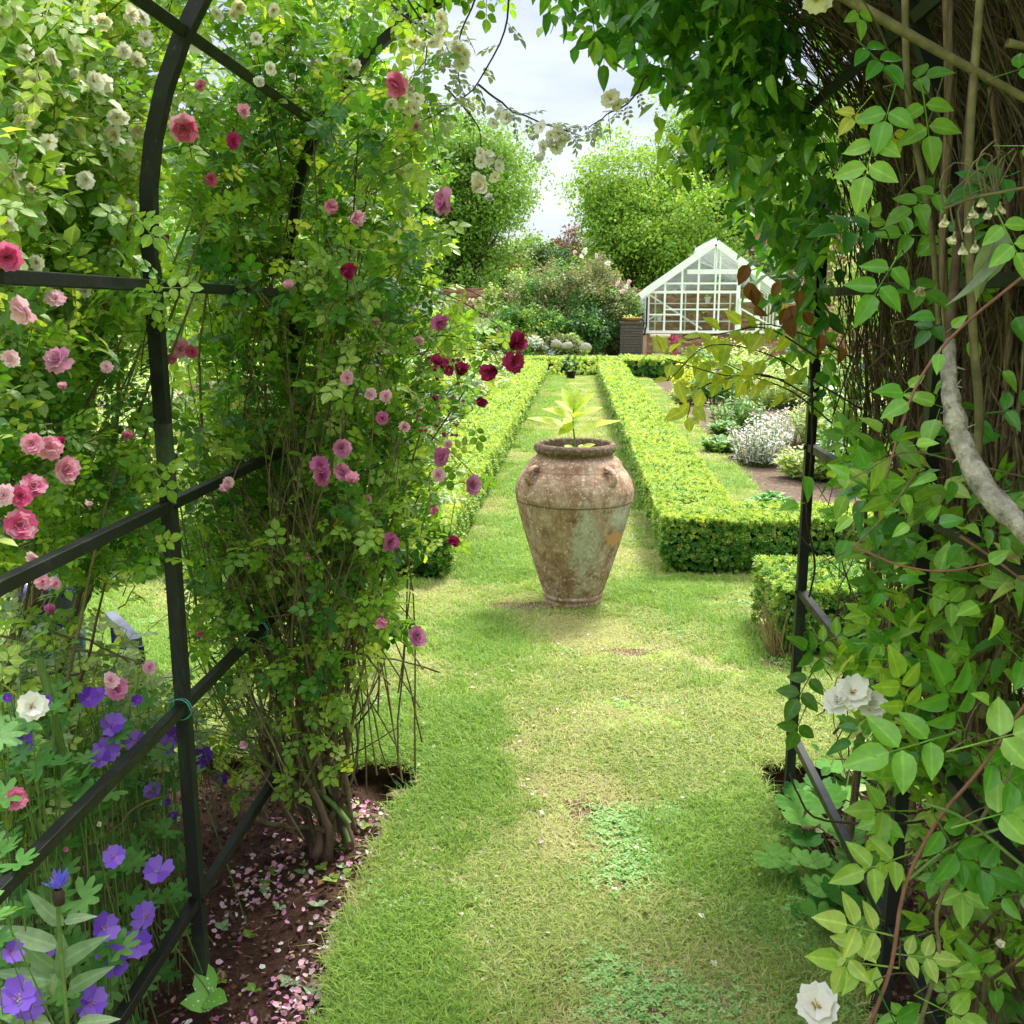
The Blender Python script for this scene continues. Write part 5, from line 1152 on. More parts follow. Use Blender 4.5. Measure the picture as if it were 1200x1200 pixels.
# ================================================================ FLOWERS
def petal_t(w=.9, L=1.0, cup=.22, notch=.08):
    rows = [(0, .14), (.35, .66), (.72, 1.0), (1.0, .62)]; V = []; F = []
    for i, (t, ww) in enumerate(rows):
        hw_ = ww * w / 2
        for j in (-1, 0, 1):
            V.append((j * hw_, t * L - (notch if (i == 3 and j == 0) else 0) , cup * (t * t * .8 + .5 * abs(j) * ww * .5)))
    for i in range(3):
        for j in range(2):
            a = i * 3 + j; F += [(a, a + 1, a + 4), (a, a + 4, a + 3)]
    return np.array(V, float), np.array(F)
T_BROAD = petal_t(); T_CUP = petal_t(.95, 1, .75, .0); T_FLAT = petal_t(1.0, 1, .06, .10); T_GER = petal_t(.92, 1, .12, .10)
KINDS = {'double': ([(7, 84, 1.0), (7, 66, .86), (7, 48, .68), (6, 30, .50), (5, 12, .34)], T_BROAD, None),
         'loose': ([(6, 100, 1.0), (6, 78, .9), (6, 50, .75), (5, 22, .5)], T_BROAD, None),
         'single': ([(5, 80, 1.0)], T_FLAT, 'stamen'), 'semi': ([(6, 82, 1.0), (6, 60, .78)], T_FLAT, 'stamen'),
         'cup': ([(5, 42, 1.0), (5, 28, .85)], T_CUP, 'stamen'), 'bud': ([(4, 14, 1.0), (4, 7, .95)], T_CUP, None),
         'geranium': ([(5, 72, 1.0)], T_GER, 'deep')}
PET_CACHE = {}
def flower(pl, P, face, r, mat, kind='double', sub=False, name='flower', calyx=True):
    rings, T, cen = KINDS[kind]
    f = norm(np.asarray(face, float)); a0 = norm(np.cross(f, (0.13, .2, .97))); a1 = np.cross(f, a0); P = np.asarray(P, float)
    D = []; S = []; U = []
    for ri, (n, tilt, s) in enumerate(rings):
        for k in range(n):
            a = 2 * PI * (k + .5 * (ri % 2)) / n + rng.normal(0, .08) + ri * .4; t = math.radians(tilt + rng.normal(0, 6 if kind != 'loose' else 13))
            rad = a0 * math.cos(a) + a1 * math.sin(a); D.append(rad * math.sin(t) + f * math.cos(t)); S.append(r * s * rng.uniform(.9, 1.08)); U.append(f - rad * .001 + rng.normal(0, .06, 3) if t > .6 else -rad)
    D = np.array(D); U = np.array(U); S = np.array(S); Rm = frames(D, U); base = np.zeros((len(D), 3))
    b = B()
    if cen:
        k = 22 if r > .012 else 10; aa = rng.random(k) * 6.28; ee = rng.uniform(.05, .22, k)
        for q in range(k):
            tip = (a0 * math.cos(aa[q]) + a1 * math.sin(aa[q])) * r * ee[q] * 1.3 + f * r * .22; b.tube([f * 0, tip], [r * .012, r * .03], 3)
    else:
        for k in range(5):
            a = k * 1.256; rad = a0 * math.cos(a) + a1 * math.sin(a); stamp(b, T_LEAF2, np.zeros((1, 3)) - f * r * .1, frames([rad * .7 + f * (.9 if kind == 'bud' else .3)], [-rad]), [r * (.75 if kind == 'bud' else .5)], np.array([.4]))
    if calyx: b.tube([-f * r * .42, -f * r * .16, f * r * .03], [r * .08, r * .17, r * .10], 6, mat=1)
    cm = {'stamen': M['stamen'], 'deep': M['pale_pink_petal'], None: M['bud_green']}[cen]
    if not sub:
        if T is not None: stamp(b, T, base, Rm, S, rng.random() * .3 + rng.random(len(D)) * .3, 2)
        o = b.build(name, [cm, M['bud_green'], M[mat]], pl.root)
        o.location = tuple(P - pl.base)
    else:
        o = b.build(name, [cm, M['bud_green']], pl.root); o.location = tuple(P - pl.base)
        key = (kind, mat)
        if key not in PET_CACHE:
            bb = B(); bb.add(T[0], T[1], 0, 0, True); q = bb.build('petal', M[mat], o); PET_CACHE[key] = q.data; bpy.data.objects.remove(q)
        for k in range(len(D)):
            q = link(bpy.data.objects.new('petal', PET_CACHE[key]), o); m_ = np.eye(4); m_[:3, :3] = Rm[k] * S[k]; m_[:3, 3] = f * (.001 * (k % 5)); q.matrix_local = Matrix(m_.tolist())
    return o
def tocam(P, dx=0, dz=0): 
    f = norm(CO - np.asarray(P)); return f + np.array((dx, 0, dz))
def ypl(x, z=1.2): return (1150 * .89 / (677 - x) - .2 * (1.6 - z)) / .98
def sample_r(pg, f0, f1, n):
    pg = np.asarray(pg, float); lo = pg.min(0); hi = pg.max(0); out = []
    while len(out) < n:
        q = rng.uniform(lo, hi, (n * 2, 2)); q = q[inpoly(q, pg)]
        for x, y in q: out.append(at(x, y, f0(x) + (f1(x) - f0(x)) * rng.random()))
    return np.array(out[:n])
def stem_part(pl, P, R, mat, name='cane', sides=6):
    b = B(); b.tube(np.asarray(P) - pl.base, R, sides); return b.build(name, M[mat], pl.root)
def add_shoots(pl, targets, ax, back, T, TL, mats, sz, per=7, matw=None, droop=.2, up=.25, stemmat='stem_green', wob=.01, t0=.25, name='leaf'):
    """short leafy shoots ending at the targets; ax(p) gives the point of the old wood they spring from"""
    st = []
    for p_ in targets:
        s0 = ax(p_); s0 = p_ + (s0 - p_) * back + np.array((rng.normal(0, .05), rng.normal(0, .05), 0))
        P = bez(s0, p_, (rng.normal(0, .03), rng.normal(0, .03), up * np.linalg.norm(p_ - s0) * .6), 7, wob); st.append(P)
        pl.tw.tube(P - pl.base, np.linspace(.0022, .0009, 7), 3)
    if isinstance(mats, str): mats = [mats]
    bins = {m_: [[], [], [], []] for m_ in mats}
    for P in st:
        m_ = mats[rng.choice(len(mats), p=matw)] ; Q, D, U = on_shoot(P, per, t0, droop); z = bins[m_]
        z[0].append(Q); z[1].append(D); z[2].append(U); z[3].append(rng.uniform(sz[0], sz[1], per))
    for m_, z in bins.items():
        if z[0]: pl.leaves(T, TL, M[m_], np.concatenate(z[0]), np.concatenate(z[1]), np.concatenate(z[2]), np.concatenate(z[3]), name)
def done_twigs(pl, mat='stem_olive'):
    if pl.tw.n: pl.tw.build('twigs', M[mat] if isinstance(mat, str) else mat, pl.root, kind='stuff')

# ================================================================ LEFT: PINK CLIMBING ROSE
rb = atz(388, 992, -.05)
pr = plant('climbing_rose', rb, 'pink flowered climbing rose with bare woody base covering the left side of the arch', 'climbing rose')
for k in range(8):     # gnarled foot
    a = k * .8; e = rb + np.array((rng.normal(-.03, .11), rng.normal(0, .10), rng.uniform(.14, .38)))
    P = bez(rb + np.array((math.cos(a) * .055, math.sin(a) * .045, -.03)), e, rng.normal(0, .04, 3), 9, .012); stem_part(pr, P, np.linspace(.018, .009, 9) * rng.uniform(.8, 1.2), 'bark', 'trunk', 8)
cane_ends = [(235, 300), (270, 120), (300, 40), (330, 200), (360, 60), (390, 250), (420, 90), (445, 180), (470, 60), (400, 350), (350, 420), (300, 480), (260, 420), (230, 560), (250, 640), (480, 300), (500, 380), (520, 460), (540, 540), (500, 560), (320, 600), (280, 340), (345, 300), (215, 460), (470, 440), (410, 520), (370, 150), (310, 250), (560, 400), (240, 700)]
for (x, y) in cane_ends:
    Ye = rng.uniform(2.55, 3.2); e = at(x, y, Ye); mid = rb * .45 + e * .55 + np.array((rng.normal(0, .10) - .12, rng.normal(0, .10), rng.normal(0, .05)))
    s0 = rb + np.array((rng.normal(0, .04), rng.normal(0, .04), rng.uniform(.02, .22)))
    P = poly([s0, rb + (mid - rb) * .45 + rng.normal(0, .05, 3), mid, e], 20) + np.cumsum(rng.normal(0, .004, (20, 3)), 0)
    stem_part(pr, P, np.linspace(rng.uniform(.005, .011), .0022, 20), rng.choice(['stem_olive', 'stem_brown', 'stem_green', 'stem_olive']), 'cane', 6)
for k in range(130):   # thin, mostly bare wood
    y = rng.uniform(250, 820); x = rng.uniform(205, 490 - max(0, y - 450) * .22); y = min(y, 600) if y > 600 else y; e = at(x, y, rng.uniform(2.4, 3.25)); s0 = rb + np.array((rng.normal(0, .12), rng.normal(0, .14), rng.uniform(.12, .9)))
    P = poly([s0, s0 * .5 + e * .5 + rng.normal(0, .07, 3), e], 11) + np.cumsum(rng.normal(0, .006, (11, 3)), 0); pr.tw.tube(P - rb, np.linspace(.0034, .0010, 11), 4)
for k in range(330):
    y = rng.uniform(540, 940); x = rng.uniform(225, 440 - (y - 540) * .12); s0 = at(x, y, rng.uniform(2.7, 3.2)); e = s0 + rng.normal(0, .11, 3) + (0, 0, .03); P = bez(s0, e, rng.normal(0, .03, 3), 6, .006); pr.tw.tube(P - rb, np.linspace(.0022, .0008, 6), 3)
for k in range(34):
    x, y = rng.uniform(215, 350), rng.uniform(780, 935); s0 = rb + np.array((rng.normal(0, .05), rng.normal(0, .06), rng.uniform(.05, .4))); e = at(x, y, rng.uniform(2.55, 3.1)); P = bez(s0, e, (0, 0, rng.uniform(-.06, .12)), 10, .007); pr.tw.tube(P - rb, np.linspace(.0036, .0012, 10), 4)
for pts in ([(375, 895), (420, 880), (470, 850)], [(372, 890), (418, 840), (445, 790), (452, 768)], [(418, 905), (420, 860), (424, 830)], [(400, 870), (440, 820), (446, 775)]):   # dead twig at the right of the foot
    P = poly([at(x, y, 2.95 + .03 * i) for i, (x, y) in enumerate(pts)], 9); stem_part(pr, P, np.linspace(.0042, .0013, 9), 'stem_dark', 'dead_twig', 5)
def axr(p_): 
    z = p_[2]; return np.array((-.80 + .05 * math.sin(9 * z), 2.95, max(.15, z - .25)))
RG = [(215, 70), (290, -20), (400, -40), (480, -30), (500, 60), (520, 150), (535, 240), (515, 310), (540, 370), (600, 400), (560, 440), (520, 520), (545, 570), (500, 600), (475, 660), (462, 750), (400, 790), (300, 770), (215, 700), (190, 560), (175, 400), (180, 250)]
t1 = sample_r(RG, lambda x: max(2.35, ypl(x) + .08), lambda x: 3.35, 470)
add_shoots(pr, t1, axr, .45, T_ROSE, T_ROSE_LO, ['rose_leaf', 'rose_leaf_light', 'rose_leaf_deep'], (.065, .105), 7, [.45, .33, .22])
RG2 = [(230, 60), (420, 30), (500, 110), (515, 300), (490, 420), (440, 600), (330, 640), (220, 500), (200, 250)]
t1 = sample_r(RG2, lambda x: 2.9, lambda x: 3.5, 170)
add_shoots(pr, t1, axr, .5, T_ROSE, T_ROSE_LO, ['rose_leaf', 'rose_leaf_deep', 'rose_leaf_light'], (.062, .10), 7, [.4, .35, .25])
t1 = sample_r([(380, 340), (530, 360), (590, 410), (560, 470), (520, 600), (470, 690), (440, 760), (400, 640), (380, 480)], lambda x: 2.5, lambda x: 3.1, 110)
add_shoots(pr, t1, axr, .4, T_ROSE, T_ROSE_LO, ['rose_leaf_light', 'rose_leaf'], (.055, .085), 6, [.6, .4])
t1 = sample_r([(200, 600), (470, 560), (465, 760), (400, 810), (230, 800)], lambda x: 2.35, lambda x: 3.2, 110)
add_shoots(pr, t1, axr, .3, T_ROSE, T_ROSE_LO, ['rose_leaf', 'rose_leaf_light', 'rose_leaf_deep'], (.055, .085), 6, [.4, .4, .2])
t1 = sample_r([(225, 780), (330, 770), (420, 830), (400, 900), (330, 940), (230, 920)], lambda x: 2.4, lambda x: 3.0, 34)
add_shoots(pr, t1, axr, .25, T_ROSE, T_ROSE_LO, ['rose_leaf_light'], (.06, .085), 5)
for (x0, y0, x1, y1) in ((470, 740, 445, 700), (470, 330, 590, 385), (480, 400, 575, 405), (480, 500, 560, 560), (430, 300, 570, 350), (420, 620, 470, 700), (500, 420, 600, 415), (450, 480, 520, 460), (420, 560, 500, 540), (455, 700, 490, 745), (330, 200, 300, 60), (450, 640, 530, 630)):
    s0 = at(x0, y0, 2.75); e = at(x1, y1, 2.6); P = bez(s0, e, (0, 0, .04), 8, .004); stem_part(pr, P, np.linspace(.0022, .0011, 8), 'stem_dark', 'shoot', 5)
    Q, D, U = on_shoot(P, 6, .2, .3); pr.leaves(T_ROSE, T_ROSE_LO, M['rose_leaf_light'], Q, D, U, rng.uniform(.055, .08, 6))
RF = [(215, 148, 20, 'pink_petal', 'double', 0, 2.3), (273, 165, 11, 'magenta_petal', 'loose', 1, 2.4), (285, 130, 10, 'pink_petal', 'loose', 1, 2.5), (465, 98, 17, 'pink_petal', 'loose', -.6, 2.6), (522, 237, 19, 'mauve_petal', 'loose', -1.2, 2.5), (412, 256, 12, 'pink_petal', 'bud', .5, 2.5), (400, 315, 12, 'magenta_petal', 'bud', .6, 2.5), (388, 242, 10, 'pink_petal', 'loose', .3, 2.6), (515, 378, 13, 'mauve_petal', 'loose', .8, 2.5), (210, 408, 14, 'pink_petal', 'loose', .6, 2.6), (375, 545, 13, 'mauve_petal', 'loose', .6, 2.45), (400, 525, 13, 'mauve_petal', 'double', .4, 2.45), (378, 558, 13, 'mauve_petal', 'loose', -.6, 2.45), (402, 553, 14, 'mauve_petal', 'loose', -.7, 2.4), (412, 566, 10, 'pink_petal', 'bud', .2, 2.4), (516, 535, 14, 'mauve_petal', 'loose', .9, 2.5), (514, 556, 10, 'pale_pink_petal', 'loose', .3, 2.5), (553, 568, 14, 'mauve_petal', 'double', .8, 2.5), (506, 592, 7, 'pink_petal', 'bud', .3, 2.5), (457, 635, 14, 'mauve_petal', 'loose', 1.1, 2.5), (528, 634, 9, 'magenta_petal', 'bud', .2, 2.5), (448, 722, 9, 'pink_petal', 'bud', 0, 2.45), (487, 747, 15, 'mauve_petal', 'double', .9, 2.4), (599, 408, 13, 'magenta_petal', 'bud', .4, 2.5), (602, 424, 15, 'magenta_petal', 'loose', .6, 2.5), (583, 432, 13, 'magenta_petal', 'bud', -.5, 2.5), (560, 466, 8, 'magenta_petal', 'bud', .4, 2.5), (538, 440, 11, 'magenta_petal', 'bud', .3, 2.55), (512, 428, 8, 'magenta_petal', 'bud', 0, 2.55), (520, 432, 8, 'magenta_petal', 'bud', 0, 2.55), (527, 430, 8, 'magenta_petal', 'bud', 0, 2.55), (511, 470, 5, 'magenta_petal', 'bud', 0, 2.55), (525, 520, 7, 'pale_pink_petal', 'loose', 0, 2.6), (434, 462, 9, 'pale_pink_petal', 'loose', 0, 2.6), (452, 464, 9, 'pale_pink_petal', 'loose', 0, 2.6), (448, 490, 9, 'mauve_petal', 'loose', 0, 2.6), (474, 500, 8, 'pale_pink_petal', 'loose', 0, 2.6), (407, 443, 10, 'pale_pink_petal', 'loose', 0, 2.6), (452, 408, 9, 'mauve_petal', 'loose', 0, 2.8), (440, 378, 8, 'pale_pink_petal', 'loose', 0, 2.8), (490, 400, 8, 'pale_pink_petal', 'loose', 0, 2.8), (340, 340, 7, 'pale_pink_petal', 'bud', 0, 2.6), (232, 742, 10, 'pink_petal', 'cup', .4, 2.3), (150, 516, 8, 'pink_petal', 'bud', .3, 2.2), (183, 268, 6, 'magenta_petal', 'bud', 0, 2.4), (195, 285, 6, 'magenta_petal', 'bud', 0, 2.5), (247, 210, 9, 'pink_petal', 'loose', .3, 2.6), (235, 100, 8, 'pink_petal', 'loose', .3, 2.4), (200, 420, 8, 'pink_petal', 'loose', 0, 2.5), (225, 412, 9, 'pink_petal', 'loose', 0, 2.5), (473, 200, 8, 'pale_pink_petal', 'loose', 0, 2.8), (488, 148, 8, 'pale_pink_petal', 'loose', 0, 2.8), (268, 565, 8, 'pale_pink_petal', 'loose', 0, 2.3), (266, 575, 7, 'pale_pink_petal', 'bud', 0, 2.3), (288, 872, 6, 'pale_pink_petal', 'bud', 0, 2.5), (430, 585, 7, 'pale_pink_petal', 'loose', 0, 2.7), (360, 650, 5, 'pink_petal', 'bud', 0, 2.7)]
for (x, y, rp, mt, kd, dx, Y) in RF:
    Y = Y - .15; P = at(x, y, Y); z = (P - CO) @ CR[:, 2] * -1
    f = tocam(P, dx, rng.normal(-.1, .3)) if kd != 'bud' else np.array((dx, -.4, rng.uniform(-.6, .8)))
    flower(pr, P, f, rp * z / FPX * (.9 if kd != 'bud' else 1.4), mt, kd, sub=(rp >= 19))
    e = P + np.array((rng.normal(-.04, .04), .12, rng.uniform(-.05, .1))); pr.tw.tube(bez(P - norm(f) * .01, e, (0, 0, .02), 5) - rb, .0013, 3)
for k in range(26):   # dark hips and tiny buds on wiry stalks at the tips
    x, y = rng.uniform(490, 545), rng.uniform(420, 520); P = at(x, y, 2.35); o = flower(pr, P, (rng.normal(0, .4), 0, -.7 if y > 460 else .8), .008, 'magenta_petal', 'bud', name='bud'); pr.tw.tube(bez(P, at(x - rng.uniform(0, 15), y - rng.uniform(8, 28), 2.4), (0, 0, .01), 4) - rb, .0008, 3)
# one stray shoot in front of the second crossbar
for cl in (((165, 440), (190, 330), 1.95), ((160, 520), (185, 560), 1.98), ((215, 690), (180, 640), 1.98), ((150, 300), (160, 250), 1.96), ((215, 350), (150, 340), 1.95), ((230, 330), (120, 360), 1.95)):
    s0 = at(*cl[0], cl[2] + .25); e = at(*cl[1], cl[2] - .03); P = bez(s0, e, (0, -.02, .03), 8, .004); pr.tw.tube(P - rb, np.linspace(.002, .001, 8), 4)
    Q, D, U = on_shoot(P, 7, .35, .2); pr.leaves(T_ROSE, T_ROSE_LO, M['rose_leaf'], Q, D, U + np.array((0, -.5, 0)), rng.uniform(.055, .085, 7))
t1 = sample_r([(370, 60), (505, 60), (535, 250), (515, 420), (525, 600), (460, 690), (390, 690), (380, 300)], lambda x: 2.45, lambda x: 3.1, 95)
add_shoots(pr, t1, axr, .4, T_ROSE, T_ROSE_LO, ['rose_leaf_light', 'rose_leaf', 'rose_leaf_deep'], (.062, .10), 7, [.4, .4, .2])
t1 = sample_r([(220, 120), (420, 100), (420, 560), (230, 620)], lambda x: 2.7, lambda x: 3.05, 35)
add_shoots(pr, t1, axr, .4, T_ROSE, T_ROSE_LO, ['rose_leaf_light', 'rose_leaf', 'rose_leaf_deep'], (.062, .10), 7, [.3, .4, .3])
done_twigs(pr)

# ================================================================ LEFT: WHITE RAMBLER and the pink shrub rose outside the arch
wb = np.array((-1.75, 2.5, -.06))
wr = plant('rambling_rose', wb, 'white flowered rambling rose filling the upper left corner outside the arch', 'rambling rose')
for k in range(16):
    e = at(rng.uniform(-40, 260), rng.uniform(-40, 380), rng.uniform(2.0, 2.7)); P = poly([wb + rng.normal(0, .05, 3) * (1, 1, 0), wb * .5 + e * .5 + rng.normal(0, .15, 3), e], 16) + np.cumsum(rng.normal(0, .006, (16, 3)), 0); stem_part(wr, P, np.linspace(.009, .0025, 16), rng.choice(['stem_olive', 'stem_green', 'stem_brown']), 'cane')
WG = [(-60, -80), (360, -80), (260, 30), (215, 110), (165, 230), (160, 330), (120, 420), (-60, 470)]
t1 = sample_r(WG, lambda x: ypl(x) + .12, lambda x: ypl(x) + .8, 290)
axw = lambda p_: np.array((-1.5, 2.4, p_[2] - .3))
add_shoots(wr, t1, axw, .35, T_ROSE7, T_ROSE_LO, ['rose_leaf_light', 'rose_leaf', 'shrub_leaf_light'], (.08, .125), 6, [.5, .3, .2])
WF = [(110, 95, 15, 'semi'), (85, 92, 14, 'cup'), (57, 165, 14, 'single'), (65, 200, 13, 'cup'), (30, 140, 12, 'semi'), (75, 195, 10, 'cup'), (10, 260, 16, 'semi'), (12, 210, 17, 'loose'), (30, 60, 13, 'semi'), (62, 68, 15, 'loose'), (10, 190, 15, 'semi'), (120, 25, 14, 'loose'), (170, 45, 13, 'semi'), (228, 50, 15, 'single'), (245, 62, 14, 'cup'), (255, 15, 12, 'semi'), (145, 60, 12, 'loose'), (40, 95, 12, 'loose'), (95, 185, 10, 'cup'), (25, 145, 12, 'cup'), (15, 12, 14, 'loose'), (100, 340, 12, 'loose'), (48, 255, 12, 'loose'), (5, 300, 14, 'semi'), (200, 20, 11, 'cup'), (300, 45, 10, 'semi'), (372, 80, 15, 'semi'), (390, 95, 15, 'loose'), (400, 70, 14, 'single'), (385, 110, 12, 'loose'), (365, 70, 10, 'cup'), (395, 112, 12, 'cup'), (320, 12, 11, 'semi'), (280, 8, 12, 'loose')]
for k in range(26): WF.append((rng.uniform(0, 190), rng.uniform(0, 310), rng.uniform(10, 17), rng.choice(['semi', 'loose', 'cup'])))
for k in range(12): WF.append((rng.uniform(220, 520), rng.uniform(0, 130), rng.uniform(8, 13), rng.choice(['semi', 'loose', 'cup'])))
for (x, y, rp, kd) in WF:
    Y = (ypl(x, 2) + .05) if x < 215 else (2.35 if x < 330 else 3.0); P = at(x, y, Y); z = (P - CO) @ CR[:, 2] * -1; f = tocam(P, rng.normal(0, .6), rng.normal(-.4, .4)); flower(wr, P, f, rp * z / FPX * .82, 'white_petal' if rng.random() < .8 else 'cream_petal', kd, sub=rp >= 15 and kd in ('semi', 'single'))
# sprays hanging across the sky
def spray(pl, pts, Y, T, mat, k, sz, stem='stem_dark', r=.0028, t0=.2, TL=None, droop=.5):
    P = poly([at(x, y, Y + .02 * i) for i, (x, y) in enumerate(pts)], 18) + np.cumsum(rng.normal(0, .0015, (18, 3)), 0); stem_part(pl, P, np.linspace(r, r * .4, 18), stem, 'cane', 6)
    Q, D, U = on_shoot(P, k, t0, droop); pl.leaves(T, TL or T, M[mat], Q, D, U, rng.uniform(*sz, k)); return P
spray(wr, [(600, -20), (592, 40), (560, 100), (530, 125), (500, 140)], 2.5, T_ROSE, 'grey_leaf', 9, (.05, .075))
spray(wr, [(560, 100), (600, 130), (640, 150), (680, 165)], 2.5, T_ROSE7, 'grey_leaf', 12, (.06, .10))
spray(wr, [(560, -10), (540, 40), (535, 90), (545, 115)], 2.6, T_ROSE7, 'grey_leaf', 10, (.06, .10))
spray(wr, [(760, 90), (740, 120), (710, 140), (690, 155)], 2.6, T_ROSE7, 'grey_leaf', 11, (.05, .08))
spray(wr, [(430, -20), (480, 20), (520, 50), (530, 75)], 2.6, T_ROSE7, 'grey_leaf', 12, (.06, .10))
spray(wr, [(470, -10), (500, 40), (500, 100), (515, 180)], 2.7, T_ROSE7, 'rose_leaf_light', 14, (.06, .10))
spray(wr, [(520, 100), (560, 150), (560, 190)], 2.7, T_ROSE7, 'rose_leaf_light', 9, (.05, .08))
for (x, y, n, sp) in ((745 - 100, 160, 9, 15), (575, 200, 8, 14), (580, 140, 4, 10), (530, 60, 8, 16), (500, 35, 6, 14), (560, 218, 4, 10), (650, 180, 6, 14), (720, 110, 4, 10), (480, 120, 6, 14)):
    for k in range(n):
        P = at(x + rng.normal(0, sp * .7), y + rng.normal(0, sp * .7), 2.5); flower(wr, P, tocam(P, rng.normal(0, .7), rng.normal(-.3, .6)), rng.uniform(.014, .022), 'white_petal' if rng.random() < .7 else 'cream_petal', rng.choice(['semi', 'single', 'cup']), calyx=False)
done_twigs(wr)
sb = np.array((-1.75, 2.1, -.06))
sr = plant('shrub_rose', sb, 'pink flowered shrub rose outside the arch left of the near black post', 'shrub rose')
for k in range(14):
    e = at(rng.uniform(-30, 190), rng.uniform(350, 700), rng.uniform(1.9, 2.3)); P = poly([sb + rng.normal(0, .06, 3) * (1, 1, 0), sb * .5 + e * .5 + rng.normal(0, .1, 3), e], 14) + np.cumsum(rng.normal(0, .005, (14, 3)), 0); stem_part(sr, P, np.linspace(.008, .0025, 14), rng.choice(['stem_olive', 'stem_brown', 'stem_green']), 'cane')
t1 = sample_r([(-60, 350), (110, 340), (175, 360), (185, 540), (200, 640), (150, 690), (80, 670), (-60, 640)], lambda x: ypl(x) + .06, lambda x: ypl(x) + .8, 230)
axs = lambda p_: np.array((-1.4, 2.1, p_[2] - .25))
add_shoots(sr, t1, axs, .3, T_ROSE7, T_ROSE_LO, ['rose_leaf', 'rose_leaf_light', 'rose_leaf_deep'], (.055, .095), 6, [.4, .4, .2])
for (x, y, rp, mt, kd) in ((8, 300, 18, 'pink_petal', 'double'), (28, 362, 19, 'pale_pink_petal', 'loose'), (65, 350, 12, 'pale_pink_petal', 'loose'), (68, 422, 17, 'mauve_petal', 'loose'), (38, 520, 14, 'pink_petal', 'loose'), (58, 524, 15, 'pink_petal', 'loose'), (72, 522, 9, 'magenta_petal', 'bud'), (76, 550, 17, 'pink_petal', 'double'), (40, 570, 15, 'pink_petal', 'double'), (24, 582, 14, 'pink_petal', 'double'), (22, 616, 20, 'pink_petal', 'double'), (5, 580, 14, 'pale_pink_petal', 'loose'), (74, 458, 9, 'pale_pink_petal', 'bud'), (40, 655, 10, 'pale_pink_petal', 'loose'), (50, 682, 9, 'pale_pink_petal', 'loose'), (64, 684, 8, 'pale_pink_petal', 'loose'), (60, 720, 11, 'mauve_petal', 'bud'), (125, 430, 8, 'pale_pink_petal', 'loose'), (150, 514, 9, 'pink_petal', 'bud'), (12, 420, 11, 'pale_pink_petal', 'loose'), (105, 595, 7, 'pale_pink_petal', 'bud')):
    P = at(x, y, ypl(x) + .02); z = (P - CO) @ CR[:, 2] * -1; f = tocam(P, rng.normal(.1, .55), rng.normal(0, .4)) if kd != 'bud' else np.array((.1, -.3, .9)); flower(sr, P, f, rp * z / FPX, mt, kd, sub=rp >= 19)
P = at(197, 635, 1.98); 
for (dx_, mt) in ((-.012, 'pale_pink_petal'), (.012, 'pale_pink_petal')): flower(pr, P + (dx_, 0, .004), (dx_ * 20, -1, .4), .016, mt, 'cup', calyx=False, name='faded_flower')
done_twigs(sr)
# blue glazed pot glimpsed under the shrub rose
q = at(42, 722, 3.4); gp_ = tag(empty('glazed_pot', (q[0], 3.5, 0)), 'dark blue glazed pot half hidden under the shrub rose', 'plant pot'); M['blue_glaze'] = simple('blue_glaze', (.008, .012, .10), .15, .6)
h_ = at(62, 690, 3.4)[2]; b = B(); b.lathe([(0, 0), (.08, 0), (.12, h_ * .6), (.115, h_ * .9), (.13, h_ * .93), (.13, h_), (.11, h_), (.10, h_ - .06), (0, h_ - .08)], 28); b.build('body', M['blue_glaze'], gp_)
q = at(135, 735, 2.9); tr2 = tag(empty('garden_trough', (q[0], 2.95, 0)), 'low grey trough end with blue lining behind the left bars', 'trough'); h_ = q[2]
b = B(); b.box((0, 0, h_ - .02), (.34, .035, .025), rz=-.9); b.build('rim', simple('grey_rim', (.16, .18, .22), .6, .3, 20, .6, 1.2), tr2); b = B(); b.box((0, .02, h_ / 2 - .02), (.32, .03, h_ - .05), rz=-.9); b.build('side', M['blue_glaze'], tr2)

# ================================================================ LEFT: GERANIUMS AND THEIR NEIGHBOURS
def gz(x, y): return at(x, y, ypl(x, .35) + .03)
GP = [('geranium', 'violet flowered geranium clump at the bottom left corner under the lower bars', (-1.12, 1.62), [(-50, 985), (215, 1000), (218, 1180), (110, 1250), (-50, 1250)], 120, (.055, .085)),
      ('geranium', 'violet flowered geranium clump behind the near black post', (-1.25, 2.3), [(-50, 800), (235, 820), (215, 1000), (-50, 1000)], 230, (.045, .075))]
gpl = []
for nm, lb, (bx_, by_), pg, n, sz in GP:
    g_p = plant(nm, (bx_, by_, -.06), lb, 'geranium', 'violet geraniums under the left side of the arch'); gpl.append(g_p)
    f0 = (lambda x: ypl(x, .3) + .0) if by_ < 2 else (lambda x: ypl(x, .3) + .15); f1 = (lambda x: ypl(x, .3) + .35) if by_ < 2 else (lambda x: ypl(x, .3) + .8)
    T_ = sample_r(pg, f0, f1, n); T_ = T_[T_[:, 2] > .0]
    for q in T_: 
        s0 = np.array((q[0] + rng.normal(-.05, .06), q[1] + rng.normal(.05, .06), -.06)); g_p.tw.tube(bez(s0, q, (0, 0, .03), 6) - g_p.base, np.linspace(.0022, .0014, 6), 3)
    k = len(T_); g_p.leaves(T_PALM, T_PALM, M['geranium_leaf'], T_, np.stack([rng.normal(0, 1, k), rng.normal(-.5, .7, k), rng.normal(-.1, .2, k)], -1), np.stack([rng.normal(0, .3, k), rng.normal(-.35, .3, k), np.ones(k)], -1), rng.uniform(*sz, k) * 1.12)
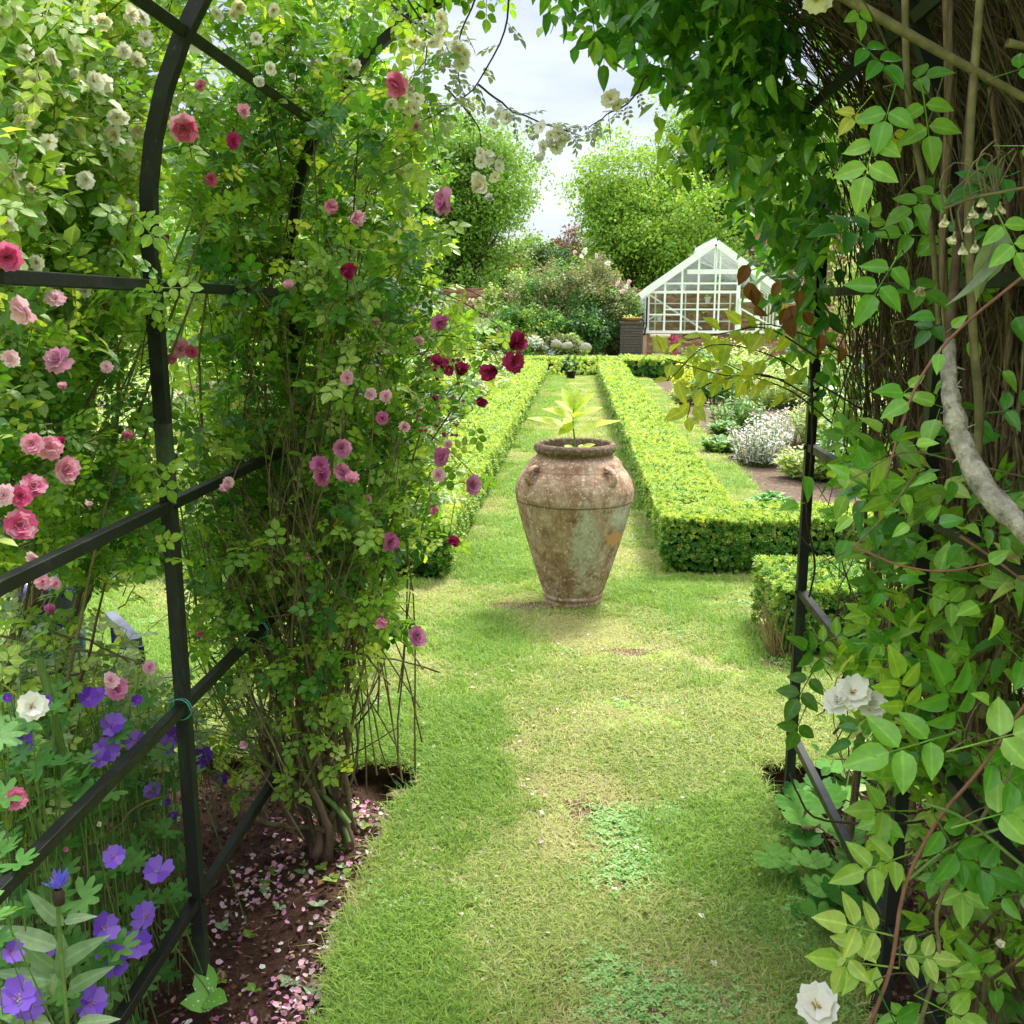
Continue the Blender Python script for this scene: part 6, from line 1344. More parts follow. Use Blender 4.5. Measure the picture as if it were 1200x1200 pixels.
GF = [(133, 1005, 15, .2, 0), (186, 1022, 17, 0, 0), (172, 1075, 17, -.9, 0), (122, 1087, 17, .8, 0), (160, 1108, 19, 0, 0), (130, 1127, 20, 0, 0), (20, 1170, 22, .2, 0), (35, 1180, 19, -.3, 0), (105, 1175, 20, 0, 0), (92, 1160, 13, .5, 0), (12, 1115, 15, 1.2, 0), (57, 1115, 7, 0, 0),
      (130, 850, 15, 0, 1), (125, 880, 16, .1, 1), (118, 890, 14, -.2, 1), (135, 862, 13, .3, 1), (158, 868, 13, 0, 1), (192, 872, 13, 0, 1), (205, 862, 12, 0, 1), (234, 885, 14, 0, 1), (222, 892, 11, .2, 1), (258, 913, 9, 1.2, 1), (179, 927, 11, 0, 1), (203, 957, 6, 0, 1), (102, 818, 13, .3, 1), (117, 815, 10, -.5, 1), (52, 822, 9, .3, 1), (28, 862, 10, .9, 1), (30, 875, 9, 0, 1), (160, 821, 7, .6, 1), (195, 940, 5, 0, 1), (0, 858, 8, 0, 1), (8, 818, 6, 0, 1)]
for (x, y, rp, dx, w_) in GF:
    Y = ypl(x, .4) + (.0 if w_ == 0 else .22) + (.35 if x > 218 else 0); P = at(x, y, Y); z = (P - CO) @ CR[:, 2] * -1; f = tocam(P, dx + rng.normal(0, .2), rng.normal(.3, .3))
    flower(gpl[w_], P, f, rp * z / FPX * 1.05, 'violet_petal' if w_ == 0 or rng.random() < .5 else 'deep_violet_petal', 'geranium', sub=rp >= 13, name='flower'); e = P + np.array((rng.normal(0, .03), .05, -rng.uniform(.12, .25))); gpl[w_].tw.tube(bez(P - norm(f) * .004, e, (.0, 0, .02), 5) - gpl[w_].base, .0012, 3)
for q in gpl: done_twigs(q, 'stem_green')
cf = plant('cornflower', at(70, 1160, 1.38) * (1, 1, 0) + (0, 0, -.06), 'cornflower plant with pale lance shaped leaves and one ragged purple blue flower', 'cornflower')
for (x0, y0, x1, y1, s) in ((75, 1085, 25, 1045, .16), (75, 1080, 118, 1065, .11), (70, 1110, -10, 1085, .16), (70, 1130, 110, 1100, .16), (72, 1140, 15, 1110, .15), (75, 1150, 75, 1050, .15), (65, 1150, 10, 1140, .16), (60, 1170, 55, 1100, .15), (80, 1160, 130, 1130, .14), (60, 1200, 0, 1190, .16), (90, 1200, 140, 1190, .15), (40, 1130, -20, 1050, .14)):
    a = at(x0, y0, 1.40); e = at(x1, y1, 1.37); cf.leaves(T_LANCE, T_LANCE_LO, M['pale_leaf'], [a], [e - a], [(rng.normal(0, .6), -.8, .8)], [s * rng.uniform(.5, .75)])
cf.tw.tube(poly([cf.base, at(72, 1120, 1.38), at(68, 1050, 1.37)], 9) - cf.base, .0035, 6)
P = at(68, 1042, 1.37); b = B(); k = 26; a = rng.random(k) * 6.28; e_ = rng.uniform(.2, 1.4, k); D = np.stack([np.cos(a), np.sin(a), e_], -1)
stamp(b, leaflet(3, .10, .7, curl=-.4), np.zeros((k, 3)), frames(D, np.tile((0, 0, 1.), (k, 1)) + D * (-1, -1, 0)), rng.uniform(.02, .036, k), rng.random(k)); b.lathe([(0, -.03), (.008, -.026), (.010, -.01), (.006, 0)], 8, mat=1); o = b.build('flower', [M['blue_petal'], M['stem_dark']], cf.root); o.location = tuple(P - cf.base)
done_twigs(cf, 'stem_green')
# bushy pale herb and grass between (mid left), with white and pink blooms
hb_ = plant('leafy_herb', (-1.6, 2.4, -.06), 'pale green leafy herb left of the post under the shrub rose with a white bloom', 'herb')
t1 = sample_r([(-60, 690), (120, 720), (190, 760), (230, 830), (180, 880), (-60, 900)], lambda x: ypl(x, .7) + .3, lambda x: ypl(x, .7) + 1.0, 170)
add_shoots(hb_, t1, lambda p_: np.array((p_[0], p_[1], 0)), .5, T_ROSE, T_ROSE_LO, ['shrub_leaf_light', 'rose_leaf_light', 'pale_leaf'], (.05, .08), 7, [.4, .4, .2])
for (x, y, rp, mt, kd) in ((38, 828, 18, 'white_petal', 'semi'), (137, 808, 14, 'mauve_petal', 'loose'), (130, 797, 10, 'pale_pink_petal', 'loose'), (18, 936, 14, 'pink_petal', 'double'), (175, 782, 8, 'pale_pink_petal', 'loose'), (76, 996, 5, 'pink_petal', 'bud'), (115, 966, 5, 'cream_petal', 'bud')):
    P = at(x, y, ypl(x, .6) + .08); z = (P - CO) @ CR[:, 2] * -1; flower(hb_, P, tocam(P, .4, .1), rp * z / FPX, mt, kd, sub=rp >= 18)
for (x0, y0, x1, y1) in ((45, 770, 75, 905),): 
    P = poly([at(x0, y0, 1.75), at((x0 + x1) / 2 + 3, (y0 + y1) / 2, 1.75), at(x1, y1, 1.78), at(x1 + 8, y1 + 160, 1.8)], 12); stem_part(hb_, P, .008, 'stem_green', 'stalk', 8)
for (x0, y0, x1, y1) in ((0, 745, 180, 778), (20, 812, 155, 800), (0, 800, 110, 785), (60, 740, 150, 775), (100, 900, 200, 880), (110, 990, 200, 930)):
    P = bez(at(x0, y0, 1.95), at(x1, y1, 2.05), (0, 0, rng.normal(0, .03)), 10, .004); stem_part(hb_, P, np.linspace(.0035, .002, 10), 'stem_olive', 'runner', 5)
done_twigs(hb_, 'stem_green')
lw_ = plant('lungwort', atz(245, 1185, -.05), 'spotted lungwort leaf at the foot of the near left post', 'lungwort')
m, nt, p, o = newmat('spotted_leaf'); vo = nt.nodes.new('ShaderNodeTexVoronoi'); vo.inputs['Scale'].default_value = 8; tcx = nt.nodes.new('ShaderNodeTexCoord'); nt.links.new(tcx.outputs['Object'], vo.inputs['Vector']); nt.links.new(ramp(nt, vo.outputs['Distance'], [(.22, (.55, .65, .45)), (.3, (.14, .34, .04))]), p.inputs['Base Color']); M['spotted_leaf'] = m
lw_.leaves(T_OVAL, T_OVAL_LO, M['spotted_leaf'], [lw_.base + (0, 0, .03), lw_.base + (-.01, 0, .03), lw_.base + (.02, 0, .02)], [(-.2, .35, .55), (.5, -.3, .3), (-.6, -.3, .3)], [(.1, -1, .7), (0, -.4, 1), (0, -.4, 1)], [.09, .085, .085])

# ================================================================ RIGHT: OLD CLEMATIS WITH A THICKET OF BROWN STEMS
cb_ = np.array((1.02, 2.15, -.06))
cl = plant('clematis', cb_, 'old clematis with shaggy brown trunks and a thicket of bare stems right of the arch', 'clematis')
m, nt, p, o = newmat('shaggy_bark'); n1 = wnoise(nt, 120, 5, .7, (1, 1, .06)); n2 = wnoise(nt, 6, 3)
c = ramp(nt, n1.outputs[0], [(.32, (.07, .045, .028)), (.5, (.22, .15, .09)), (.7, (.40, .31, .21))]); c = mixc(nt, 1.0, c, ramp(nt, n2.outputs[0], [(.3, (.7, .7, .7)), (.7, (1.2, 1.2, 1.15))]), 'MULTIPLY'); nt.links.new(c, p.inputs['Base Color']); p.inputs['Roughness'].default_value = .95; p.inputs['Specular IOR Level'].default_value = .1; bump(nt, p, n1.outputs[0], 1.0, .012); M['shaggy_bark'] = m
def thick_path(y0, off0, y1, off1, s1, n=18, s0=0.0, jit=.012, seedx=None):
    ss = np.linspace(s0, s1, n); Y = np.interp(ss, [s0, s1], [y0, y1]) + .07 * np.sin(ss * rng.uniform(1, 4) + rng.random() * 6); of = np.interp(ss, [s0, s1], [off0, off1]) + .03 * np.sin(ss * rng.uniform(1, 3) + rng.random() * 6)
    P = np.array([arch_pt(max(s, -.06), o_, y_) for s, o_, y_ in zip(ss, of, Y)]); return P + np.cumsum(rng.normal(0, jit * .6, (n, 3)), 0)
for k in range(20):
    y0 = rng.uniform(1.75, 2.75); P = thick_path(y0, rng.uniform(.10, .42), y0 + rng.normal(.1, .25), rng.uniform(.05, .3), rng.uniform(1.3, 2.5), 20, -.06)
    r0 = rng.uniform(.012, .032); stem_part(cl, P, np.linspace(r0, r0 * .35, 20) * (1 + .12 * np.sin(np.arange(20) * 2.1)), 'shaggy_bark', 'trunk', 8)
for k in range(110):
    y0 = rng.uniform(1.5, 2.75); P = thick_path(y0, rng.uniform(.05, .40), np.clip(y0 + rng.normal(.15, .35), 1.3, 3.25), rng.uniform(.02, .28), rng.uniform(1.6, 2.9), 18, rng.uniform(-.06, .4) if k < 42 else rng.uniform(.8, 1.2)); r0 = rng.uniform(.003, .0075)
    stem_part(cl, P, np.linspace(r0, r0 * .4, 18), rng.choice(['stem_brown', 'stem_brown', 'stem_olive', 'shaggy_bark']), 'stem', 5)
for k in range(1400):
    y0 = rng.uniform(1.2, 3.1); s0 = rng.uniform(.2, 2.0) if rng.random() < .14 else rng.uniform(1.05, 2.3); ln = rng.uniform(.3, 1.0); P = thick_path(y0, rng.uniform(.03, .36), np.clip(y0 + rng.normal(.05, .38), 1.1, 3.3), rng.uniform(.0, .32), s0 + ln, 9, s0, .02)
    cl.tw.tube(P - cb_, np.linspace(.0024, .0009, 9) * rng.uniform(.7, 1.4), 3)
for k in range(60):
    y0 = rng.uniform(1.6, 2.9); s0 = rng.uniform(.1, 1.6); P = thick_path(y0, rng.uniform(.0, .3), y0 + rng.choice([-1, 1]) * rng.uniform(.4, .9), rng.uniform(.0, .3), s0 + rng.uniform(.2, .9), 12, s0, .03); stem_part(cl, P, np.linspace(.004, .0015, 12), rng.choice(['stem_olive', 'stem_brown', 'shaggy_bark']), 'stem', 5)
for k in range(150):   # low tangle near the ground
    y0 = rng.uniform(1.6, 3.0); s0 = rng.uniform(0, .8); P = thick_path(y0, rng.uniform(.05, .4), y0 + rng.normal(0, .3), rng.uniform(.05, .4), s0 + rng.uniform(.2, .6), 9, s0, .03); cl.tw.tube(P - cb_, np.linspace(.003, .001, 9), 3)
done_twigs(cl, 'stem_brown')
def shade_shell(pl, n, s0, s1, y0, y1, o0, o1, T, TL, mats, matw, sz, dr=.5):
    s = rng.uniform(s0, s1, n); Y = rng.uniform(y0, y1, n); of = rng.uniform(o0, o1, n); P = np.array([arch_pt(a, b_, c_) for a, b_, c_ in zip(s, of, Y)]); ctr = np.array((ACX, 0, SPR))
    outw = norm((P - ctr) * (1, 0, 1) * np.where(s < SPR, (1, 0, 0), (1, 0, 1)).reshape(-1, 3) if False else np.stack([P[:, 0] - ACX, np.zeros(n), np.maximum(P[:, 2] - SPR, 0) + .1], -1))
    D = rng.normal(0, .6, (n, 3)) + outw * .2 + (0, 0, -dr); U = outw + rng.normal(0, .5, (n, 3)) + (0, 0, .4); mi = rng.choice(len(mats), n, p=matw)
    for k in range(len(mats)):
        q = mi == k; pl.leaves(T, TL, M[mats[k]], P[q], D[q], U[q], rng.uniform(*sz, q.sum()))
shade_shell(cl, 5200, .9, 3.0, .9, 3.35, .30, .62, T_TRI, T_TRI_LO, ['rose_leaf_deep', 'clematis_leaf'], [.6, .4], (.10, .16))  # dark leaves added outside the stems, partly out of view, to block light
shade_shell(cl, 520, .1, 1.0, .9, 3.3, .34, .8, T_TRI, T_TRI_LO, ['rose_leaf_light', 'clematis_leaf', 'shrub_leaf'], [.4, .4, .2], (.08, .13))
shade_shell(cl, 1500, 1.5, 2.7, 2.3, 3.4, .22, .5, T_TRI, T_TRI_LO, ['rose_leaf_deep', 'clematis_leaf'], [.7, .3], (.10, .15))  # second leaf backing, added to darken the gaps higher up
# canopy over the far hoop
CG = [(600, -70), (620, 0), (650, 50), (690, 60), (730, 110), (765, 85), (810, 130), (845, 170), (865, 240), (900, 330), (950, 330), (935, 200), (900, 60), (880, -70)]
t1 = sample_r(CG, lambda x: 2.45, lambda x: 3.3, 125)
axc = lambda p_: np.array((p_[0] + .15, p_[1] + .1, p_[2] + .3))
add_shoots(cl, t1, axc, .5, T_CLEM, T_CLEM_LO, ['clematis_leaf', 'rose_leaf', 'rose_leaf_deep'], (.05, .085), 8, [.45, .3, .25], droop=.6, up=0, stemmat='stem_brown')
t1 = sample_r([(740, 90), (860, 150), (880, 300), (840, 240), (770, 190)], lambda x: 2.7, lambda x: 3.2, 13)
add_shoots(cl, t1, axc, .5, T_CLEM, T_CLEM_LO, ['rose_leaf_light', 'rose_leaf'], (.05, .08), 7, [.5, .5], droop=.6, up=0)
t1 = sample_r([(640, -60), (700, 20), (760, 60), (830, 130), (880, 200), (900, -60)], lambda x: 2.6, lambda x: 3.3, 46)
add_shoots(cl, t1, axc, .4, T_TRI, T_TRI_LO, ['clematis_leaf', 'rose_leaf_deep'], (.10, .15), 6, [.5, .5], droop=.7, up=0)
t1 = sample_r([(850, 260), (960, 260), (1000, 420), (990, 560), (950, 480), (900, 400)], lambda x: 2.7, lambda x: 3.3, 36)
add_shoots(cl, t1, axc, .4, T_CLEM, T_CLEM_LO, ['clematis_leaf', 'rose_leaf_deep'], (.06, .09), 6, [.5, .5], droop=.5, up=0)
t1 = sample_r([(250, -70), (640, -70), (640, -20), (560, 10), (480, 30), (380, 40), (260, 10)], lambda x: 2.4, lambda x: 3.2, 90)
add_shoots(pr, t1, lambda p_: p_ + np.array((-.1, .1, .25)), .6, T_ROSE, T_ROSE_LO, ['rose_leaf', 'rose_leaf_light'], (.062, .10), 6, [.6, .4], droop=.4, up=0)
t1 = sample_r([(840, 40), (900, 30), (950, 120), (985, 240), (960, 260), (905, 140)], lambda x: 2.75, lambda x: 3.05, 34)
add_shoots(cl, t1, axc, .4, T_CLEM, T_CLEM_LO, ['clematis_leaf', 'rose_leaf_deep', 'rose_leaf'], (.055, .085), 7, [.4, .3, .3], droop=.6, up=0)
# golden leaved sprig with dead brown leaves
GS = [[(1010, 480), (960, 450), (900, 415), (830, 405), (785, 445)], [(960, 420), (900, 385), (850, 390), (800, 400)], [(940, 450), (880, 440), (820, 455), (805, 490)], [(1000, 420), (950, 395), (900, 380), (870, 385)], [(980, 500), (930, 460), (880, 440), (840, 420)], [(960, 470), (900, 440), (850, 440), (780, 420)]]
for pts in GS:
    P = poly([at(x, y, 2.55 + rng.normal(0, .04)) for x, y in pts], 16); stem_part(cl, P, np.linspace(.0026, .0012, 16), 'stem_dark', 'shoot', 5)
    Q, D, U = on_shoot(P, 13, .35, .5); cl.leaves(T_CLEM, T_CLEM_LO, M['golden_leaf'], Q, D, U + np.array((0, -.9, 0)), rng.uniform(.05, .082, 13), 'golden_leaf')
for (x, y) in ((877, 325), (876, 345), (880, 352), (913, 345), (935, 355), (920, 375), (925, 385), (885, 372), (940, 380), (960, 405), (983, 420), (930, 372)):
    P = at(x, y, 2.5); D = np.array((rng.normal(0, .5), -.2, -1)); cl.leaves(leaflet(4, .34, .5, curl=1.2, fold=.8), leaflet(4, .34, .5, curl=1.2, fold=.8), M['dead_leaf'], [P + (0, 0, .03)], [D], [(rng.normal(0, .5), -1, .3)], [rng.uniform(.035, .055)], 'dead_leaf')
# big near leaves of the clematis
BL = [(1088, 372, -1, 0, 52), (1140, 405, .3, -1, 42), (1050, 460, -.8, 0, 50), (1050, 512, -.2, .4, 40), (1012, 540, -.4, .6, 46), (990, 555, -.6, .3, 38), (1010, 565, .2, -.1, 36), (945, 565, .3, -1, 45), (930, 592, -1, -.2, 34), (965, 580, 1, 0, 34), (1062, 585, .2, -1, 44), (1108, 612, 1, .1, 50), (1090, 605, .3, .7, 36), (1060, 618, -.6, -.2, 34), (1092, 560, -1, .1, 42), (1115, 570, 0, -1, 40), (992, 610, -.8, -.3, 36), (990, 640, -.5, -1, 46), (1140, 712, -1, -.3, 52), (1168, 728, .1, -1, 44), (1030, 700, -.5, -.8, 38), (1060, 680, 1, .1, 38), (1178, 590, .5, .5, 40), (1185, 520, .6, .5, 44), (1195, 380, .3, -.4, 56), (1180, 440, .5, -.2, 40), (1010, 690, .4, -.4, 30), (1165, 655, .6, .6, 34), (1190, 700, .5, -.5, 40), (1155, 820, -.8, .3, 46), (1130, 760, -1, .2, 48), (1180, 790, .4, -.4, 44), (1070, 450, .5, .4, 36), (985, 500, -.6, .2, 34), (1120, 380, .5, .8, 36), (1100, 420, -.2, -.6, 34), (1030, 880, -.8, .1, 44), (1040, 600, .2, .2, 30), (1150, 500, .4, -.6, 40), (1080, 520, .8, .3, 38)]
for (x, y, dx, dz, L_) in BL:
    L_ *= rng.uniform(.7, 1.0)
    if rng.random() < .12: continue
    Y = rng.uniform(1.32, 1.7); P = at(x, y, Y); z = (P - CO) @ CR[:, 2] * -1; D = np.array((dx, -.25, dz)) + rng.normal(0, .1, 3); cl.leaves(T_CLEM, T_CLEM, M['clematis_leaf'], [P - norm(D) * L_ / 2 * z / FPX], [D], [(rng.normal(0, .35), -1, .9)], [L_ * 1.08 * z / FPX], 'leaf')
for pts, Y, r_, mt in (([(1210, 315), (1120, 390), (1075, 450), (1050, 520), (1038, 560)], 1.55, .0026, 'stem_red'), ([(1000, 640), (1060, 664), (1120, 668), (1205, 648)], 1.5, .0022, 'stem_red'), ([(1125, 628), (1165, 655), (1205, 685)], 1.5, .0026, 'stem_red'), ([(1080, 545), (1040, 600), (1000, 640), (960, 660)], 1.6, .0018, 'stem_olive'), ([(1205, 560), (1120, 540), (1060, 530), (1000, 560)], 1.55, .0018, 'stem_olive'), ([(950, 400), (952, 520), (945, 600), (955, 660), (948, 700)], 2.9, .004, 'stem_dark')):
    P = poly([at(x, y, Y) for x, y in pts], 14); stem_part(cl, P, np.linspace(r_, r_ * .7, 14), mt, 'shoot', 6)
t1 = sample_r([(985, 450), (1060, 420), (1210, 500), (1210, 1200), (1080, 1220), (1060, 1000), (1010, 900), (980, 700), (960, 560)], lambda x: 1.55, lambda x: 2.1, 40)
add_shoots(cl, t1, lambda p_: np.array((p_[0] + .1, p_[1] + .1, p_[2] - .1)), .8, T_CLEM, T_CLEM_LO, ['clematis_leaf', 'rose_leaf_light', 'rose_leaf_deep'], (.05, .08), 6, [.5, .25, .25])
t1 = sample_r([(970, 520), (1210, 560), (1210, 1190), (1090, 1210), (1040, 1000), (975, 760)], lambda x: 1.6, lambda x: 2.5, 75)
add_shoots(cl, t1, lambda p_: np.array((p_[0] + .1, p_[1] + .1, p_[2] - .1)), .8, T_TRI, T_TRI_LO, ['clematis_leaf', 'rose_leaf_light', 'rose_leaf'], (.06, .10), 5, [.45, .35, .2])
# ================================================================ RIGHT: WHITE ROSE WITH BIG LEAVES
wb2 = np.array((1.05, 1.35, -.06))
w2 = plant('climbing_rose', wb2, 'large leaved white climbing rose with a thick pale branch right of the arch', 'climbing rose')
P0 = poly([at(1150, -30, 1.9), at(1132, 180, 1.8), at(1118, 330, 1.68), at(1113, 400, 1.6)], 18); stem_part(w2, P0, np.linspace(.006, .009, 18), 'stem_brown', 'cane', 7)
P = poly([at(1113, 400, 1.6), at(1112, 440, 1.55), at(1118, 485, 1.5), at(1130, 525, 1.47), at(1160, 580, 1.4), at(1225, 640, 1.32), at(1300, 700, 1.3)], 34); stem_part(w2, P, np.interp(np.linspace(0, 1, 34), [0, .2, .35, 1], [.009, .0125, .015, .018]) * (1 + .07 * np.sin(np.arange(34) * 1.7) + rng.normal(0, .04, 34)), 'bark_pale', 'branch', 10)
b = B()
for k in range(26):
    i = rng.integers(2, 33); d = norm(rng.normal(0, 1, 3)); b.tube([P[i] - wb2, P[i] + d * .026 - wb2], [.004, .0004], 4)
b.build('thorns', M['bark_pale'], w2.root, kind='stuff')
for pts, Y, r_, mt in (([(1205, 640), (1150, 560), (1148, 480), (1140, 380), (1135, 200), (1150, -20)], 1.6, .008, 'stem_olive'), ([(1060, -20), (1065, 120), (1090, 260), (1100, 380)], 1.7, .006, 'stem_olive'), ([(960, -20), (1100, 60), (1210, 120)], 1.6, .008, 'stem_olive'), ([(1110, -20), (1112, 120), (1105, 300), (1112, 420)], 1.75, .009, 'shaggy_bark'), ([(1130, 20), (1060, -20), (1180, 50), (1205, 55)][2:], 1.5, .006, 'stem_olive'), ([(1078, 1200), (1100, 1120), (1100, 1060), (1150, 960), (1205, 880)], 1.55, .004, 'stem_olive'), ([(1020, 1200), (1045, 1130), (1060, 1040), (1100, 960), (1150, 900), (1205, 820)], 1.5, .0036, 'stem_red'), ([(1065, 1030), (1120, 990), (1205, 960)], 1.5, .003, 'stem_green'), ([(1100, 960), (1050, 965), (960, 960), (935, 930), (925, 905)], 1.9, .0028, 'stem_dark'), ([(1205, 1020), (1130, 960), (1080, 940)], 1.45, .003, 'stem_green')):
    P = poly([at(x, y, Y) for x, y in pts], 16); stem_part(w2, P, np.linspace(r_, r_ * .75, 16), mt, 'cane', 7)
BR = [(1020, 60, .5, -.6, 70, 1.6, 'clematis_leaf'), (1045, 115, -.3, -1, 75, 1.6, 'clematis_leaf'), (1085, 130, .4, -.8, 80, 1.6, 'rose_leaf'), (1022, 175, -.2, -1, 85, 1.6, 'clematis_leaf'), (1060, 95, .8, .1, 60, 1.7, 'rose_leaf_deep'), (1010, 125, -.6, -.6, 48, 1.62, 'yellow_leaf'), (1045, 148, .1, -.9, 40, 1.62, 'yellow_leaf'), (1180, 85, 1, .2, 60, 1.5, 'clematis_leaf'), (1190, 170, .5, 0, 60, 1.4, 'clematis_leaf'), (1090, 230, -.6, -.1, 70, 1.6, 'rose_leaf'), (1010, 270, -.7, -.2, 75, 1.7, 'rose_leaf_deep'), (1040, 320, -.4, -.6, 80, 1.6, 'clematis_leaf'), (1060, 330, .6, -.3, 70, 1.6, 'rose_leaf'), (1170, 210, -.5, -.3, 80, 1.5, 'rose_leaf_deep'), (1180, 270, .3, -.6, 80, 1.4, 'clematis_leaf'), (1005, 5, .2, -1, 46, 1.5, 'rose_leaf_light'),
      (1080, 870, -1, -.4, 110, 1.45, 'clematis_leaf'), (1120, 830, -.3, .8, 100, 1.42, 'clematis_leaf'), (1150, 870, 1, .3, 100, 1.4, 'clematis_leaf'), (1170, 900, .5, -.6, 90, 1.4, 'clematis_leaf'), (1060, 820, -.4, .9, 80, 1.5, 'rose_leaf'), (1110, 980, .6, -.9, 95, 1.45, 'clematis_leaf'), (1130, 1010, .9, -.3, 85, 1.45, 'clematis_leaf'), (1150, 960, 1, .5, 90, 1.4, 'clematis_leaf'), (1050, 950, -.9, .1, 70, 1.5, 'rose_leaf_light'), (1040, 1010, -1, -.3, 80, 1.5, 'rose_leaf_light'), (1020, 1090, -.8, .5, 85, 1.5, 'rose_leaf_light'), (1020, 1130, -.9, -.1, 85, 1.5, 'rose_leaf_light'), (1040, 1180, .4, -1, 95, 1.45, 'clematis_leaf'), (1000, 1110, -.4, -.9, 70, 1.5, 'rose_leaf_light'), (1070, 1120, .9, .0, 60, 1.55, 'rose_leaf_light'), (1180, 1050, .6, .4, 70, 1.45, 'clematis_leaf'), (1185, 760, .6, -.3, 80, 1.4, 'clematis_leaf'), (1100, 700, .9, -.3, 60, 1.6, 'rose_leaf'), (1160, 620, .8, -.4, 60, 1.5, 'rose_leaf_deep'), (1185, 480, .8, .2, 70, 1.5, 'rose_leaf_deep'), (960, 770, -.7, .5, 55, 2.2, 'rose_leaf_deep'), (945, 800, -.4, -.9, 60, 2.2, 'rose_leaf'), (970, 750, .6, .4, 50, 2.2, 'rose_leaf'), (940, 30 + 810, -.3, -.9, 50, 2.2, 'rose_leaf'), (985, 770, .8, -.5, 50, 2.2, 'rose_leaf'), (1100, 1180, .7, -.2, 70, 1.5, 'rose_leaf'), (1020, 1000, .5, -.5, 60, 1.6, 'rose_leaf_light')]
for (x, y, dx, dz, L_, Y, mt) in BR:
    P = at(x, y, Y); z = (P - CO) @ CR[:, 2] * -1; D = np.array((dx, -.2, dz)) + rng.normal(0, .1, 3); w2.leaves(T_BIGROSE, T_BIGROSE_LO, M[mt], [P - norm(D) * L_ * .4 * z / FPX], [D], [(rng.normal(0, .3), -1, .8)], [L_ * 1.15 * z / FPX], 'leaf')
    e = P + np.array((.10, .15, -.05)); w2.tw.tube(bez(P - norm(D) * L_ * .4 * z / FPX, e, (0, 0, .02), 5) - wb2, .0014, 3)
t1 = sample_r([(985, 60), (1210, 0), (1210, 420), (1000, 420), (960, 250)], lambda x: 1.8, lambda x: 2.3, 6)
add_shoots(w2, t1, lambda p_: np.array((p_[0] + .15, p_[1] + .1, p_[2] - .1)), .6, T_BIGROSE, T_BIGROSE_LO, ['rose_leaf_deep', 'clematis_leaf'], (.08, .12), 4, [.6, .4])
t1 = sample_r([(1000, 750), (1210, 700), (1210, 1210), (1090, 1210), (1060, 1000)], lambda x: 1.6, lambda x: 2.0, 8)
add_shoots(w2, t1, lambda p_: np.array((p_[0] + .15, p_[1] + .1, p_[2] - .1)), .7, T_BIGROSE, T_BIGROSE_LO, ['clematis_leaf', 'rose_leaf'], (.08, .12), 4, [.6, .4])
for (x, y, rp, kd, Y, dx, dz, mt) in ((957, 1180, 25, 'semi', 1.62, 0, .5, 'white_petal'), (1077, 341, 13, 'cup', 1.5, .1, -.1, 'cream_petal'), (958, -2, 17, 'semi', 1.7, 0, -.9, 'cream_petal'), (1000, 812, 21, 'semi', 1.66, .2, .6, 'white_petal'), (983, 822, 18, 'loose', 1.66, -.3, .7, 'white_petal'), (1020, 826, 19, 'loose', 1.67, .5, .7, 'white_petal'), (1172, 1108, 8, 'bud', 1.5, 0, .5, 'cream_petal')):
    P = at(x, y, Y); z = (P - CO) @ CR[:, 2] * -1; flower(w2, P, tocam(P, dx, dz), rp * z / FPX * 1.05, mt, kd, sub=rp >= 15)
for (x, y) in ((1118, 275), (1128, 288), (1135, 262), (1140, 245), (1143, 285), (1150, 232), (1172, 240), (1158, 246), (1107, 255)):
    P = at(x, y, 1.45); flower(w2, P, (rng.normal(0, .2), -.1, -1), .011, 'cream_petal', 'bud', name='bud'); w2.tw.tube(poly([P + (0, 0, .008), P + (-.01, 0, .05), P + (.02, .01, .075), at(1165, 228, 1.45)], 8) - wb2, .0013, 4)
w2.tw.tube(poly([at(1105, 245, 1.45), at(1140, 232, 1.45), at(1175, 225, 1.44), at(1210, 218, 1.43)], 10) - wb2, .0022, 5)
T_W = leaflet(7, .14, .5, curl=1.0, fold=1.6); w2.leaves(T_W, T_W, M['grey_leaf'], [at(1172, 262, 1.45), at(1168, 275, 1.46)], [(-.05, 0, -1), (-.3, 0, -1)], [(1, -.6, 0), (-.6, -1, 0)], [.115, .09], 'wilted_leaf')
done_twigs(w2, 'stem_olive')
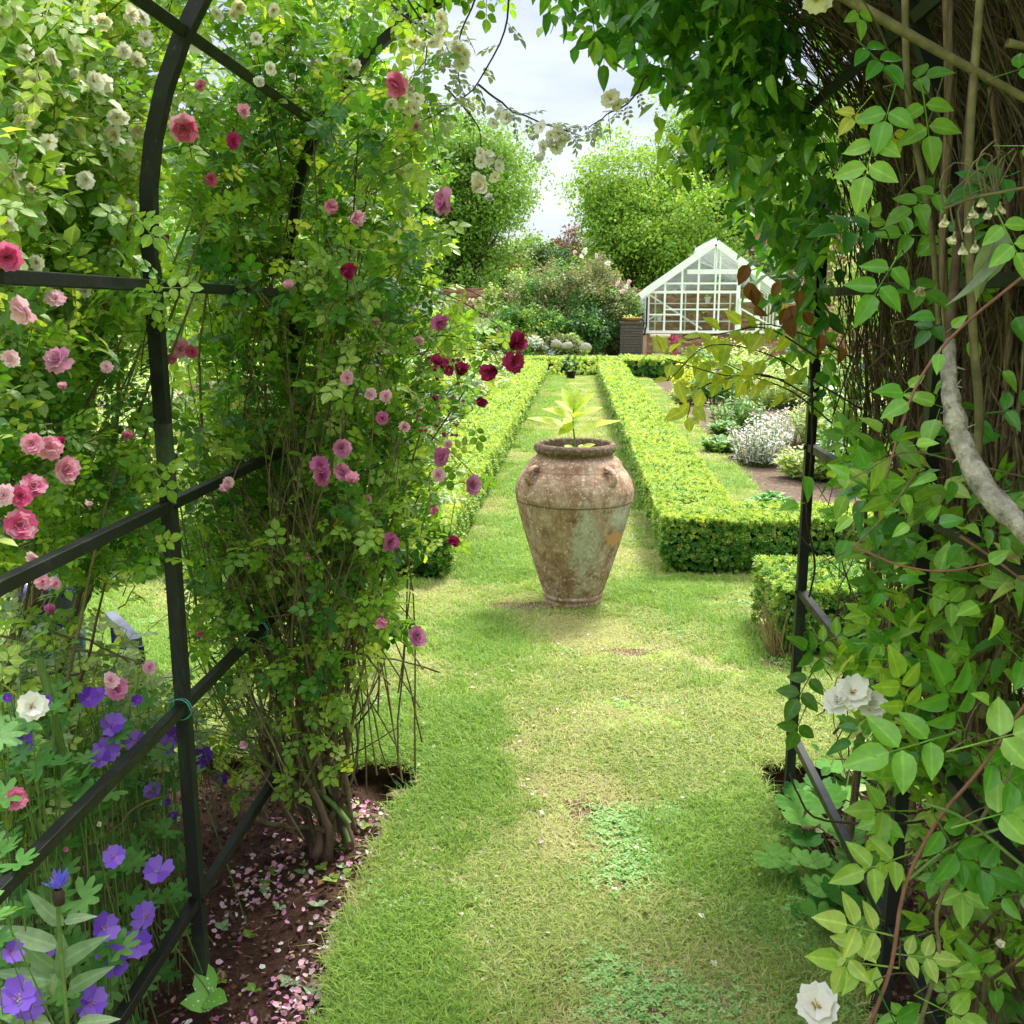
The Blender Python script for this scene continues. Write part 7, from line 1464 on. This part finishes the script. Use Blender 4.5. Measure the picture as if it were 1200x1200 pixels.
# lady's mantle under the right side
lm = plant('ladys_mantle', (.86, 2.35, -.06), 'low clump of round scalloped leaves at the edge of the right bed', 'ground cover plant')
LM = [(905, 1005, 22), (965, 940, 30), (990, 975, 30), (940, 960, 24), (1000, 945, 22), (955, 1010, 20), (985, 1050, 27), (960, 1040, 22), (1010, 1010, 24), (930, 940, 22), (1020, 960, 20), (1035, 1060, 20), (1000, 1000, 22), (945, 985, 20), (1010, 1090, 18), (975, 900, 20), (1000, 905, 18), (960, 920, 20), (1030, 930, 18), (985, 1020, 20), (1040, 1010, 18), (925, 975, 16), (1060, 1080, 18), (1000, 1070, 20)]
for k in range(26): LM.append((rng.uniform(925, 1060), rng.uniform(915, 1090), rng.uniform(13, 22)))
for i, (x, y, rp) in enumerate(LM):
    zz = .02 + .07 * rng.random() + (.03 if i < 14 else 0); P = atz(x, y, zz); z = (P - CO) @ CR[:, 2] * -1; lm.leaves(T_MANTLE, T_MANTLE, M['mantle_leaf'], [P], [(rng.normal(0, .6), -1, .0)], [(rng.normal(0, .2), rng.normal(-.45, .2), 1)], [rp * 2.0 * z / FPX]); s0 = (lm.base * .5 + P * .5) * (1, 1, 0) + (0, 0, -.06); lm.tw.tube(bez(s0, P + (0, 0, .0), (0, 0, .02), 5) - lm.base, .0016, 4)
done_twigs(lm, 'stem_green')
fer = plant('seedling_plant', (.95, 2.9, -.06), 'small serrated leaved plants behind the right bed edge near the far post', 'plant')
for k in range(60):
    x, y = rng.uniform(955, 1100), rng.uniform(880, 980); P = atz(x, y, rng.uniform(.0, .12)); fer.leaves(T_OVAL, T_OVAL_LO, M['mantle_leaf' if k % 2 else 'shrub_leaf_light'], [P], [(rng.normal(0, 1), rng.normal(-.3, .6), .4)], [(rng.normal(0, .3), -.3, 1)], [rng.uniform(.03, .06)])
tg = plant('grass_tussock', atz(1045, 1120, -.05), 'thin grass tuft beside the near right post', 'grass tuft')
for k in range(60):
    a = rng.random() * 6.28; P = bez(tg.base + rng.normal(0, .02, 3) * (1, 1, 0), tg.base + np.array((math.cos(a) * .12, math.sin(a) * .12, rng.uniform(.08, .2))), (0, 0, .05), 6); tg.tw.tube(P - tg.base, np.linspace(.0014, .0004, 6), 3)
done_twigs(tg, 'stem_green')
for k in range(14): 
    P = np.array((pq[0] + .42 + rng.normal(0, .14), 32.3, rng.uniform(.25, .75))); flower(fq, P, (0, -1, .4), .09, 'magenta_petal', 'single')
shq = rng.normal(0, .15, (60, 3)) + np.array((pq[0] + .42, 32.3, .3)); fq.leaves(T_OVAL, T_OVAL_LO, M['shrub_leaf'], shq, rng.normal(0, 1, (60, 3)), rng.normal(0, .4, (60, 3)) + (0, 0, 1), rng.uniform(.08, .14, 60))
finish_plants()
